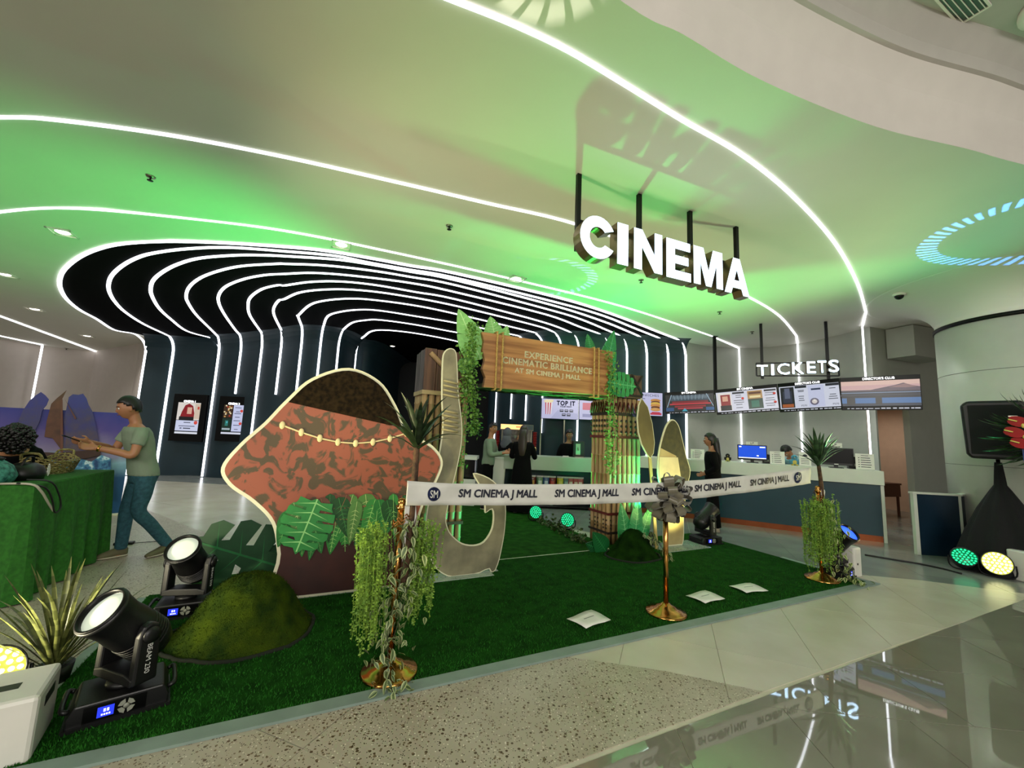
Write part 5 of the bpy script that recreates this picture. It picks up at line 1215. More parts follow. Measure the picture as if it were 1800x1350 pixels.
for q, lab in (((690, 608), 'tiny round downlight in dark corridor, highest of three'), ((680, 626), 'tiny round downlight in dark corridor, middle of three'), ((665, 638), 'tiny round downlight in dark corridor, lowest of three')):
    p = AY(*q, {608: 11.3, 626: 12.7, 638: 13.9}[q[1]]); t = thing('corridor_downlight', lab, 'downlight', (p.x, p.y, ceil_z(p.x) - .002), 0, 'downlights in the dark corridor')
    p2 = G(*q, ceil_z(p.x)); t.location = (p2.x, min(p2.y, 15.2), ceil_z(p2.x))
    obj('bezel', MB().lathe([(.07, -.014), (.09, -.01), (.09, 0)], 16), WHITE_PAINT, t); obj('lamp_disc', MB().lathe([(.05, -.02), (.065, -.0145), (.065, -.014)], 16), DLM, t)
for k, (q, lab) in enumerate((((265, 310), 'small dark sprinkler head in ceiling at upper left'), ((790, 397), 'small dark sprinkler head in ceiling above wooden sign plank'), ((1127, 492), 'small dark sprinkler head in ceiling below CINEMA letters'), ((1265, 548), 'small dark sprinkler head in ceiling right of tunnel edge'), ((1322, 583), 'small dark sprinkler head in ceiling near ticket wall'), ((98, 613), 'small dark sprinkler head by warm grey left wall'), ((117, 612), 'small dark detector by warm grey left wall corner'))):
    p = GC(*q); t = thing('sprinkler_head', lab, 'sprinkler', (p.x, p.y, p.z), 0, 'sprinkler heads')
    obj('rose', MB().lathe([(.045, 0), (.04, -.012), (.02, -.018)], 16), STEEL, t); obj('deflector', MB().lathe([(.008, -.018), (.008, -.045), (.028, -.047), (.028, -.05)], 12), FRAME_BLK, t)
p = GC(1580, 514); t = thing('dome_camera', 'white security camera with dark dome on ceiling beside column head', 'camera', (p.x, p.y, p.z), 0)
obj('housing', MB().lathe([(.085, 0), (.085, -.05), (.075, -.06)], 24), WHITE_PL, t); obj('dome', MB().ball((0, 0, -.06), .062, 18, 10), BLACK_G, t)
# slot grilles in the mall soffit at the upper right
p = G(1684, -8, 4.889); t = thing('air_grille', 'white slotted air grille in mall soffit at upper right corner', 'air vent', (p.x, p.y, 4.889), A_S)
fr = MB(); fr.box(-.3, .3, -.09, -.075, -.015, 0); fr.box(-.3, .3, .075, .09, -.015, 0); fr.box(-.3, -.285, -.075, .075, -.015, 0); fr.box(.285, .3, -.075, .075, -.015, 0); obj('frame', fr, WHITE_PAINT, t)
obj('dark_slot', MB().box(-.285, .285, -.075, .075, -.006, -.002), BLACK, t)
for k in range(5): obj('vane', MB().box(-.285, .285, -.063 + .03 * k, -.058 + .03 * k, -.015, -.005), WHITE_PAINT, t)
p = G(1790, 10, 4.889); t = thing('ceiling_disc', 'round mall ceiling fitting at top right picture corner', 'ceiling lamp', (p.x + .26, p.y - .06, 4.889), 0)  # ring and disc of a round sign, no lamp
obj('ring', MB().lathe([(.22, 0), (.22, -.03), (.17, -.035), (.17, 0)], 28), WHITE_PAINT, t); obj('dark_disc', MB().lathe([(.17, -.01), (.0, -.012)], 28), BLACK, t)

# ------------------------------------------------------------ ticket counter
CR = V((6.31, 6.96, 0)); rzk = atan2(-1.12, 2.04); MK = frame(CR, rzk)
cn = thing('ticket_counter', 'long ticket counter with teal front, white top band and copper kick strip', 'counter', CR, rzk)
Lc = 4.0
WLAM = mat('white_laminate', '#cfd3c4', .35, var=.02)
obj('front_panel', MB().box(-Lc, -.05, 0, .05, .1, .95), TEAL, cn)
obj('kick_plate', MB().box(-Lc, -.05, .02, .05, .0, .1), COPPER, cn)
obj('top_band', MB().box(-Lc, -.0, -.05, .0, .935, 1.17), WLAM, cn, bevel=.006)
obj('worktop', MB().box(-Lc, -.0, 0.0, .68, 1.13, 1.168), WLAM, cn)
obj('end_panel', MB().box(-.045, 0, .0, .66, .0, 1.13), WLAM, cn)
obj('rear_shelf', MB().box(-Lc, -.05, .1, .62, .0, .08), TEAL, cn)
def onc(x, y, off=.25): return onplane(MK, x, y, off)
def monitor(label, xl, xr, yt, yb, off, lit):
    x0, zt = onc(xl, yt, off); x1, _ = onc(xr, yt, off); _, zb = onc((xl + xr) / 2, yb, off); x0, x1 = min(x0, x1), max(x0, x1); xc, w = (x0 + x1) / 2, x1 - x0; h = min(zt - 1.22, w * .62)
    p = MK @ V((xc, off, 1.168)); t = thing('computer_monitor', label, 'monitor', p, rzk); z0 = zt - 1.168 - h
    obj('casing', MB().box(-w / 2, w / 2, 0, .035, z0, z0 + h), BLACK, t, bevel=.006)
    s = MB().rect(-w / 2 + .015, w / 2 - .015, z0 + .035, z0 + h - .015, -.0015)
    if lit:
        obj('lit_screen', s, mat('blue_desktop', '#102060', .2, emit='#0f4fd8', es=1.0, var=.2), t)
        b = MB().rect(-w / 2 + .02, w / 2 - .02, z0 + .036, z0 + .05, -.003); b.rect(-w / 2 + .03, -w / 2 + .07, z0 + h - .05, z0 + h - .03, -.003); b.rect(w / 2 - .12, w / 2 - .03, z0 + h - .05, z0 + h - .03, -.003); b.rect(w * .15, w * .22, z0 + .08, z0 + .1, -.003); obj('desktop_bar', b, SW, t)
    else: obj('dark_screen', s, BLACK_G, t); obj('maker_plate', MB().rect(-.03, .03, z0 + .008, z0 + .022, -.003), PAPER, t)
    obj('stand', MB().box(-.03, .03, .03, .06, .01, z0 + h * .4).box(-.1, .1, -.04, .12, 0, .014), BLACK, t); return t
monitor('computer monitor with lit blue desktop on ticket counter', 1296, 1348, 781, 817, .2, True)
monitor('computer monitor with dark screen on ticket counter beside palm top', 1438, 1500, 786, 824, .2, False)
def placard(label, xl, xr, yt, off, kind, seed=1, z0=None):
    x0, zt = onc(xl, yt, off); x1, _ = onc(xr, yt, off); w = x1 - x0; p = MK @ V(((x0 + x1) / 2, off, z0 or 1.168)); h = zt - (z0 or 1.168)
    t = thing('counter_placard', label, 'sign', p, rzk, 'white placards on the ticket counter'); obj('sheet', MB().box(-w / 2, w / 2, 0, .004, .0, h), PAPER, t); obj('foot', MB().box(-w / 2, w / 2, -.005, .06, 0, .006), mat('clear_acrylic', '#b8c8bc', .15, alpha=.55), t)
    d = MB(); q = random.Random(seed)
    if kind == 'list':
        d.rect(-w * .2, w * .2, h * .87, h * .9, -.002)
        for k in range(5): z = h * (.72 - .14 * k); d.rect(-w * .36, -w * .28, z, z + h * .04, -.002); d.rect(-w * .22, w * q.uniform(.15, .36), z, z + h * .04, -.002)
    elif kind == 'logo':
        d.add([(w * .22 * cos(a), -.002, h * .68 + w * .22 * sin(a)) for a in [pi * k / 8 for k in range(9)]], [tuple(range(9))[::-1]])
        for k in range(4): d.rect(-w * .34, w * .34, h * (.5 - .11 * k), h * (.53 - .11 * k), -.002)
    else:
        d.rect(-w * .36, w * .36, h * .12, h * .26, -.002); d.rect(-w * .1, -w * .06, h * .45, h * .82, -.002); d.rect(-w * .1, w * .02, h * .45, h * .52, -.002); d.rect(w * .05, w * .09, h * .5, h * .85, -.002); d.rect(w * .05, w * .16, h * .78, h * .85, -.002); d.rect(w * .13, w * .17, h * .64, h * .8, -.002)
    obj('print', d, INK, t); return t
placard('small white placard standing on blue-lit monitor', 1311, 1332, 776, .24, 'mini', 1, onc(1320, 784, .24)[1])
placard('small white placard standing on dark monitor', 1451, 1480, 778, .24, 'mini', 2, onc(1465, 787, .24)[1])
placard('white list placard just right of blue-lit monitor', 1353, 1379, 793, .12, 'list', 3)
placard('white placard with dark half-round logo left of palm top', 1404, 1425, 794, .12, 'logo', 4)
placard('white list placard at right end of ticket counter', 1503, 1536, 797, .12, 'list', 5)
placard('pale green acrylic placard left of woman in black', 1214, 1238, 789, .12, 'list', 6)
for lab, xl, xr, yt, off in (('black card terminal box behind list placard', 1346, 1354, 797, .3), ('black card terminal box right of dark monitor', 1497, 1509, 801, .3)):
    x0, zt = onc(xl - 6, yt, off); x1, _ = onc(xr, yt, off); t = thing('terminal_box', lab, 'terminal', MK @ V(((x0 + x1) / 2, off, 1.168)), rzk); w = x1 - x0; h = max(.1, zt - 1.168)
    obj('casing', MB().prism([(-w / 2, 0), (w / 2, 0), (w / 2, h * .9), (-w / 2, h)], .16), BLACK, t, bevel=.006); obj('keypad', MB().rect(-w * .3, w * .3, h * .2, h * .4, -.002), GREYB, t)
def plush(label, px_, yt, off, cb, cy, ears):
    x, zt = onc(px_, yt, off); s = (zt - 1.168) / .3; t = thing('plush_toy', label, 'toy', MK @ V((x, off, 1.168)), rzk)
    B = mat('plush_' + cb[1:], cb, .95, bump=.4, bscale=120); Y_ = mat('plush_' + cy[1:], cy, .95, bump=.4, bscale=120)
    o = obj('body', MB().ball((0, 0, .1 * s), .1 * s, 18, 12, None, None, 1, .85, 1).ball((0, 0, .22 * s), .075 * s, 16, 10), B, t)
    obj('belly', MB().ball((0, -.04 * s, .095 * s), .075 * s, 16, 10, None, None, .85, .7, .95), Y_, t)
    obj('face_patch', MB().ball((0, -.045 * s, .215 * s), .045 * s, 12, 8, None, None, 1.1, .6, .8), Y_ if ears else B, t)
    for sx in (-1, 1):
        obj('flipper', MB().ball((sx * .1 * s, 0, .11 * s), .045 * s, 12, 8, RY(0), None, .45, .5, 1.3), B, t); obj('foot', MB().ball((sx * .05 * s, -.05 * s, .02 * s), .035 * s, 10, 7, None, None, 1, 1.3, .6), Y_, t)
        obj('eye', MB().ball((sx * .028 * s, -.075 * s, .24 * s), .009 * s, 8, 6), BLACK_G, t)
    obj('beak', MB().ball((0, -.085 * s, .212 * s), .016 * s, 8, 6, None, None, 1.3, 1, .7), Y_, t)
plush('black penguin plush with yellow belly on ticket counter behind woman', 1279, 797, .2, '#101014', '#c8b868', True)
plush('pale blue plush with yellow belly on ticket counter before clerk', 1396, 799, .16, '#4f8fa8', '#c8b458', False)
# small podium and cable ramp
p0 = V((6.14, 6.30, 0)); t = thing('podium', 'low folded screen wall with dark blue panels and white edges by the office doorway', 'partition', p0, radians(-6))
NAVYL = mat('navy_laminate', '#0d2536', .35)
obj('panel', MB().box(.05, .62, .0, .04, .0, .88), NAVYL, t); obj('panel', MB().box(.0, .42, .0, .04, .0, .88), NAVYL, t, T(.66, .0, 0) @ RZ(38))
obj('edge_trim', MB().box(0, .05, -.006, .05, 0, .89), WLAM, t); obj('edge_trim', MB().box(.62, .655, -.006, .05, 0, .89), WLAM, t)
obj('top_cap', MB().box(-.01, .66, -.015, .07, .885, .91), WLAM, t); obj('top_cap', MB().box(-.0, .43, -.015, .06, .885, .91), WLAM, t, T(.66, .0, 0) @ RZ(38))
cb = MB(); q = random.Random(2)
cb.tube(smooth_line([G(1520, 975, .012), G(1580, 985, .012), G(1612, 990, .012), G(1660, 1000, .012), G(1690, 1008, .012)], 6), .012, 6); tag(obj('floor_cable', cb, BLACK), 'black cable lying on the floor from counter to green par lamp', 'cable')
# office: file cabinets and table seen through the doorway
FC = mat('beige_steel', '#a08c72', .45, .2)
def cabinet(lab, x, y, h):
    t = thing('file_cabinet', lab, 'cabinet', OFM @ V((x, y, 0)), atan2(dd.y, dd.x), 'file cabinets in the office'); obj('body', MB().box(0, .42, .02, .55, 0, h), FC, t, bevel=.004)
    for k in range(4):
        d = obj('drawer', MB().box(.012, .408, 0, .02, .03 + k * (h - .05) / 4, .02 + (k + 1) * (h - .05) / 4), FC, t, bevel=.003); z = .02 + (k + .78) * (h - .05) / 4
        obj('handle', MB().tube([(.15, -.002, z), (.15, -.02, z), (.27, -.02, z), (.27, -.002, z)], .006, 6), STEEL, d); obj('label_holder', MB().box(.17, .25, -.004, 0, z - .07, z - .035), PAPER, d)
cabinet('beige file cabinet in office, left of the pair', .40, 1.0, 1.45); cabinet('beige file cabinet in office, right of the pair', .84, 1.02, 1.43)
t = thing('paper_pile', 'loose papers and folder lying on top of left file cabinet', 'papers', OFM @ V((.42, 1.05, 1.452)), atan2(dd.y, dd.x))
for k in range(3): obj('sheet', MB().box(.02 + .02 * k, .36 - .01 * k, .03, .4, .012 * k, .012 * k + .011), (PAPER, BLACK, PAPER)[k], t)
t = thing('office_table', 'brown office table with papers seen through the doorway', 'table', OFM @ V((1.35, .9, 0)), atan2(dd.y, dd.x))
BRN = mat('brown_wood', '#5a3526', .5, stretch=(1, 8, 8)); obj('table_top', MB().box(0, .9, 0, .6, .72, .76), BRN, t); obj('apron', MB().box(.03, .87, .01, .04, .45, .72), BRN, t)
for x in (.04, .82):
    for y in (.04, .52): obj('leg', MB().box(x, x + .04, y, y + .04, 0, .72), BRN, t)
t2 = thing('paper_pile', 'stack of white papers on brown office table', 'papers', OFM @ V((1.4, 1.0, .76)), atan2(dd.y, dd.x))
for k in range(4): obj('sheet', MB().box(.0 + .02 * (k % 2), .32, .0, .3, .05 * k, .05 * k + .048), PAPER, t2)
dl = thing('office_door', 'pinkish open office door leaf with two switch plates', 'door', OFM @ V((.06, .14, 0)), atan2(dd.y, dd.x) + radians(62))
obj('leaf', MB().box(0, .5, 0, .04, .0, 2.7), mat('door_paint', '#bfa594', .6), dl); obj('switch_plate', MB().box(.3, .38, -.006, 0, 1.95, 2.05), BLACK, dl); obj('switch_plate', MB().box(.3, .38, -.006, 0, 1.8, 1.87), STEEL, dl); obj('knob', MB().ball((.45, -.03, 1.02), .03, 12, 8), STEEL, dl)
# ------------------------------------------------------------ snack bar
SBY = 8.8
sb = thing('snack_bar', 'white snack bar counter with open shelf of snacks below the top band', 'counter', (.75, SBY, 0), 0)
PALEG = mat('pale_green_laminate', '#aeb8a8', .35, var=.02)
obj('top_band', MB().box(-.85, 1.9, -.03, .02, .79, 1.08), PALEG, sb, bevel=.006)
obj('worktop', MB().box(-1.15, 1.9, .02, .7, 1.04, 1.075), PALEG, sb)
obj('left_front', MB().prism([(-1.17, 0.0), (-.85, 0.0), (-.80, 1.03), (-1.17, 1.03)], .7, T(0, -.02, 0)), WLAM, sb, bevel=.03)
obj('back_panel', MB().box(-.85, 1.9, .4, .43, .0, 1.04), TEAL, sb)
for z in (.40, .06): obj('shelf_board', MB().box(-.85, 1.9, .0, .4, z - .02, z), BLACK, sb)
obj('right_end', MB().box(1.87, 1.9, .02, .7, 0, 1.04), WLAM, sb)
def bag_mesh(w, h, d, c1, c2, c3):
    mb = MB(); n, m = 8, 8; g = {}
    for s in (-1, 1):
        for j in range(m + 1):
            for i in range(n + 1):
                x, z = i / n * 2 - 1, j / m * 2 - 1; b = (1 - x ** 4) * (1 - z ** 4); g[s, i, j] = len(mb.v); mb.v.append((x * w / 2 * (1 - .06 * (1 - abs(z))), s * d / 2 * b ** .7, (z + 1) * h / 2))
    for s in (-1, 1):
        for j in range(m):
            for i in range(n):
                f = (g[s, i, j], g[s, i + 1, j], g[s, i + 1, j + 1], g[s, i, j + 1]); mb.f.append(f if s < 0 else f[::-1]); mb.s.append(True)
                mb.c.append(c2 if 2 <= j < 5 and 1 < i < 6 else (c3 if j in (0, m - 1) else c1))
    return mb.mesh('bag')
FOIL = mat_col('foil_print', .3, var=.08); q = random.Random(6)
spec = [('#6e2a1c', '#c8984a', 'brown snack bag with tan label'), ('#6f8a6a', '#dfe6da', 'green and white snack bag'), ('#3a5a8a', '#c6d4e4', 'blue-grey snack bag with pale label'), ('#7a1c20', '#c0504a', 'dark red snack bag'), ('#c8b428', '#e6d870', 'bright yellow snack bag'), ('#5a6670', '#98a4aa', 'grey snack bag'), ('#b04a50', '#e8c4c0', 'pink-red snack bag beside grey bag'), ('#a83840', '#e0b0ac', 'red snack bag second from pillar'), ('#b85058', '#ecd0cc', 'pale red snack bag nearest pillar')]
xs_ = [936, 949, 960, 971, 985, 995, 1003, 1012, 1020]
for (c1, c2, lb), px_ in zip(spec, xs_):
    p = AY(px_, 840, SBY + .12); me = bag_mesh(.15, .27, .09, c1, c2, '#d8d8d4'); me.materials.append(FOIL); t = thing('snack_bag', lb + ' on upper shelf of snack bar', 'snack bag', (p.x, SBY + .12, .40), q.uniform(-.1, .1), 'snack bags on the snack bar shelf'); link('bag', me, None, t)
for px_, c1, lb in ((940, '#1c3f8a', 'blue snack bag on lower shelf left end'), (953, '#274c98', 'blue snack bag on lower shelf, second'), (966, '#1a3474', 'navy snack bag on lower shelf, third')):
    p = AY(px_, 850, SBY + .12); me = bag_mesh(.17, .26, .09, c1, '#8aa4d0', '#c8ccd8'); me.materials.append(FOIL); t = thing('snack_bag', lb, 'snack bag', (p.x, SBY + .12, .06), 0, 'snack bags on the snack bar shelf'); link('bag', me, None, t)
# popcorn machine on the rear counter
rc = thing('rear_counter', 'dark rear counter along the teal wall behind snack bar', 'counter', (.75, 9.65, 0), 0)
obj('body', MB().box(-1.1, 1.9, 0, .38, 0, 1.0), TEAL, rc); obj('worktop', MB().box(-1.12, 1.92, -.02, .4, 1.0, 1.04), BLACK, rc)
PM_ = frame((AY(908, 770, 9.68).x, 9.68, 1.04), 0); t = thing('popcorn_machine', 'popcorn machine with warm lit top sign and glass sides behind snack bar', 'popcorn machine', (PM_.translation.x, 9.68, 1.04), 0)
w = .36; WARM = mat('warm_lit_panel', '#f8c888', .4, emit='#ffb870', es=1.6)
obj('base', MB().box(-w, w, 0, .34, 0, .1), STEEL, t); obj('back', MB().box(-w, w, .31, .34, .1, .58), STEEL, t)
for x in (-w, w - .03):
    for y in (0, .31): obj('post', MB().box(x, x + .03, y, y + .03, .1, .58), STEEL, t)
hd = obj('header', MB().box(-w - .03, w + .03, -.02, .36, .58, .72), STEEL, t); obj('lit_sign', MB().box(-w - .02, w * .45, -.028, -.02, .6, .71), WARM, hd); obj('dark_sign', MB().box(w * .48, w + .02, -.028, -.02, .6, .71), mat('grey_sign', '#4c555a', .4), hd)
sm_ = MB()
for k in range(5): sm_.rect(-.02 + .025 * k, -.004 + .025 * k, .64, .68, -.0295)
obj('sign_marks', sm_, mat('orange_ink', '#d86a40', .5), hd)
obj('glass_front', MB().box(-w + .03, w - .03, 0, .006, .1, .58), mat('machine_glass', '#ffffff', .03, trans=1.0, var=0), t)
obj('kettle', MB().lathe([(.02, 0), (.09, .01), (.1, .1), (.085, .12)], 20, T(-.05, .16, .36)), STEEL, t); obj('kettle_arm', MB().tube([(-.05, .16, .58), (-.05, .16, .46)], .01, 6), STEEL, t)
obj('inner_lamp', MB().box(.1, .18, .28, .3, .2, .52), WARM, t)
pc = MB(); q = random.Random(9)
for k in range(160): pc.ball((q.uniform(-.3, .3), q.uniform(.04, .28), .11 + q.random() ** 2 * .12), q.uniform(.014, .022), 6, 4)
obj('popcorn', pc, mat('popcorn', '#d8b878', .8), t, stuff=True)
for k, (px_, lb) in enumerate(((875, 'red cup stack left of popcorn machine'), (940, 'red cup stack right of popcorn machine'))):
    p = AY(px_, 770, 9.75); tt = thing('cup_stack', lb, 'cups', (p.x, 9.75, 1.04), 0)
    for j in range(9): obj('cup', MB().lathe([(.035, .062 * j), (.05, .062 * j + .055), (.052, .062 * j + .06), (.04, .062 * j + .06)], 14), RED, tt)
p = AY(1019, 790, 9.1); t = thing('coffee_machine', 'small black and steel drinks machine on snack bar beside bamboo pillar', 'coffee machine', (p.x, 9.2, 1.075), 0)
obj('body', MB().box(-.13, .13, 0, .25, 0, .36), BLACK, t, bevel=.01); obj('front_plate', MB().box(-.07, .03, -.012, 0, .05, .3), STEEL, t); obj('spout', MB().tube([(-.02, -.01, .22), (-.02, -.06, .2), (-.02, -.06, .15)], .012, 8), STEEL, t); obj('drip_tray', MB().box(-.1, .1, -.09, 0, 0, .02), STEEL, t)
p = AY(995, 797, 8.95); t = thing('napkin_box', 'small white napkin holder on snack bar top', 'napkin holder', (p.x, 8.95, 1.075), 0); obj('box', MB().box(-.07, .07, 0, .1, 0, .02), WHITE_PL, t, bevel=.004); obj('napkin', MB().box(-.06, .06, .01, .09, .02, .03), PAPER, t)
p = AY(938, 794, 8.95); t = thing('paper_bag', 'small tan paper bag of popcorn on snack bar', 'paper bag', (p.x, 8.95, 1.075), .2); obj('bag', MB().prism([(-.05, 0), (.05, 0), (.06, .15), (.03, .14), (0, .155), (-.03, .14), (-.06, .15)], .08), mat('tan_paper', '#a8834c', .8), t)
tb = MB()
for i in range(8): tb.ball((q.uniform(-.05, .05), .04 + q.uniform(-.03, .03), .15 + q.uniform(0, .03)), .02, 7, 5)
obj('popcorn', tb, mat('popcorn', '#d8b878', .8), t, stuff=True)
t = thing('display_case', 'glass snack display case with white top left of snack bar', 'display case', (-.98, 8.7, 0), 0)
obj('base', MB().box(-.35, .3, 0, .6, 0, .55), WLAM, t); obj('glass', MB().box(-.33, .28, .02, .58, .55, .95), mat('machine_glass', '#ffffff', .03, trans=1.0, var=0), t); obj('top', MB().box(-.36, .31, -.01, .61, .95, 1.02), WLAM, t)
for x in (1.9,):
    pn = thing('metal_partition', 'thin grey metal posts on teal wall behind snack bar clerk', 'partition', (1.0, 10.0, 0), 0)
    for dx in (-.25, .32): obj('post', MB().box(dx - .015, dx + .015, 0, .03, 0, 2.0), STEEL, pn)
# ------------------------------------------------------------ green cloth table at the left
TA, TB_ = V((-3.86, 3.42, 0)), V((-4.36, 4.62, 0)); tl = (TB_ - TA).length; TZ = .93
rzT = atan2((TB_ - TA).y, (TB_ - TA).x); MTb = frame(TA, rzT)         # local x runs along the front away from the camera, +y goes left into the table
tb = thing('cloth_table', 'table covered to floor with bright green cloth at left edge', 'table', TA, rzT)
GC_ = mat('green_cloth', '#1f5a12', .9, scale=30, col2='#2a6e1a', bump=.15, bscale=150)
cl = MB(); n = 120; per = []; Wt = .85
def ring_pt(s):
    Ltot = 2 * (tl + Wt); s = s % Ltot
    if s < tl: return V((s, 0, 0)), V((0, -1, 0))
    s -= tl
    if s < Wt: return V((tl, s, 0)), V((1, 0, 0))
    s -= Wt
    if s < tl: return V((tl - s, Wt, 0)), V((0, 1, 0))
    s -= tl; return V((0, Wt - s, 0)), V((-1, 0, 0))
rows = []
for k, z in enumerate((TZ, TZ - .012, TZ * .7, TZ * .35, .01)):
    row = []
    for i in range(n):
        p, nn = ring_pt(2 * (tl + Wt) * i / n); f = (1 - z / TZ); fold = (.03 + .03 * sin(i * .9) + .02 * sin(i * .37 + 1)) * f * (1 if k > 1 else 0); row.append(p + nn * (fold + (.006 if k else 0)) + V((0, 0, z)))
    rows.append(row)
vs = [p for r in rows for p in r]; fs = [(j * n + i, (j + 1) * n + i, (j + 1) * n + (i + 1) % n, j * n + (i + 1) % n) for j in range(4) for i in range(n)] + [tuple(range(n))]
cl.add(vs, fs, None, False); obj('cloth', cl, GC_, tb); 
for x in (.06, tl - .06):
    for y in (.08, Wt - .08): obj('leg', MB().tube([(x, y, 0), (x, y, TZ - .02)], .018, 8), STEEL, tb)
def ont(x, y, z=TZ): return G(x, y, z + .002)
def tloc(px_): p = ont(*px_); return p
# basket
g = MTb @ V((.98, .40, TZ + .003)); t = thing('woven_basket', 'pale woven wicker tray basket on green cloth table', 'basket', g, rzT + .1)
WICK = mat('wicker', '#a89a62', .8, scale=60, col2='#6a5c30', bump=.5, bscale=90)
bm_ = MB(); A_, B_ = .33, .2
for j in range(7):
    z = .012 + j * .017; f = 1 - .16 * (1 - j / 6)
    bm_.tube([(A_ * f * cos(2 * pi * i / 40), B_ * f * sin(2 * pi * i / 40), z + .005 * (1 if (i + j) % 2 else -1) + (.05 * abs(cos(2 * pi * i / 40)) ** 6 * j / 6)) for i in range(41)], .0085, 5)
obj('weave', bm_, WICK, t); st = MB()
for i in range(28): a = 2 * pi * i / 28; st.tube([(A_ * .84 * cos(a), B_ * .84 * sin(a), .005), (A_ * cos(a), B_ * sin(a), .125 + .05 * abs(cos(a)) ** 6)], .005, 5)
obj('stake', st, WICK, t, stuff=True); obj('bottom', MB().prism([(A_ * .84 * cos(2 * pi * i / 28), B_ * .84 * sin(2 * pi * i / 28)) for i in range(28)], .01, Matrix.Rotation(pi / 2, 4, 'X') @ T(0, -.012, 0)), WICK, t)
for sx in (-1, 1): obj('handle', MB().tube(smooth_line([(sx * A_ * .95, -.07, .15), (sx * (A_ + .02), -.05, .2), (sx * (A_ + .02), .05, .2), (sx * A_ * .95, .07, .15)], 5), .011, 6), WICK, t)
# black bag with pale arcs
g = MTb @ V((.38, .26, TZ + .003)); t = thing('camera_bag', 'black soft bag with pale curved arcs beside wicker basket', 'bag', g, rzT + .15)
obj('body', MB().loft([((0, 0, 0), (.14, 0, 0), (0, .12, 0)), ((0, 0, .05), (.155, 0, 0), (0, .13, 0)), ((0, 0, .11), (.13, 0, 0), (0, .11, 0)), ((0, 0, .14), (.07, 0, 0), (0, .06, 0))], 20), BLACK, t)
ar = MB()
for r_ in (.025, .045, .065): ar.tube([(.03 + r_ * cos(a), -.128 + .004, .07 + r_ * sin(a)) for a in [radians(x) for x in range(-50, 60, 12)]], .005, 5)
obj('arc_mark', ar, PAPER, t); obj('strap', MB().tube(smooth_line([(-.11, 0, .1), (-.05, -.02, .19), (.06, -.02, .18), (.11, 0, .1)], 6), .012, 6, flat=.4), BLACK, t)
g = MTb @ V((.06, .3, TZ + .003)); t = thing('patterned_pouch', 'teal patterned cloth pouch at left end of green table', 'pouch', g, rzT)
obj('body', MB().loft([((0, 0, 0), (.16, 0, 0), (0, .12, 0)), ((0, 0, .06), (.19, 0, 0), (0, .14, 0)), ((.01, 0, .14), (.15, 0, 0), (0, .1, 0)), ((.02, 0, .19), (.06, 0, 0), (0, .04, 0))], 20), mat('teal_pattern', '#0c4a44', .6, scale=30, col2='#4a9a8a', var=.3), t); obj('tie', MB().lathe([(.05, .185), (.06, .2), (.03, .215)], 12, T(.02, 0, 0)), BLACK, t)
g = MTb @ V((1.0, .74, TZ + .003)); t = thing('video_camera', 'small black video camera on short stand behind wicker basket', 'camera', g, rzT + .4)
obj('stand', MB().lathe([(.07, 0), (.07, .02), (.015, .03), (.015, .2)], 14), BLACK, t); obj('body', MB().box(-.09, .09, -.05, .05, .2, .31), BLACK, t, bevel=.01); obj('lens', MB().lathe([(.035, 0), (.04, .08), (.035, .08)], 16, T(.09, 0, .255) @ RY(90)), BLACK, t); obj('handle', MB().tube(smooth_line([(-.08, 0, .31), (-.06, 0, .37), (.06, 0, .37), (.08, 0, .31)], 4), .01, 6), BLACK, t); obj('microphone', MB().tube([(-.02, .03, .36), (.22, .03, .40)], .014, 8), BLACK, t)
cbm = MB().tube(smooth_line([MTb @ V((-.02, .2, TZ + .012)), MTb @ V((-.04, .0, TZ + .01)), MTb @ V((.0, -.05, TZ - .05)), MTb @ V((.1, -.06, TZ - .16)), MTb @ V((.17, -.07, TZ - .24))], 6), .009, 6)
tag(obj('hanging_cable', cbm, mat('pale_cable', '#b0aa98', .5)), 'thick pale cable end hanging over front of green table', 'cable')
cbm = MB().tube(smooth_line([MTb @ V((.1, .1, TZ + .03)), MTb @ V((.14, -.03, TZ + .01)), MTb @ V((.2, -.07, TZ - .1)), MTb @ V((.24, -.08, TZ - .22)), MTb @ V((.16, -.085, TZ - .25)), MTb @ V((.1, -.075, TZ - .12)), MTb @ V((.02, -.05, TZ - .02)), MTb @ V((-.05, .08, TZ + .02))], 6), .007, 6)
tag(obj('hanging_cable', cbm, BLACK), 'looped black cable hanging over front of green table', 'cable')
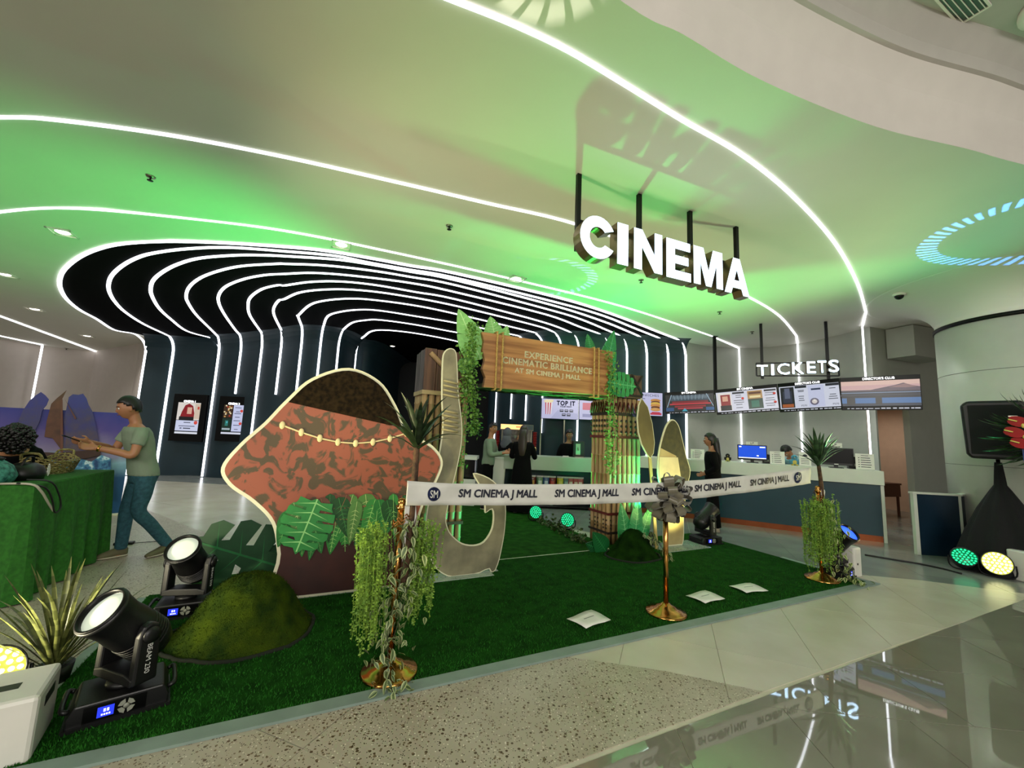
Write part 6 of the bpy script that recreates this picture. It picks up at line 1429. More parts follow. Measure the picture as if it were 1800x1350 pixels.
# seascape backdrop
bd0 = V((-6.5, 6.25, 0)); rzB = radians(45); MBd = frame(bd0, rzB)
def bp(x, y, off=0): return onplane(MBd, x, y, off)
def grad_mat(name, stops, nscale=3, amt=.25, zr=(0, 1.8)):
    m = bpy.data.materials.new(name); m.use_nodes = True; t = NT(m); b = t.n['Principled BSDF']; tc = t.new('ShaderNodeTexCoord'); sx = t.new('ShaderNodeSeparateXYZ'); t.ln(tc.outputs['Object'], sx.inputs[0])
    nz = t.new('ShaderNodeTexNoise'); nz.inputs['Scale'].default_value = nscale; nz.inputs['Detail'].default_value = 6; t.ln(tc.outputs['Object'], nz.inputs['Vector'])
    mr = t.new('ShaderNodeMapRange'); t.ln(sx.outputs[2], mr.inputs[0]); mr.inputs[1].default_value = zr[0]; mr.inputs[2].default_value = zr[1]
    ad = t.new('ShaderNodeMath', operation='MULTIPLY_ADD'); t.ln(nz.outputs[0], ad.inputs[0]); ad.inputs[1].default_value = amt; t.ln(mr.outputs[0], ad.inputs[2]); sb_ = t.new('ShaderNodeMath', operation='SUBTRACT'); t.ln(ad.outputs[0], sb_.inputs[0]); sb_.inputs[1].default_value = amt / 2
    rp = t.new('ShaderNodeValToRGB')
    while len(rp.color_ramp.elements) < len(stops): rp.color_ramp.elements.new(.5)
    for e, (p, c) in zip(rp.color_ramp.elements, stops): e.position = p; e.color = (*lin(c), 1)
    t.ln(sb_.outputs[0], rp.inputs[0]); t.ln(rp.outputs[0], b.inputs['Base Color']); b.inputs['Roughness'].default_value = .5; return m
back = thing('seascape_backdrop', 'blue and purple seascape backdrop board with sailboat behind green table', 'backdrop', bd0, rzB)
xl, zt = bp(0, 716); xr, _ = bp(200, 724)
obj('sky_panel', MB().box(xl - .9, xr + .25, 0, .03, 0, 1.58), grad_mat('seascape_print', [(.28, '#0f4a78'), (.45, '#8fb8cc'), (.55, '#8a7aa0'), (.72, '#4a3a8c'), (.88, '#1a2288'), (1.0, '#141a80')]), back)
MT1 = grad_mat('mountain_print', [(.3, '#6a5a64'), (.55, '#54424e'), (.75, '#3a3468'), (1.0, '#2a2a80')], 9, .7)
def board(pxs, off, m, name, t=.02): obj(name, MB().prism([bp(x, y, off) for x, y in pxs], t, T(0, off, 0)), m, back)
board([(10, 815), (18, 770), (30, 745), (40, 722), (52, 704), (64, 694), (72, 689), (80, 695), (86, 702), (82, 712), (74, 722), (70, 740), (60, 760), (62, 815)], -.03, MT1, 'mountain_board')
board([(112, 810), (116, 770), (112, 740), (118, 712), (121, 698), (128, 693), (138, 694), (146, 692), (152, 700), (156, 712), (162, 722), (168, 745), (174, 775), (178, 810)], -.03, MT1, 'mountain_board')
SAILM = mat('brown_sail_print', '#6a3f2c', .6, scale=6, col2='#4a2a20')
board([(78, 768), (82, 740), (90, 710), (100, 700), (117, 686), (109, 702), (107, 790), (92, 770)], -.055, SAILM, 'sail'); board([(107, 702), (110, 702), (111, 796), (106, 796)], -.06, mat('mast_print', '#6a3c2e', .6), 'mast')
board([(28, 800), (60, 794), (100, 796), (150, 792), (180, 786), (176, 800), (150, 806), (90, 812), (45, 812)], -.08, mat('hull_print', '#3c2018', .6), 'hull')
board([(113, 700), (114, 702), (134, 735), (132, 737)], -.055, mat('mast_print', '#6a3c2e', .6), 'boom')
board([(0, 870), (0, 822), (20, 812), (45, 808), (60, 816), (85, 806), (110, 812), (135, 804), (160, 812), (178, 800), (195, 806), (195, 880)], -.10, grad_mat('wave_print', [(.3, '#0e3f70'), (.5, '#4a8ab0'), (.62, '#d0e4e8'), (.75, '#3a78a4'), (1, '#cfe2e8')], 12, 1.2), 'wave_board')
obj('foot', MB().box(-.6, .9, -.13, .25, 0, .02), BOARD, back)
# things near the front left corner: white box and grassy plant, and other white boxes
def white_box(label, loc, rz, w, d, h):
    t = thing('white_box', label, 'box', loc, rz); obj('shell', MB().box(-w / 2, w / 2, 0, d, 0, h), WHITE_PL, t, bevel=.018)
    obj('handle_slot', MB().box(-w * .22, w * .22, d * .36, d * .52, h - .002, h + .0015), BLACK, t); obj('side_slot', MB().box(w / 2 - .001, w / 2 + .0015, d * .3, d * .72, h * .66, h * .82), BLACK, t); obj('jack', MB().lathe([(.012, 0), (.012, .003)], 12, T(-w * .1, 0, h * .45) @ RXm(90)), BLACK, t); return t
white_box('white plastic box with dark handle slots at bottom left corner', (-2.15, 1.86, .0), radians(35.6), .34, .33, .275)
white_box('small white plastic box at front right corner of turf', (G(1503, 1015).x + .05, G(1503, 1015).y, 0), radians(25), .16, .3, .34)
p = G(1806, 1028); white_box('white plastic box at right picture edge beside yellow par lamp', (p.x + .24, p.y - .05, 0), radians(10), .3, .3, .36)
t = thing('grassy_plant', 'artificial grassy plant with long upright leaves behind white box', 'plant', (-2.52, 2.50, 0), 0)
obj('pot', MB().lathe([(.07, 0), (.085, .1), (.08, .1), (.0, .09)], 20), BLACK, t); dracaena(t, (0, 0, .1), 46, .62, .028, 21, spread=.72, col='#6a6f3c', rib='#4c5228', droop=.35)
t = thing('small_flat_device', 'small black flat device on floor near man in jeans', 'device', G(218, 957), .4); obj('body', MB().box(-.09, .09, -.04, .04, 0, .03), BLACK, t, bevel=.006); obj('cord', MB().tube([(.09, 0, .012), (.3, .05, .006), (.5, .02, .006)], .004, 5), BLACK, t)
# leaf garland on the floor along the aisle
t = thing('floor_garland', 'trailing green leaf garland on floor beside aisle par lamps', 'garland', (0, 0, 0), 0)
vine(t, [G(948, 915, .03), G(975, 925, .05), G(1000, 942, .03), G(1024, 950, .05)], 420, .06, .06, 12, mat('garland_leaves', '#4a5c22', .6, scale=20, col2='#2c3c16'), 'leaf_cluster')
obj('stem', MB().tube(smooth_line([G(945, 914, .02), G(975, 926, .02), G(1024, 951, .02)], 5), .006, 5), mat('plant_stem', '#3b4526', .7), t)
# ------------------------------------------------------------ loudspeaker on skirted stand, flower wreath
SPL = V((6.60, 5.55, 0)); rzS = fac((SPL.x, SPL.y), (1.5, 0))
t = thing('loudspeaker_stand', 'speaker stand hidden under black cloth skirt beside column', 'stand', SPL, rzS)
rows = []
sk = MB(); n = 48
for z, r_ in ((1.42, .035), (1.25, .05), (1.12, .06), (1.05, .10), (.8, .22), (.5, .34), (.2, .44), (.01, .48)): rows.append([(r_ * (1 + .07 * sin(i * 2 * pi / n * 9) * (1 if r_ > .1 else 0)) * cos(2 * pi * i / n), r_ * (1 + .07 * sin(i * 2 * pi / n * 9)) * sin(2 * pi * i / n), z) for i in range(n)])
sk.add([p for r_ in rows for p in r_], [(j * n + i, (j + 1) * n + i, (j + 1) * n + (i + 1) % n, j * n + (i + 1) % n) for j in range(len(rows) - 1) for i in range(n)], None, True)
obj('cloth_skirt', sk, mat('black_cloth', '#08080a', .9, bump=.2, bscale=80), t); obj('pole', MB().tube([(0, 0, 0), (0, 0, 1.46)], .02, 10), FRAME_BLK, t)
t = thing('loudspeaker', 'black loudspeaker box on skirted stand in front of column', 'loudspeaker', (SPL.x, SPL.y, 1.462), rzS - .1)
obj('cabinet', MB().prism([(-.24, .0), (.22, .0), (.27, .06), (.29, .7), (.25, .78), (-.24, .78), (-.3, .72), (-.28, .06)], .36, T(0, -.18, 0)), BLACK, t, bevel=.03); obj('grille', MB().box(-.23, .24, -.192, -.18, .06, .72), mat('speaker_grille', '#0a0a0b', .7, bump=.6, bscale=500), t); obj('badge', MB().rect(.12, .2, .56, .575, -.193), STEEL, t)
wc = AY(1874, 762, 4.75); rzW = fac((wc.x, wc.y), (0, 0)); t = thing('flower_wreath', 'round green leaf wreath with red anthuriums at right picture edge', 'flower wreath', (wc.x, wc.y, 0), rzW)
obj('disc', MB().lathe([(.3, -.04), (.34, 0), (.3, .05)], 28, T(0, .0, wc.z) @ RXm(90)), mat('wreath_foam', '#10240e', .9), t)
lm = [blade_mesh(.30, .035, .3, k, '#1c3a1c', '#2a4a22') for k in range(2)]
for m in lm: m.materials.append(BLADE_M)
q = random.Random(12)
for i in range(190):
    a = q.uniform(0, 360); link('leaf', lm[i % 2], None, t, T(0, -.03, wc.z) @ RY(a) @ T(q.uniform(.2, .42), 0, 0) @ RZ(q.uniform(-25, 10)) @ RXm(q.uniform(-40, 40)))
AN = mat('anthurium_red', '#a01420', .25, coat=.4); SPX = mat('anthurium_spadix', '#d8c060', .5)
an = MB(); pts = []
for i in range(24): a = 2 * pi * i / 24; r_ = .075 * (1 - .28 * sin(a)) * (1 if abs(a - pi / 2) > .3 else .8); pts.append((r_ * cos(a) * .8, r_ * sin(a) * 1.25))
for (dx, dz) in ((-.36, .14), (-.40, .01), (-.36, -.12), (-.22, .3), (-.2, -.28), (-.12, .1), (-.1, -.1), (.05, .25), (.1, -.2), (.3, .05)):
    f = obj('anthurium', MB().prism(pts, .008), AN, t, T(dx, -.14, wc.z + dz) @ RY(-70) @ RXm(-12)); obj('spadix', MB().tube([(0, -.01, -.02), (.0, -.035, .05)], .008, 6), SPX, f)
for (dx, dz) in ((-.3, .08), (-.3, -.05), (-.18, .2), (-.15, -.18), (-.28, -.2)): obj('yellow_bud', MB().ball((dx, -.15, wc.z + dz), .022, 10, 7, None, None, .8, .8, 1.3), SPX, t)
obj('blue_ribbon', MB().box(-.33, -.05, -.12, -.11, wc.z - .34, wc.z - .2), mat('blue_satin', '#14306e', .4), t)
for sx in (-1, 1): obj('easel_leg', MB().tube([(sx * .05, .05, wc.z + .3), (sx * .3, .05, 0)], .018, 8), BRN, t)
obj('easel_leg', MB().tube([(0, .06, wc.z + .2), (0, .55, 0)], .018, 8), BRN, t)
q = random.Random(3); gp = G(1757, 1012); t = thing('leaf_spray', 'small spray of thin leaves around yellow par lamp', 'plant', (gp.x + .05, gp.y - .02, 0), 0)
dracaena(t, (.1, .12, .02), 16, .34, .016, 33, spread=.9, col='#3c4426', rib='#2a3018'); obj('tie', MB().lathe([(.02, 0), (.02, .04)], 8, T(.1, .12, 0)), BLACK, t)
# ------------------------------------------------------------ people
def head_mesh(mb, M, s=1.0, nu=28, nv=22):
    vs = []; fs = []
    def pt(a, b):
        n = V((cos(a) * cos(b), cos(a) * sin(b), sin(a))); x, y, z = n; rx, ry, rz = .097, .076, .118
        if z < 0: ry *= 1 - .28 * z * z - .08 * abs(z); rx *= 1 - .10 * z * z
        p = V((x * rx, y * ry, z * rz))
        if x > 0:
            p.x += .022 * math.exp(-((y / .16) ** 2) - ((z + .16) / .16) ** 2)        # nose
            p.x += .008 * math.exp(-((y / .3) ** 2) - ((z + .50) / .10) ** 2)         # lips
            p.x += .012 * math.exp(-((y / .35) ** 2) - ((z + .80) / .16) ** 2)        # chin
            p.x += .005 * math.exp(-((abs(y) - .3) / .25) ** 2 - ((z - .22) / .10) ** 2)   # brow
            p.x -= .009 * math.exp(-((abs(y) - .38) / .15) ** 2 - ((z - .05) / .10) ** 2)  # eye sockets
            p.x -= .004 * math.exp(-((y / .3) ** 2) - ((z + .63) / .06) ** 2)
        if x < -.2: p.x -= .008 * (1 - abs(z))
        return p * s
    vs.append(pt(-pi / 2, 0))
    for j in range(1, nv):
        for i in range(nu): vs.append(pt(-pi / 2 + pi * j / nv, 2 * pi * i / nu))
    vs.append(pt(pi / 2, 0)); L = len(vs) - 1
    for i in range(nu): fs += [(0, 1 + (i + 1) % nu, 1 + i), (L, L - nu + i, L - nu + (i + 1) % nu)]
    for j in range(nv - 2):
        for i in range(nu): a = 1 + j * nu; fs.append((a + i, a + (i + 1) % nu, a + nu + (i + 1) % nu, a + nu + i))
    mb.add(vs, fs, None, True, M)
    for sy in (-1, 1): mb.ball((-.005 * s, sy * .078 * s, -.008 * s), .026 * s, 10, 8, M, None, .75, .38, 1.25)
def hair_mb(M, s, style):
    mb = MB(); nu, nv = 30, 18
    def keep(n):
        x, y, z = n
        z += .05 * noise.noise(V((x, y, z)) * 9)
        if style in ('short', 'bent'): return z > (.52 if x > .55 else .52 - (.55 - x) * .75 if x > -.1 else max(-.42, .03 - (-.1 - x) * 1.2))
        if style == 'long': return z > (.55 if x > .6 else .55 - (.6 - x) * 1.3 if x > .0 else -.85)
        return z > (.45 if x > .62 else .45 - (.62 - x) * 2.4)
    vs = []; 
    for j in range(nv + 1):
        a = -pi / 2 + pi * j / nv
        for i in range(nu):
            b = 2 * pi * i / nu; n = V((cos(a) * cos(b), cos(a) * sin(b), sin(a))); k = 1.035 + .07 * min(1, max(0, n.z + .1) + max(0, -n.x) * .6) + .05 * noise.noise(n * 5)
            vs.append(V((n.x * .099 * k - .004, n.y * .08 * k, n.z * .12 * k + .002)) * s)
    def nn(i, j): a = -pi / 2 + pi * j / nv; b = 2 * pi * i / nu; return V((cos(a) * cos(b), cos(a) * sin(b), sin(a)))
    fs = [(j * nu + i, j * nu + (i + 1) % nu, (j + 1) * nu + (i + 1) % nu, (j + 1) * nu + i) for j in range(nv) for i in range(nu) if keep(nn(i + .5, j + .5))]
    mb.add(vs, fs, None, True, M); return mb
def hand(mb, w, d, side, curl, s=1.0):
    """w wrist, d pointing direction, side = thumb side direction"""
    w = V(w); d = V(d).normalized(); sd = (V(side) - d * V(side).dot(d)).normalized(); nrm = d.cross(sd)
    mb.loft([(w, sd * .026 * s, nrm * .019 * s), (w + d * .03 * s, sd * .036 * s, nrm * .017 * s), (w + d * .085 * s, sd * .042 * s, nrm * .014 * s), (w + d * .098 * s, sd * .036 * s, nrm * .010 * s)], 12)
    for k, (o, L) in enumerate(((.031, .070), (.011, .080), (-.010, .074), (-.030, .058))):
        p = w + d * .085 * s + sd * o * s; pts = [p]; a = 0; dd_ = d.copy()
        for j in range(3):
            a += curl * (.55 if j == 0 else .8); dd_ = d * cos(a) + nrm * sin(a); pts.append(pts[-1] + dd_ * L * s * (.45, .32, .25)[j])
        mb.tube(pts, [.0095 * s, .009 * s, .0085 * s, .0065 * s], 8)
    p = w + d * .025 * s + sd * .03 * s; t1 = (d * .65 + sd * .6 + nrm * .35 * (1 if curl >= 0 else -1)).normalized(); mb.tube([p, p + t1 * .04 * s, p + t1 * .04 * s + (d * .9 + nrm * .5 * curl).normalized() * .032 * s], [.012 * s, .0105 * s, .0075 * s], 8)
def limb(mb, pts, rs, n=12, add=0): mb.tube(smooth_line(pts, 5), [x + add for x in interp(rs, (len(pts) - 1) * 5 + 1)], n)
def interp(rs, m):
    out = []
    for i in range(m): t = i / (m - 1) * (len(rs) - 1); k = min(int(t), len(rs) - 2); out.append(rs[k] + (rs[k + 1] - rs[k]) * (t - k))
    return out
def person(label, loc, rz, *, H=1.0, lean=0.0, look=(0, 0), la=None, ra=None, lleg=None, rleg=None, hair='short', hairc=HAIR, skin=SKIN, top=None, bottom='pants', botm=None, shoe=None, sleeve=.55, hem=.80, voxel=.012, curl=.5, longtop=False, lower=True, ldir=None, rdir=None, width=1.0, scarf=None, vcloth=.014, bend=0):
    t = thing('person', label, 'person', loc, rz); w = width
    BM = T(0, 0, .9) @ RY(bend) @ T(0, 0, -.9)
    def bend_mb(m, hard=False):
        if bend:
            for i, p in enumerate(m.v):
                k = 1.0 if hard else min(1, max(0, (p[2] - .84) / .12)); q = T(0, 0, .9) @ RY(bend * k) @ T(0, 0, -.9) @ V(p); m.v[i] = tuple(q)
        return m
    def X(z): return lean * max(0, z - .9)
    def tor(add, z0, z1):
        prof = [(.80, .10, .15), (.88, .118, .168), (.95, .118, .165), (1.06, .108, .148), (1.16, .112, .155), (1.27, .118, .172), (1.36, .108, .178), (1.41, .085, .13), (1.445, .06, .075)]
        return [((X(z), 0, z), (a * w + add, 0, 0), (0, b * w + add, 0)) for z, a, b in prof if z0 <= z <= z1]
    sh = {1: V((X(1.38), .175 * w, 1.375)), -1: V((X(1.38), -.175 * w, 1.375))}
    la = la or ((-.03, .24, 1.11), (.05, .24, .87)); ra = ra or ((-.03, -.24, 1.11), (.05, -.24, .87))
    arms = {1: [V(la[0]), V(la[1])], -1: [V(ra[0]), V(ra[1])]}
    lleg = lleg or ((.015, .1, .49), (-.02, .1, .09), (.14, .115, .03)); rleg = rleg or ((.015, -.1, .49), (-.02, -.1, .09), (.14, -.115, .03))
    legs = {1: [V(p) for p in lleg], -1: [V(p) for p in rleg]}
    b = MB(); b.loft(tor(-.012, 0, 2) + [((X(1.47) + .004, 0, 1.48), (.056, 0, 0), (0, .055, 0)), ((X(1.54) + .012, 0, 1.56), (.05, 0, 0), (0, .052, 0))], 20); bend_mb(b)
    HM = BM @ T(X(1.6) + .03, 0, 1.615) @ RZ(look[0]) @ T(0, 0, -.05) @ RY(look[1]) @ T(0, 0, .05); head_mesh(b, HM)
    am = MB()
    for s in (1, -1):
        e, wr_ = arms[s]; limb(am, [sh[s] + V((0, -s * .03, .005)), sh[s].lerp(e, .5), e, e.lerp(wr_, .35), wr_], [.052, .046, .038, .038, .026])
        dv = (ldir if s == 1 else rdir) or (wr_ - e); hand(am, wr_ - V(dv).normalized() * .008, dv, (0, -s * .4, .6) if abs(V(dv).normalized().z) < .7 else (1, 0, 0), curl if s == -1 else -curl)
        if lower:
            k, a, toe = legs[s]; limb(b, [V((0, s * .085, .88)), V((0, s * .09, .88)).lerp(k, .5), k, k.lerp(a, .35), a], [.088, .07, .052, .052, .034], 12)
            f = (toe - a); f.z = 0; f.normalize(); b.loft([(a + V((0, 0, .0)), f * .036, V((-f.y, f.x, 0)) * .034), (a - V((0, 0, .05)) + f * .02, f * .06, V((-f.y, f.x, 0)) * .035), (V((a.x, a.y, .015)) + f * .03, f * .075, V((-f.y, f.x, 0)) * .036)], 12)
            b.tube([V((a.x, a.y, a.z - .045)) + f * .02, V((a.x, a.y, .035)) + f * .09, toe], [.036, .034, .022], 10)
    bend_mb(am, True); b.add(am.v, am.f, None, True)
    me = fuse(b, voxel, 3); me.materials.append(skin); link('body', me, None, t)
    # clothes
    c = MB(); c.loft(tor(.012, hem - .001, 1.43), 20); bend_mb(c); c2 = MB()
    for s in (1, -1):
        e, wr_ = arms[s]; q = sh[s].lerp(e, sleeve) if sleeve <= 1 else e.lerp(wr_, sleeve - 1); pts = [sh[s] + V((0, -s * .04, 0)), sh[s].lerp(e, .3), q] if sleeve <= 1 else [sh[s] + V((0, -s * .04, 0)), sh[s].lerp(e, .5), e, q]
        limb(c2, pts, [.066, .066, .062] if sleeve <= 1 else [.066, .058, .052, .042], 14)
    bend_mb(c2, True); c.add(c2.v, c2.f, None, True); me = fuse(c, vcloth, 3, 'top'); me.materials.append(top); link('top', me, None, t)
    if lower:
        c = MB()
        if bottom == 'pants' or bottom == 'wide':
            wd = 1.0 if bottom == 'pants' else 1.55
            c.loft(tor(.006, .8, 1.0), 20)
            for s in (1, -1):
                k, a, toe = legs[s]; limb(c, [V((0, s * .085, .9)), V((0, s * .088, .88)).lerp(k, .5), k, k.lerp(a, .4), V((a.x, a.y, a.z - .01))], [.098, .086, .068 * wd, .063 * wd, .054 * wd * (1.15 if wd > 1 else 1)], 14)
            me = fuse(c, vcloth, 2, 'trousers'); me.materials.append(botm); link('trousers', me, None, t)
        else:
            sk_ = MB(); n = 28; rows = []
            for z, a, bb in ((1.05, .125, .165), (.95, .14, .18), (.7, .17, .21), (.4, .21, .24), (.1, .25, .28), (.05, .25, .28)): rows.append(([(X(z) + a * w * (1 + .05 * sin(9 * 2 * pi * i / n) * (1.05 - z)) * cos(2 * pi * i / n), bb * w * (1 + .05 * sin(9 * 2 * pi * i / n) * (1.05 - z)) * sin(2 * pi * i / n), z) for i in range(n)]))
            sk_.add([p for r_ in rows for p in r_], [(j * n + i, (j + 1) * n + i, (j + 1) * n + (i + 1) % n, j * n + (i + 1) % n) for j in range(len(rows) - 1) for i in range(n)], None, True); obj('skirt', sk_, botm, t)
        for s in (1, -1):
            k, a, toe = legs[s]; f = V((toe.x - a.x, toe.y - a.y, 0)).normalized(); g = V((-f.y, f.x, 0)); base = V((a.x, a.y, 0)); dz = max(0, min(a.z - .09, .2)); up = V((0, 0, dz))
            sh_ = MB(); sh_.loft([(base + f * (-.065) + V((0, 0, .045)) + up, f * .004, V((0, 0, .03)) * 1), ] if False else [(base - f * .062 + V((0, 0, .05)) + up, g * .022, V((0, 0, .035))), (base - f * .03 + V((0, 0, .055)) + up, g * .04, V((0, 0, .05))), (base + f * .05 + V((0, 0, .052)) + up * .7, g * .043, V((0, 0, .048))), (base + f * .12 + V((0, 0, .038)) + up * .3, g * .046, V((0, 0, .034))), (base + f * .18 + V((0, 0, .03)), g * .038, V((0, 0, .024))), (base + f * .21 + V((0, 0, .024)), g * .018, V((0, 0, .014)))], 14)
            so_ = obj('shoe', sh_, shoe, t); sl = MB(); sl.loft([(base - f * .066 + V((0, 0, .012)) + up, g * .02, V((0, 0, .011))), (base - f * .03 + V((0, 0, .012)) + up, g * .045, V((0, 0, .012))), (base + f * .11 + V((0, 0, .012)) + up * .3, g * .05, V((0, 0, .012))), (base + f * .2 + V((0, 0, .014)), g * .03, V((0, 0, .010)))], 12); obj('sole', sl, mat('pale_sole', '#b8b09a', .7), so_)
    # head details
    for sy in (-1, 1):
        ey = obj('eye', MB().ball((.082, sy * .031, .007), .0115, 10, 8), mat('eye_white', '#d8d4cc', .2), t, HM); obj('iris', MB().ball((.0905, sy * .031, .006), .0055, 8, 6), BLACK_G, ey)
        obj('eyebrow', MB().tube([(.094, sy * .014, .026), (.092, sy * .032, .031), (.082, sy * .05, .026)], .0035, 6), hairc, t, HM)
    obj('mouth', MB().tube([(.090, -.022, -.061), (.099, 0, -.059), (.090, .022, -.061)], [.003, .0055, .003], 6), mat('lips', '#7a4238', .5), t, HM)
    if hair != 'scarf':
        hm = hair_mb(HM, 1.0, hair); hh = hm.mesh('hair'); hh.materials.append(hairc); ho = link('hair', hh, None, t); sd_ = ho.modifiers.new('s', 'SOLIDIFY'); sd_.thickness = .006; sd_.offset = 1
        if hair == 'long':
            x = X(1.5); lo = MB().loft([((x - .05, 0, 1.66), (.06, 0, 0), (0, .07, 0)), ((x - .07, 0, 1.55), (.06, 0, 0), (0, .085, 0)), ((x - .085, 0, 1.42), (.055, 0, 0), (0, .095, 0)), ((x - .105, 0, 1.28), (.05, 0, 0), (0, .09, 0)), ((x - .11, 0, 1.14), (.035, 0, 0), (0, .07, 0)), ((x - .105, 0, 1.06), (.015, 0, 0), (0, .04, 0))], 16); obj('long_hair', lo, hairc, t, BM)
    else:
        hm = hair_mb(HM, 1.06, 'scarf'); hh = hm.mesh('head_scarf'); hh.materials.append(scarf); ho = link('head_scarf', hh, None, t); sd_ = ho.modifiers.new('s', 'SOLIDIFY'); sd_.thickness = .01; sd_.offset = 1
        obj('scarf_drape', MB().loft([((X(1.55), 0, 1.56), (.095, 0, 0), (0, .09, 0)), ((X(1.45), 0, 1.46), (.10, 0, 0), (0, .11, 0)), ((X(1.35), 0, 1.36), (.13, 0, 0), (0, .17, 0)), ((X(1.25), 0, 1.27), (.13, 0, 0), (0, .16, 0))], 18), scarf, t, BM)
    t.scale = (H, H, H); return t, HM
TEE = mat('grey_green_tee', '#7d8c76', .85, var=.06, bump=.2, bscale=40)
JEANS = mat('blue_jeans', '#1f4752', .85, scale=30, col2='#2c5a66', bump=.2, bscale=60)
SNEAK = mat('olive_sneaker', '#5e5a40', .7, var=.2)
BLKC = mat('black_clothes', '#040405', .9, bump=.15, bscale=50, spec=.15)
mn, HMm = person('man in grey-green t-shirt and jeans holding a phone beside the green table', (-4.08, 4.68, 0), radians(-121), H=1.0, lean=.25, look=(-8, 14),
    la=((.20, .25, 1.12), (.46, .12, 1.19)), ra=((.22, -.225, 1.15), (.47, -.07, 1.24)), ldir=(.9, -.35, .12), rdir=(.95, .18, .05),
    lleg=((.03, .11, .50), (-.27, .14, .105), (-.12, .165, .03)), rleg=((.07, -.09, .48), (.07, -.1, .09), (.23, -.11, .03)), top=TEE, botm=JEANS, shoe=SNEAK, voxel=.0075, vcloth=.011, curl=.75, hem=.86, sleeve=.62, skin=SKIN, width=1.05)
obj('wrist_watch', MB().lathe([(.031, -.012), (.034, -.01), (.034, .01), (.031, .012)], 18, T(.435, .132, 1.183) @ V((.26, -.13, .07)).to_track_quat('Z', 'Y').to_matrix().to_4x4()), BRASS, mn)
ph = thing('mobile_phone', 'black mobile phone held in both hands of man in jeans', 'phone')
ph.matrix_world = Matrix.Translation((-4.08, 4.68, 0)) @ Matrix.Rotation(radians(-121), 4, 'Z') @ T(.61, -.005, 1.275) @ RY(-25) @ RZ(0)
obj('body', MB().box(-.08, .08, -.038, .038, -.004, .004), BLACK_G, ph, bevel=.003); obj('camera_bump', MB().box(.045, .07, -.03, -.005, -.007, -.004), BLACK, ph)
# woman in black at the ticket counter
wm = person('woman in black with long dark hair standing in profile before ticket counter', (3.62, 7.32, 0), radians(156), H=.97, lean=.02, look=(0, 2), la=((-.04, .23, 1.12), (.16, .15, 1.0)), ra=((-.04, -.23, 1.12), (.16, -.13, .99)), ldir=(.5, -.5, -.2), rdir=(.5, .5, -.2), hair='long', hairc=mat('dark_brown_hair', '#14100d', .45, var=.3, stretch=(8, 8, 60)), top=BLKC, bottom='wide', botm=BLKC, shoe=mat('cream_shoe', '#cfc0a8', .6), sleeve=1.85, hem=.80, skin=SKIN_D, width=1.08)
# clerk bending behind the ticket counter
cp_ = MK @ V((onc(1408, 800, .95)[0], .95, 0))
person('clerk in pale blue shirt bending over ticket counter next to palm top', (cp_.x, cp_.y, 0), radians(200), H=.97, bend=32, look=(0, 30), la=((.12, .24, 1.12), (.34, .16, 1.05)), ra=((.12, -.24, 1.12), (.34, -.16, 1.05)), top=mat('pale_blue_shirt', '#7fa8b4', .8), botm=BLKC, shoe=BLACK, sleeve=.7, skin=SKIN_D)
# people at the snack bar
px_ = AY(859, 790, 8.5); person('man in grey-green long-sleeved shirt leaning at left end of snack bar', (px_.x, 8.5, 0), radians(-12), H=1.0, lean=.06, look=(-35, 4), la=((.12, .25, 1.1), (.38, .12, 1.16)), ra=((.12, -.24, 1.1), (.36, -.1, 1.14)), top=mat('sage_shirt', '#6d7c68', .85), botm=BLKC, shoe=BLACK, sleeve=1.8, hem=.86)
px_ = AY(919, 790, 8.25); person('woman in long black dress with brown hair seen from behind at snack bar', (px_.x, 8.25, 0), radians(80), H=.98, lean=.05, look=(-10, 5), la=((.1, .24, 1.1), (.35, .14, 1.12)), ra=((.1, -.24, 1.1), (.36, -.16, 1.14)), hair='long', hairc=mat('brown_hair', '#2a1c10', .45, var=.3, stretch=(8, 8, 60)), top=BLKC, bottom='skirt', botm=BLKC, shoe=BLACK, sleeve=1.85, hem=.86, skin=SKIN)
px_ = AY(890, 780, 9.5); person('staff woman with grey head scarf and black top behind snack bar', (px_.x, 9.5, 0), radians(60), H=.95, look=(0, 8), hair='scarf', scarf=mat('grey_scarf', '#55555c', .85), top=BLKC, botm=BLKC, shoe=BLACK, sleeve=1.85, la=((.12, .22, 1.1), (.32, .1, 1.1)), ra=((.12, -.22, 1.1), (.32, -.1, 1.1)))
px_ = AY(1000, 780, 9.5); person('snack bar clerk in black with short dark hair beside drinks machine', (px_.x, 9.48, 0), radians(-95), H=.97, look=(10, 12), top=BLKC, botm=BLKC, shoe=BLACK, sleeve=1.85, skin=SKIN_D)
# dark-haired person bending behind the table at the left edge
hp_ = G(24, 786, 1.2); person('person with bushy black hair bending behind green table at left edge', (hp_.x - .50, hp_.y + .36, 0), radians(-36), H=1.0, bend=58, look=(0, 12), la=((.2, .24, 1.2), (.42, .14, 1.3)), ra=((.2, -.24, 1.2), (.42, -.14, 1.3)), top=BLKC, botm=BLKC, shoe=BLACK, sleeve=1.6, hair='short')
bh = MB(); q = random.Random(31); _hm = T(0, 0, .9) @ RY(58) @ T(0, 0, -.9) @ T(.03, 0, 1.655)
bush = [o for o in bpy.data.objects if o.get('label', '').startswith('person with bushy')][0]
for k in range(420):
    n_ = V((q.gauss(-.25, 1), q.gauss(0, 1), q.gauss(.5, 1))).normalized(); k_ = q.uniform(.9, 1.12); p_ = V((n_.x * .118 * k_, n_.y * .108 * k_, n_.z * .12 * k_)); bh.ball(p_, q.uniform(.010, .02), 6, 4, _hm)
obj('bushy_hair', bh, HAIR, bush, stuff=True)
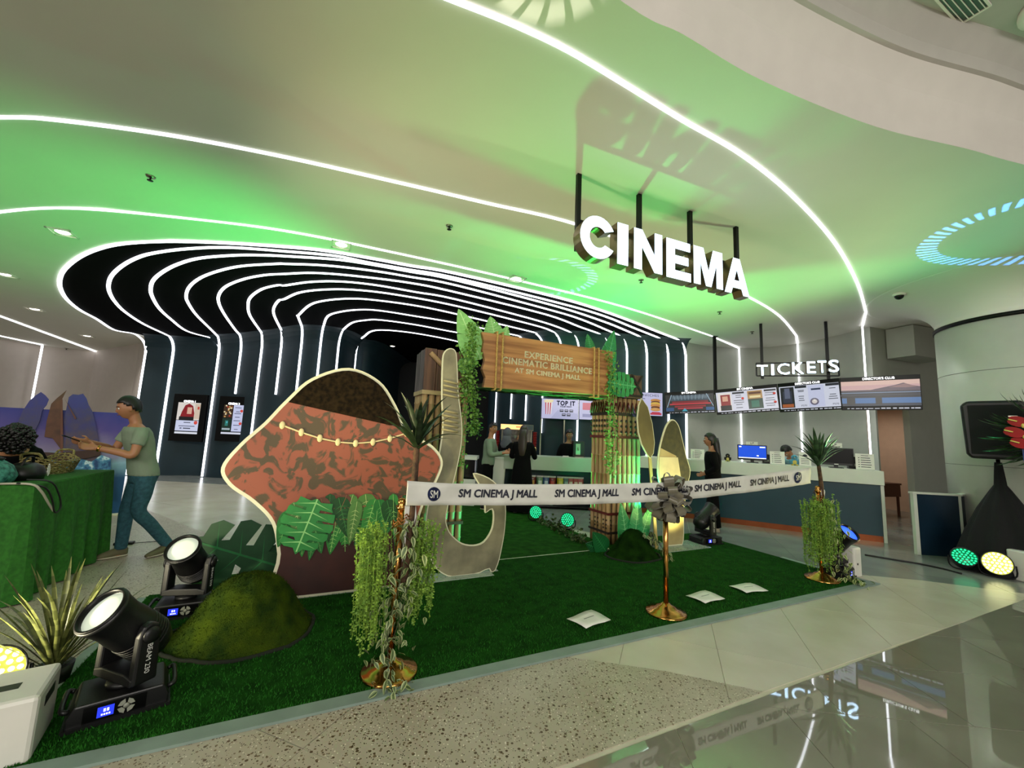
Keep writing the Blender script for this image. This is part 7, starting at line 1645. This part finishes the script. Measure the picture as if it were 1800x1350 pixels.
# ------------------------------------------------------------ gobo projections of the moving heads
def gobo(name, loc, target, r0, r1, col, power, n=56, swirl=.0, duty=.62, ang=70, soft=.003):
    """projector lamp whose gobo is a ring of slots; tan of the opening angle r0..r1"""
    d = bpy.data.lights.new(name, 'SPOT'); d.spot_size = radians(ang); d.spot_blend = .1; d.energy = power; d.color = col; d.shadow_soft_size = .004
    o = bpy.data.objects.new(name, d); COL.objects.link(o); o.location = loc; o.rotation_euler = (V(target) - V(loc)).to_track_quat('-Z', 'Y').to_euler()
    d.use_nodes = True; t = d.node_tree; N = t.nodes; L = t.links.new; em = N['Emission']
    tc = N.new('ShaderNodeTexCoord'); sx = N.new('ShaderNodeSeparateXYZ'); L(tc.outputs['Normal'], sx.inputs[0])
    def m(op, a, b=None, c=None):
        x = N.new('ShaderNodeMath'); x.operation = op
        for i, v in enumerate((a, b, c)):
            if v is None: continue
            if isinstance(v, (int, float)): x.inputs[i].default_value = v
            else: L(v, x.inputs[i])
        return x.outputs[0]
    az = m('ABSOLUTE', sx.outputs[2]); gx = m('DIVIDE', sx.outputs[0], az); gy = m('DIVIDE', sx.outputs[1], az)
    r = m('SQRT', m('ADD', m('MULTIPLY', gx, gx), m('MULTIPLY', gy, gy))); a = m('ARCTAN2', gy, gx)
    cl = lambda x: m('MINIMUM', m('MAXIMUM', x, 0.0), 1.0)
    ring = m('MULTIPLY', cl(m('DIVIDE', m('SUBTRACT', r, r0), soft)), cl(m('DIVIDE', m('SUBTRACT', r1, r), soft)))
    sl = m('LESS_THAN', m('FRACT', m('MULTIPLY_ADD', a, n / (2 * pi), m('MULTIPLY', r, swirl))), duty)
    L(m('MULTIPLY', m('MULTIPLY', ring, sl), 1.0), em.inputs['Strength']); return o
gobo('blue_gobo_projector', (4.15, 4.95, .62), (5.95, 4.35, 4.1), .205, .262, (.07, .24, 1.0), 1900, 56, 14, .5, soft=.004)
gobo('white_gobo_projector', (-1.7, 2.5, .70), (.10, 1.93, 4.1), .045, .10, (1, .95, .8), 420, 14, 6, .7, soft=.02)
gobo('violet_gobo_projector', (3.2, 6.35, .7), (.35, 6.5, 4.1), .16, .2, (.3, .3, 1.0), 700, 40, 20, .5)
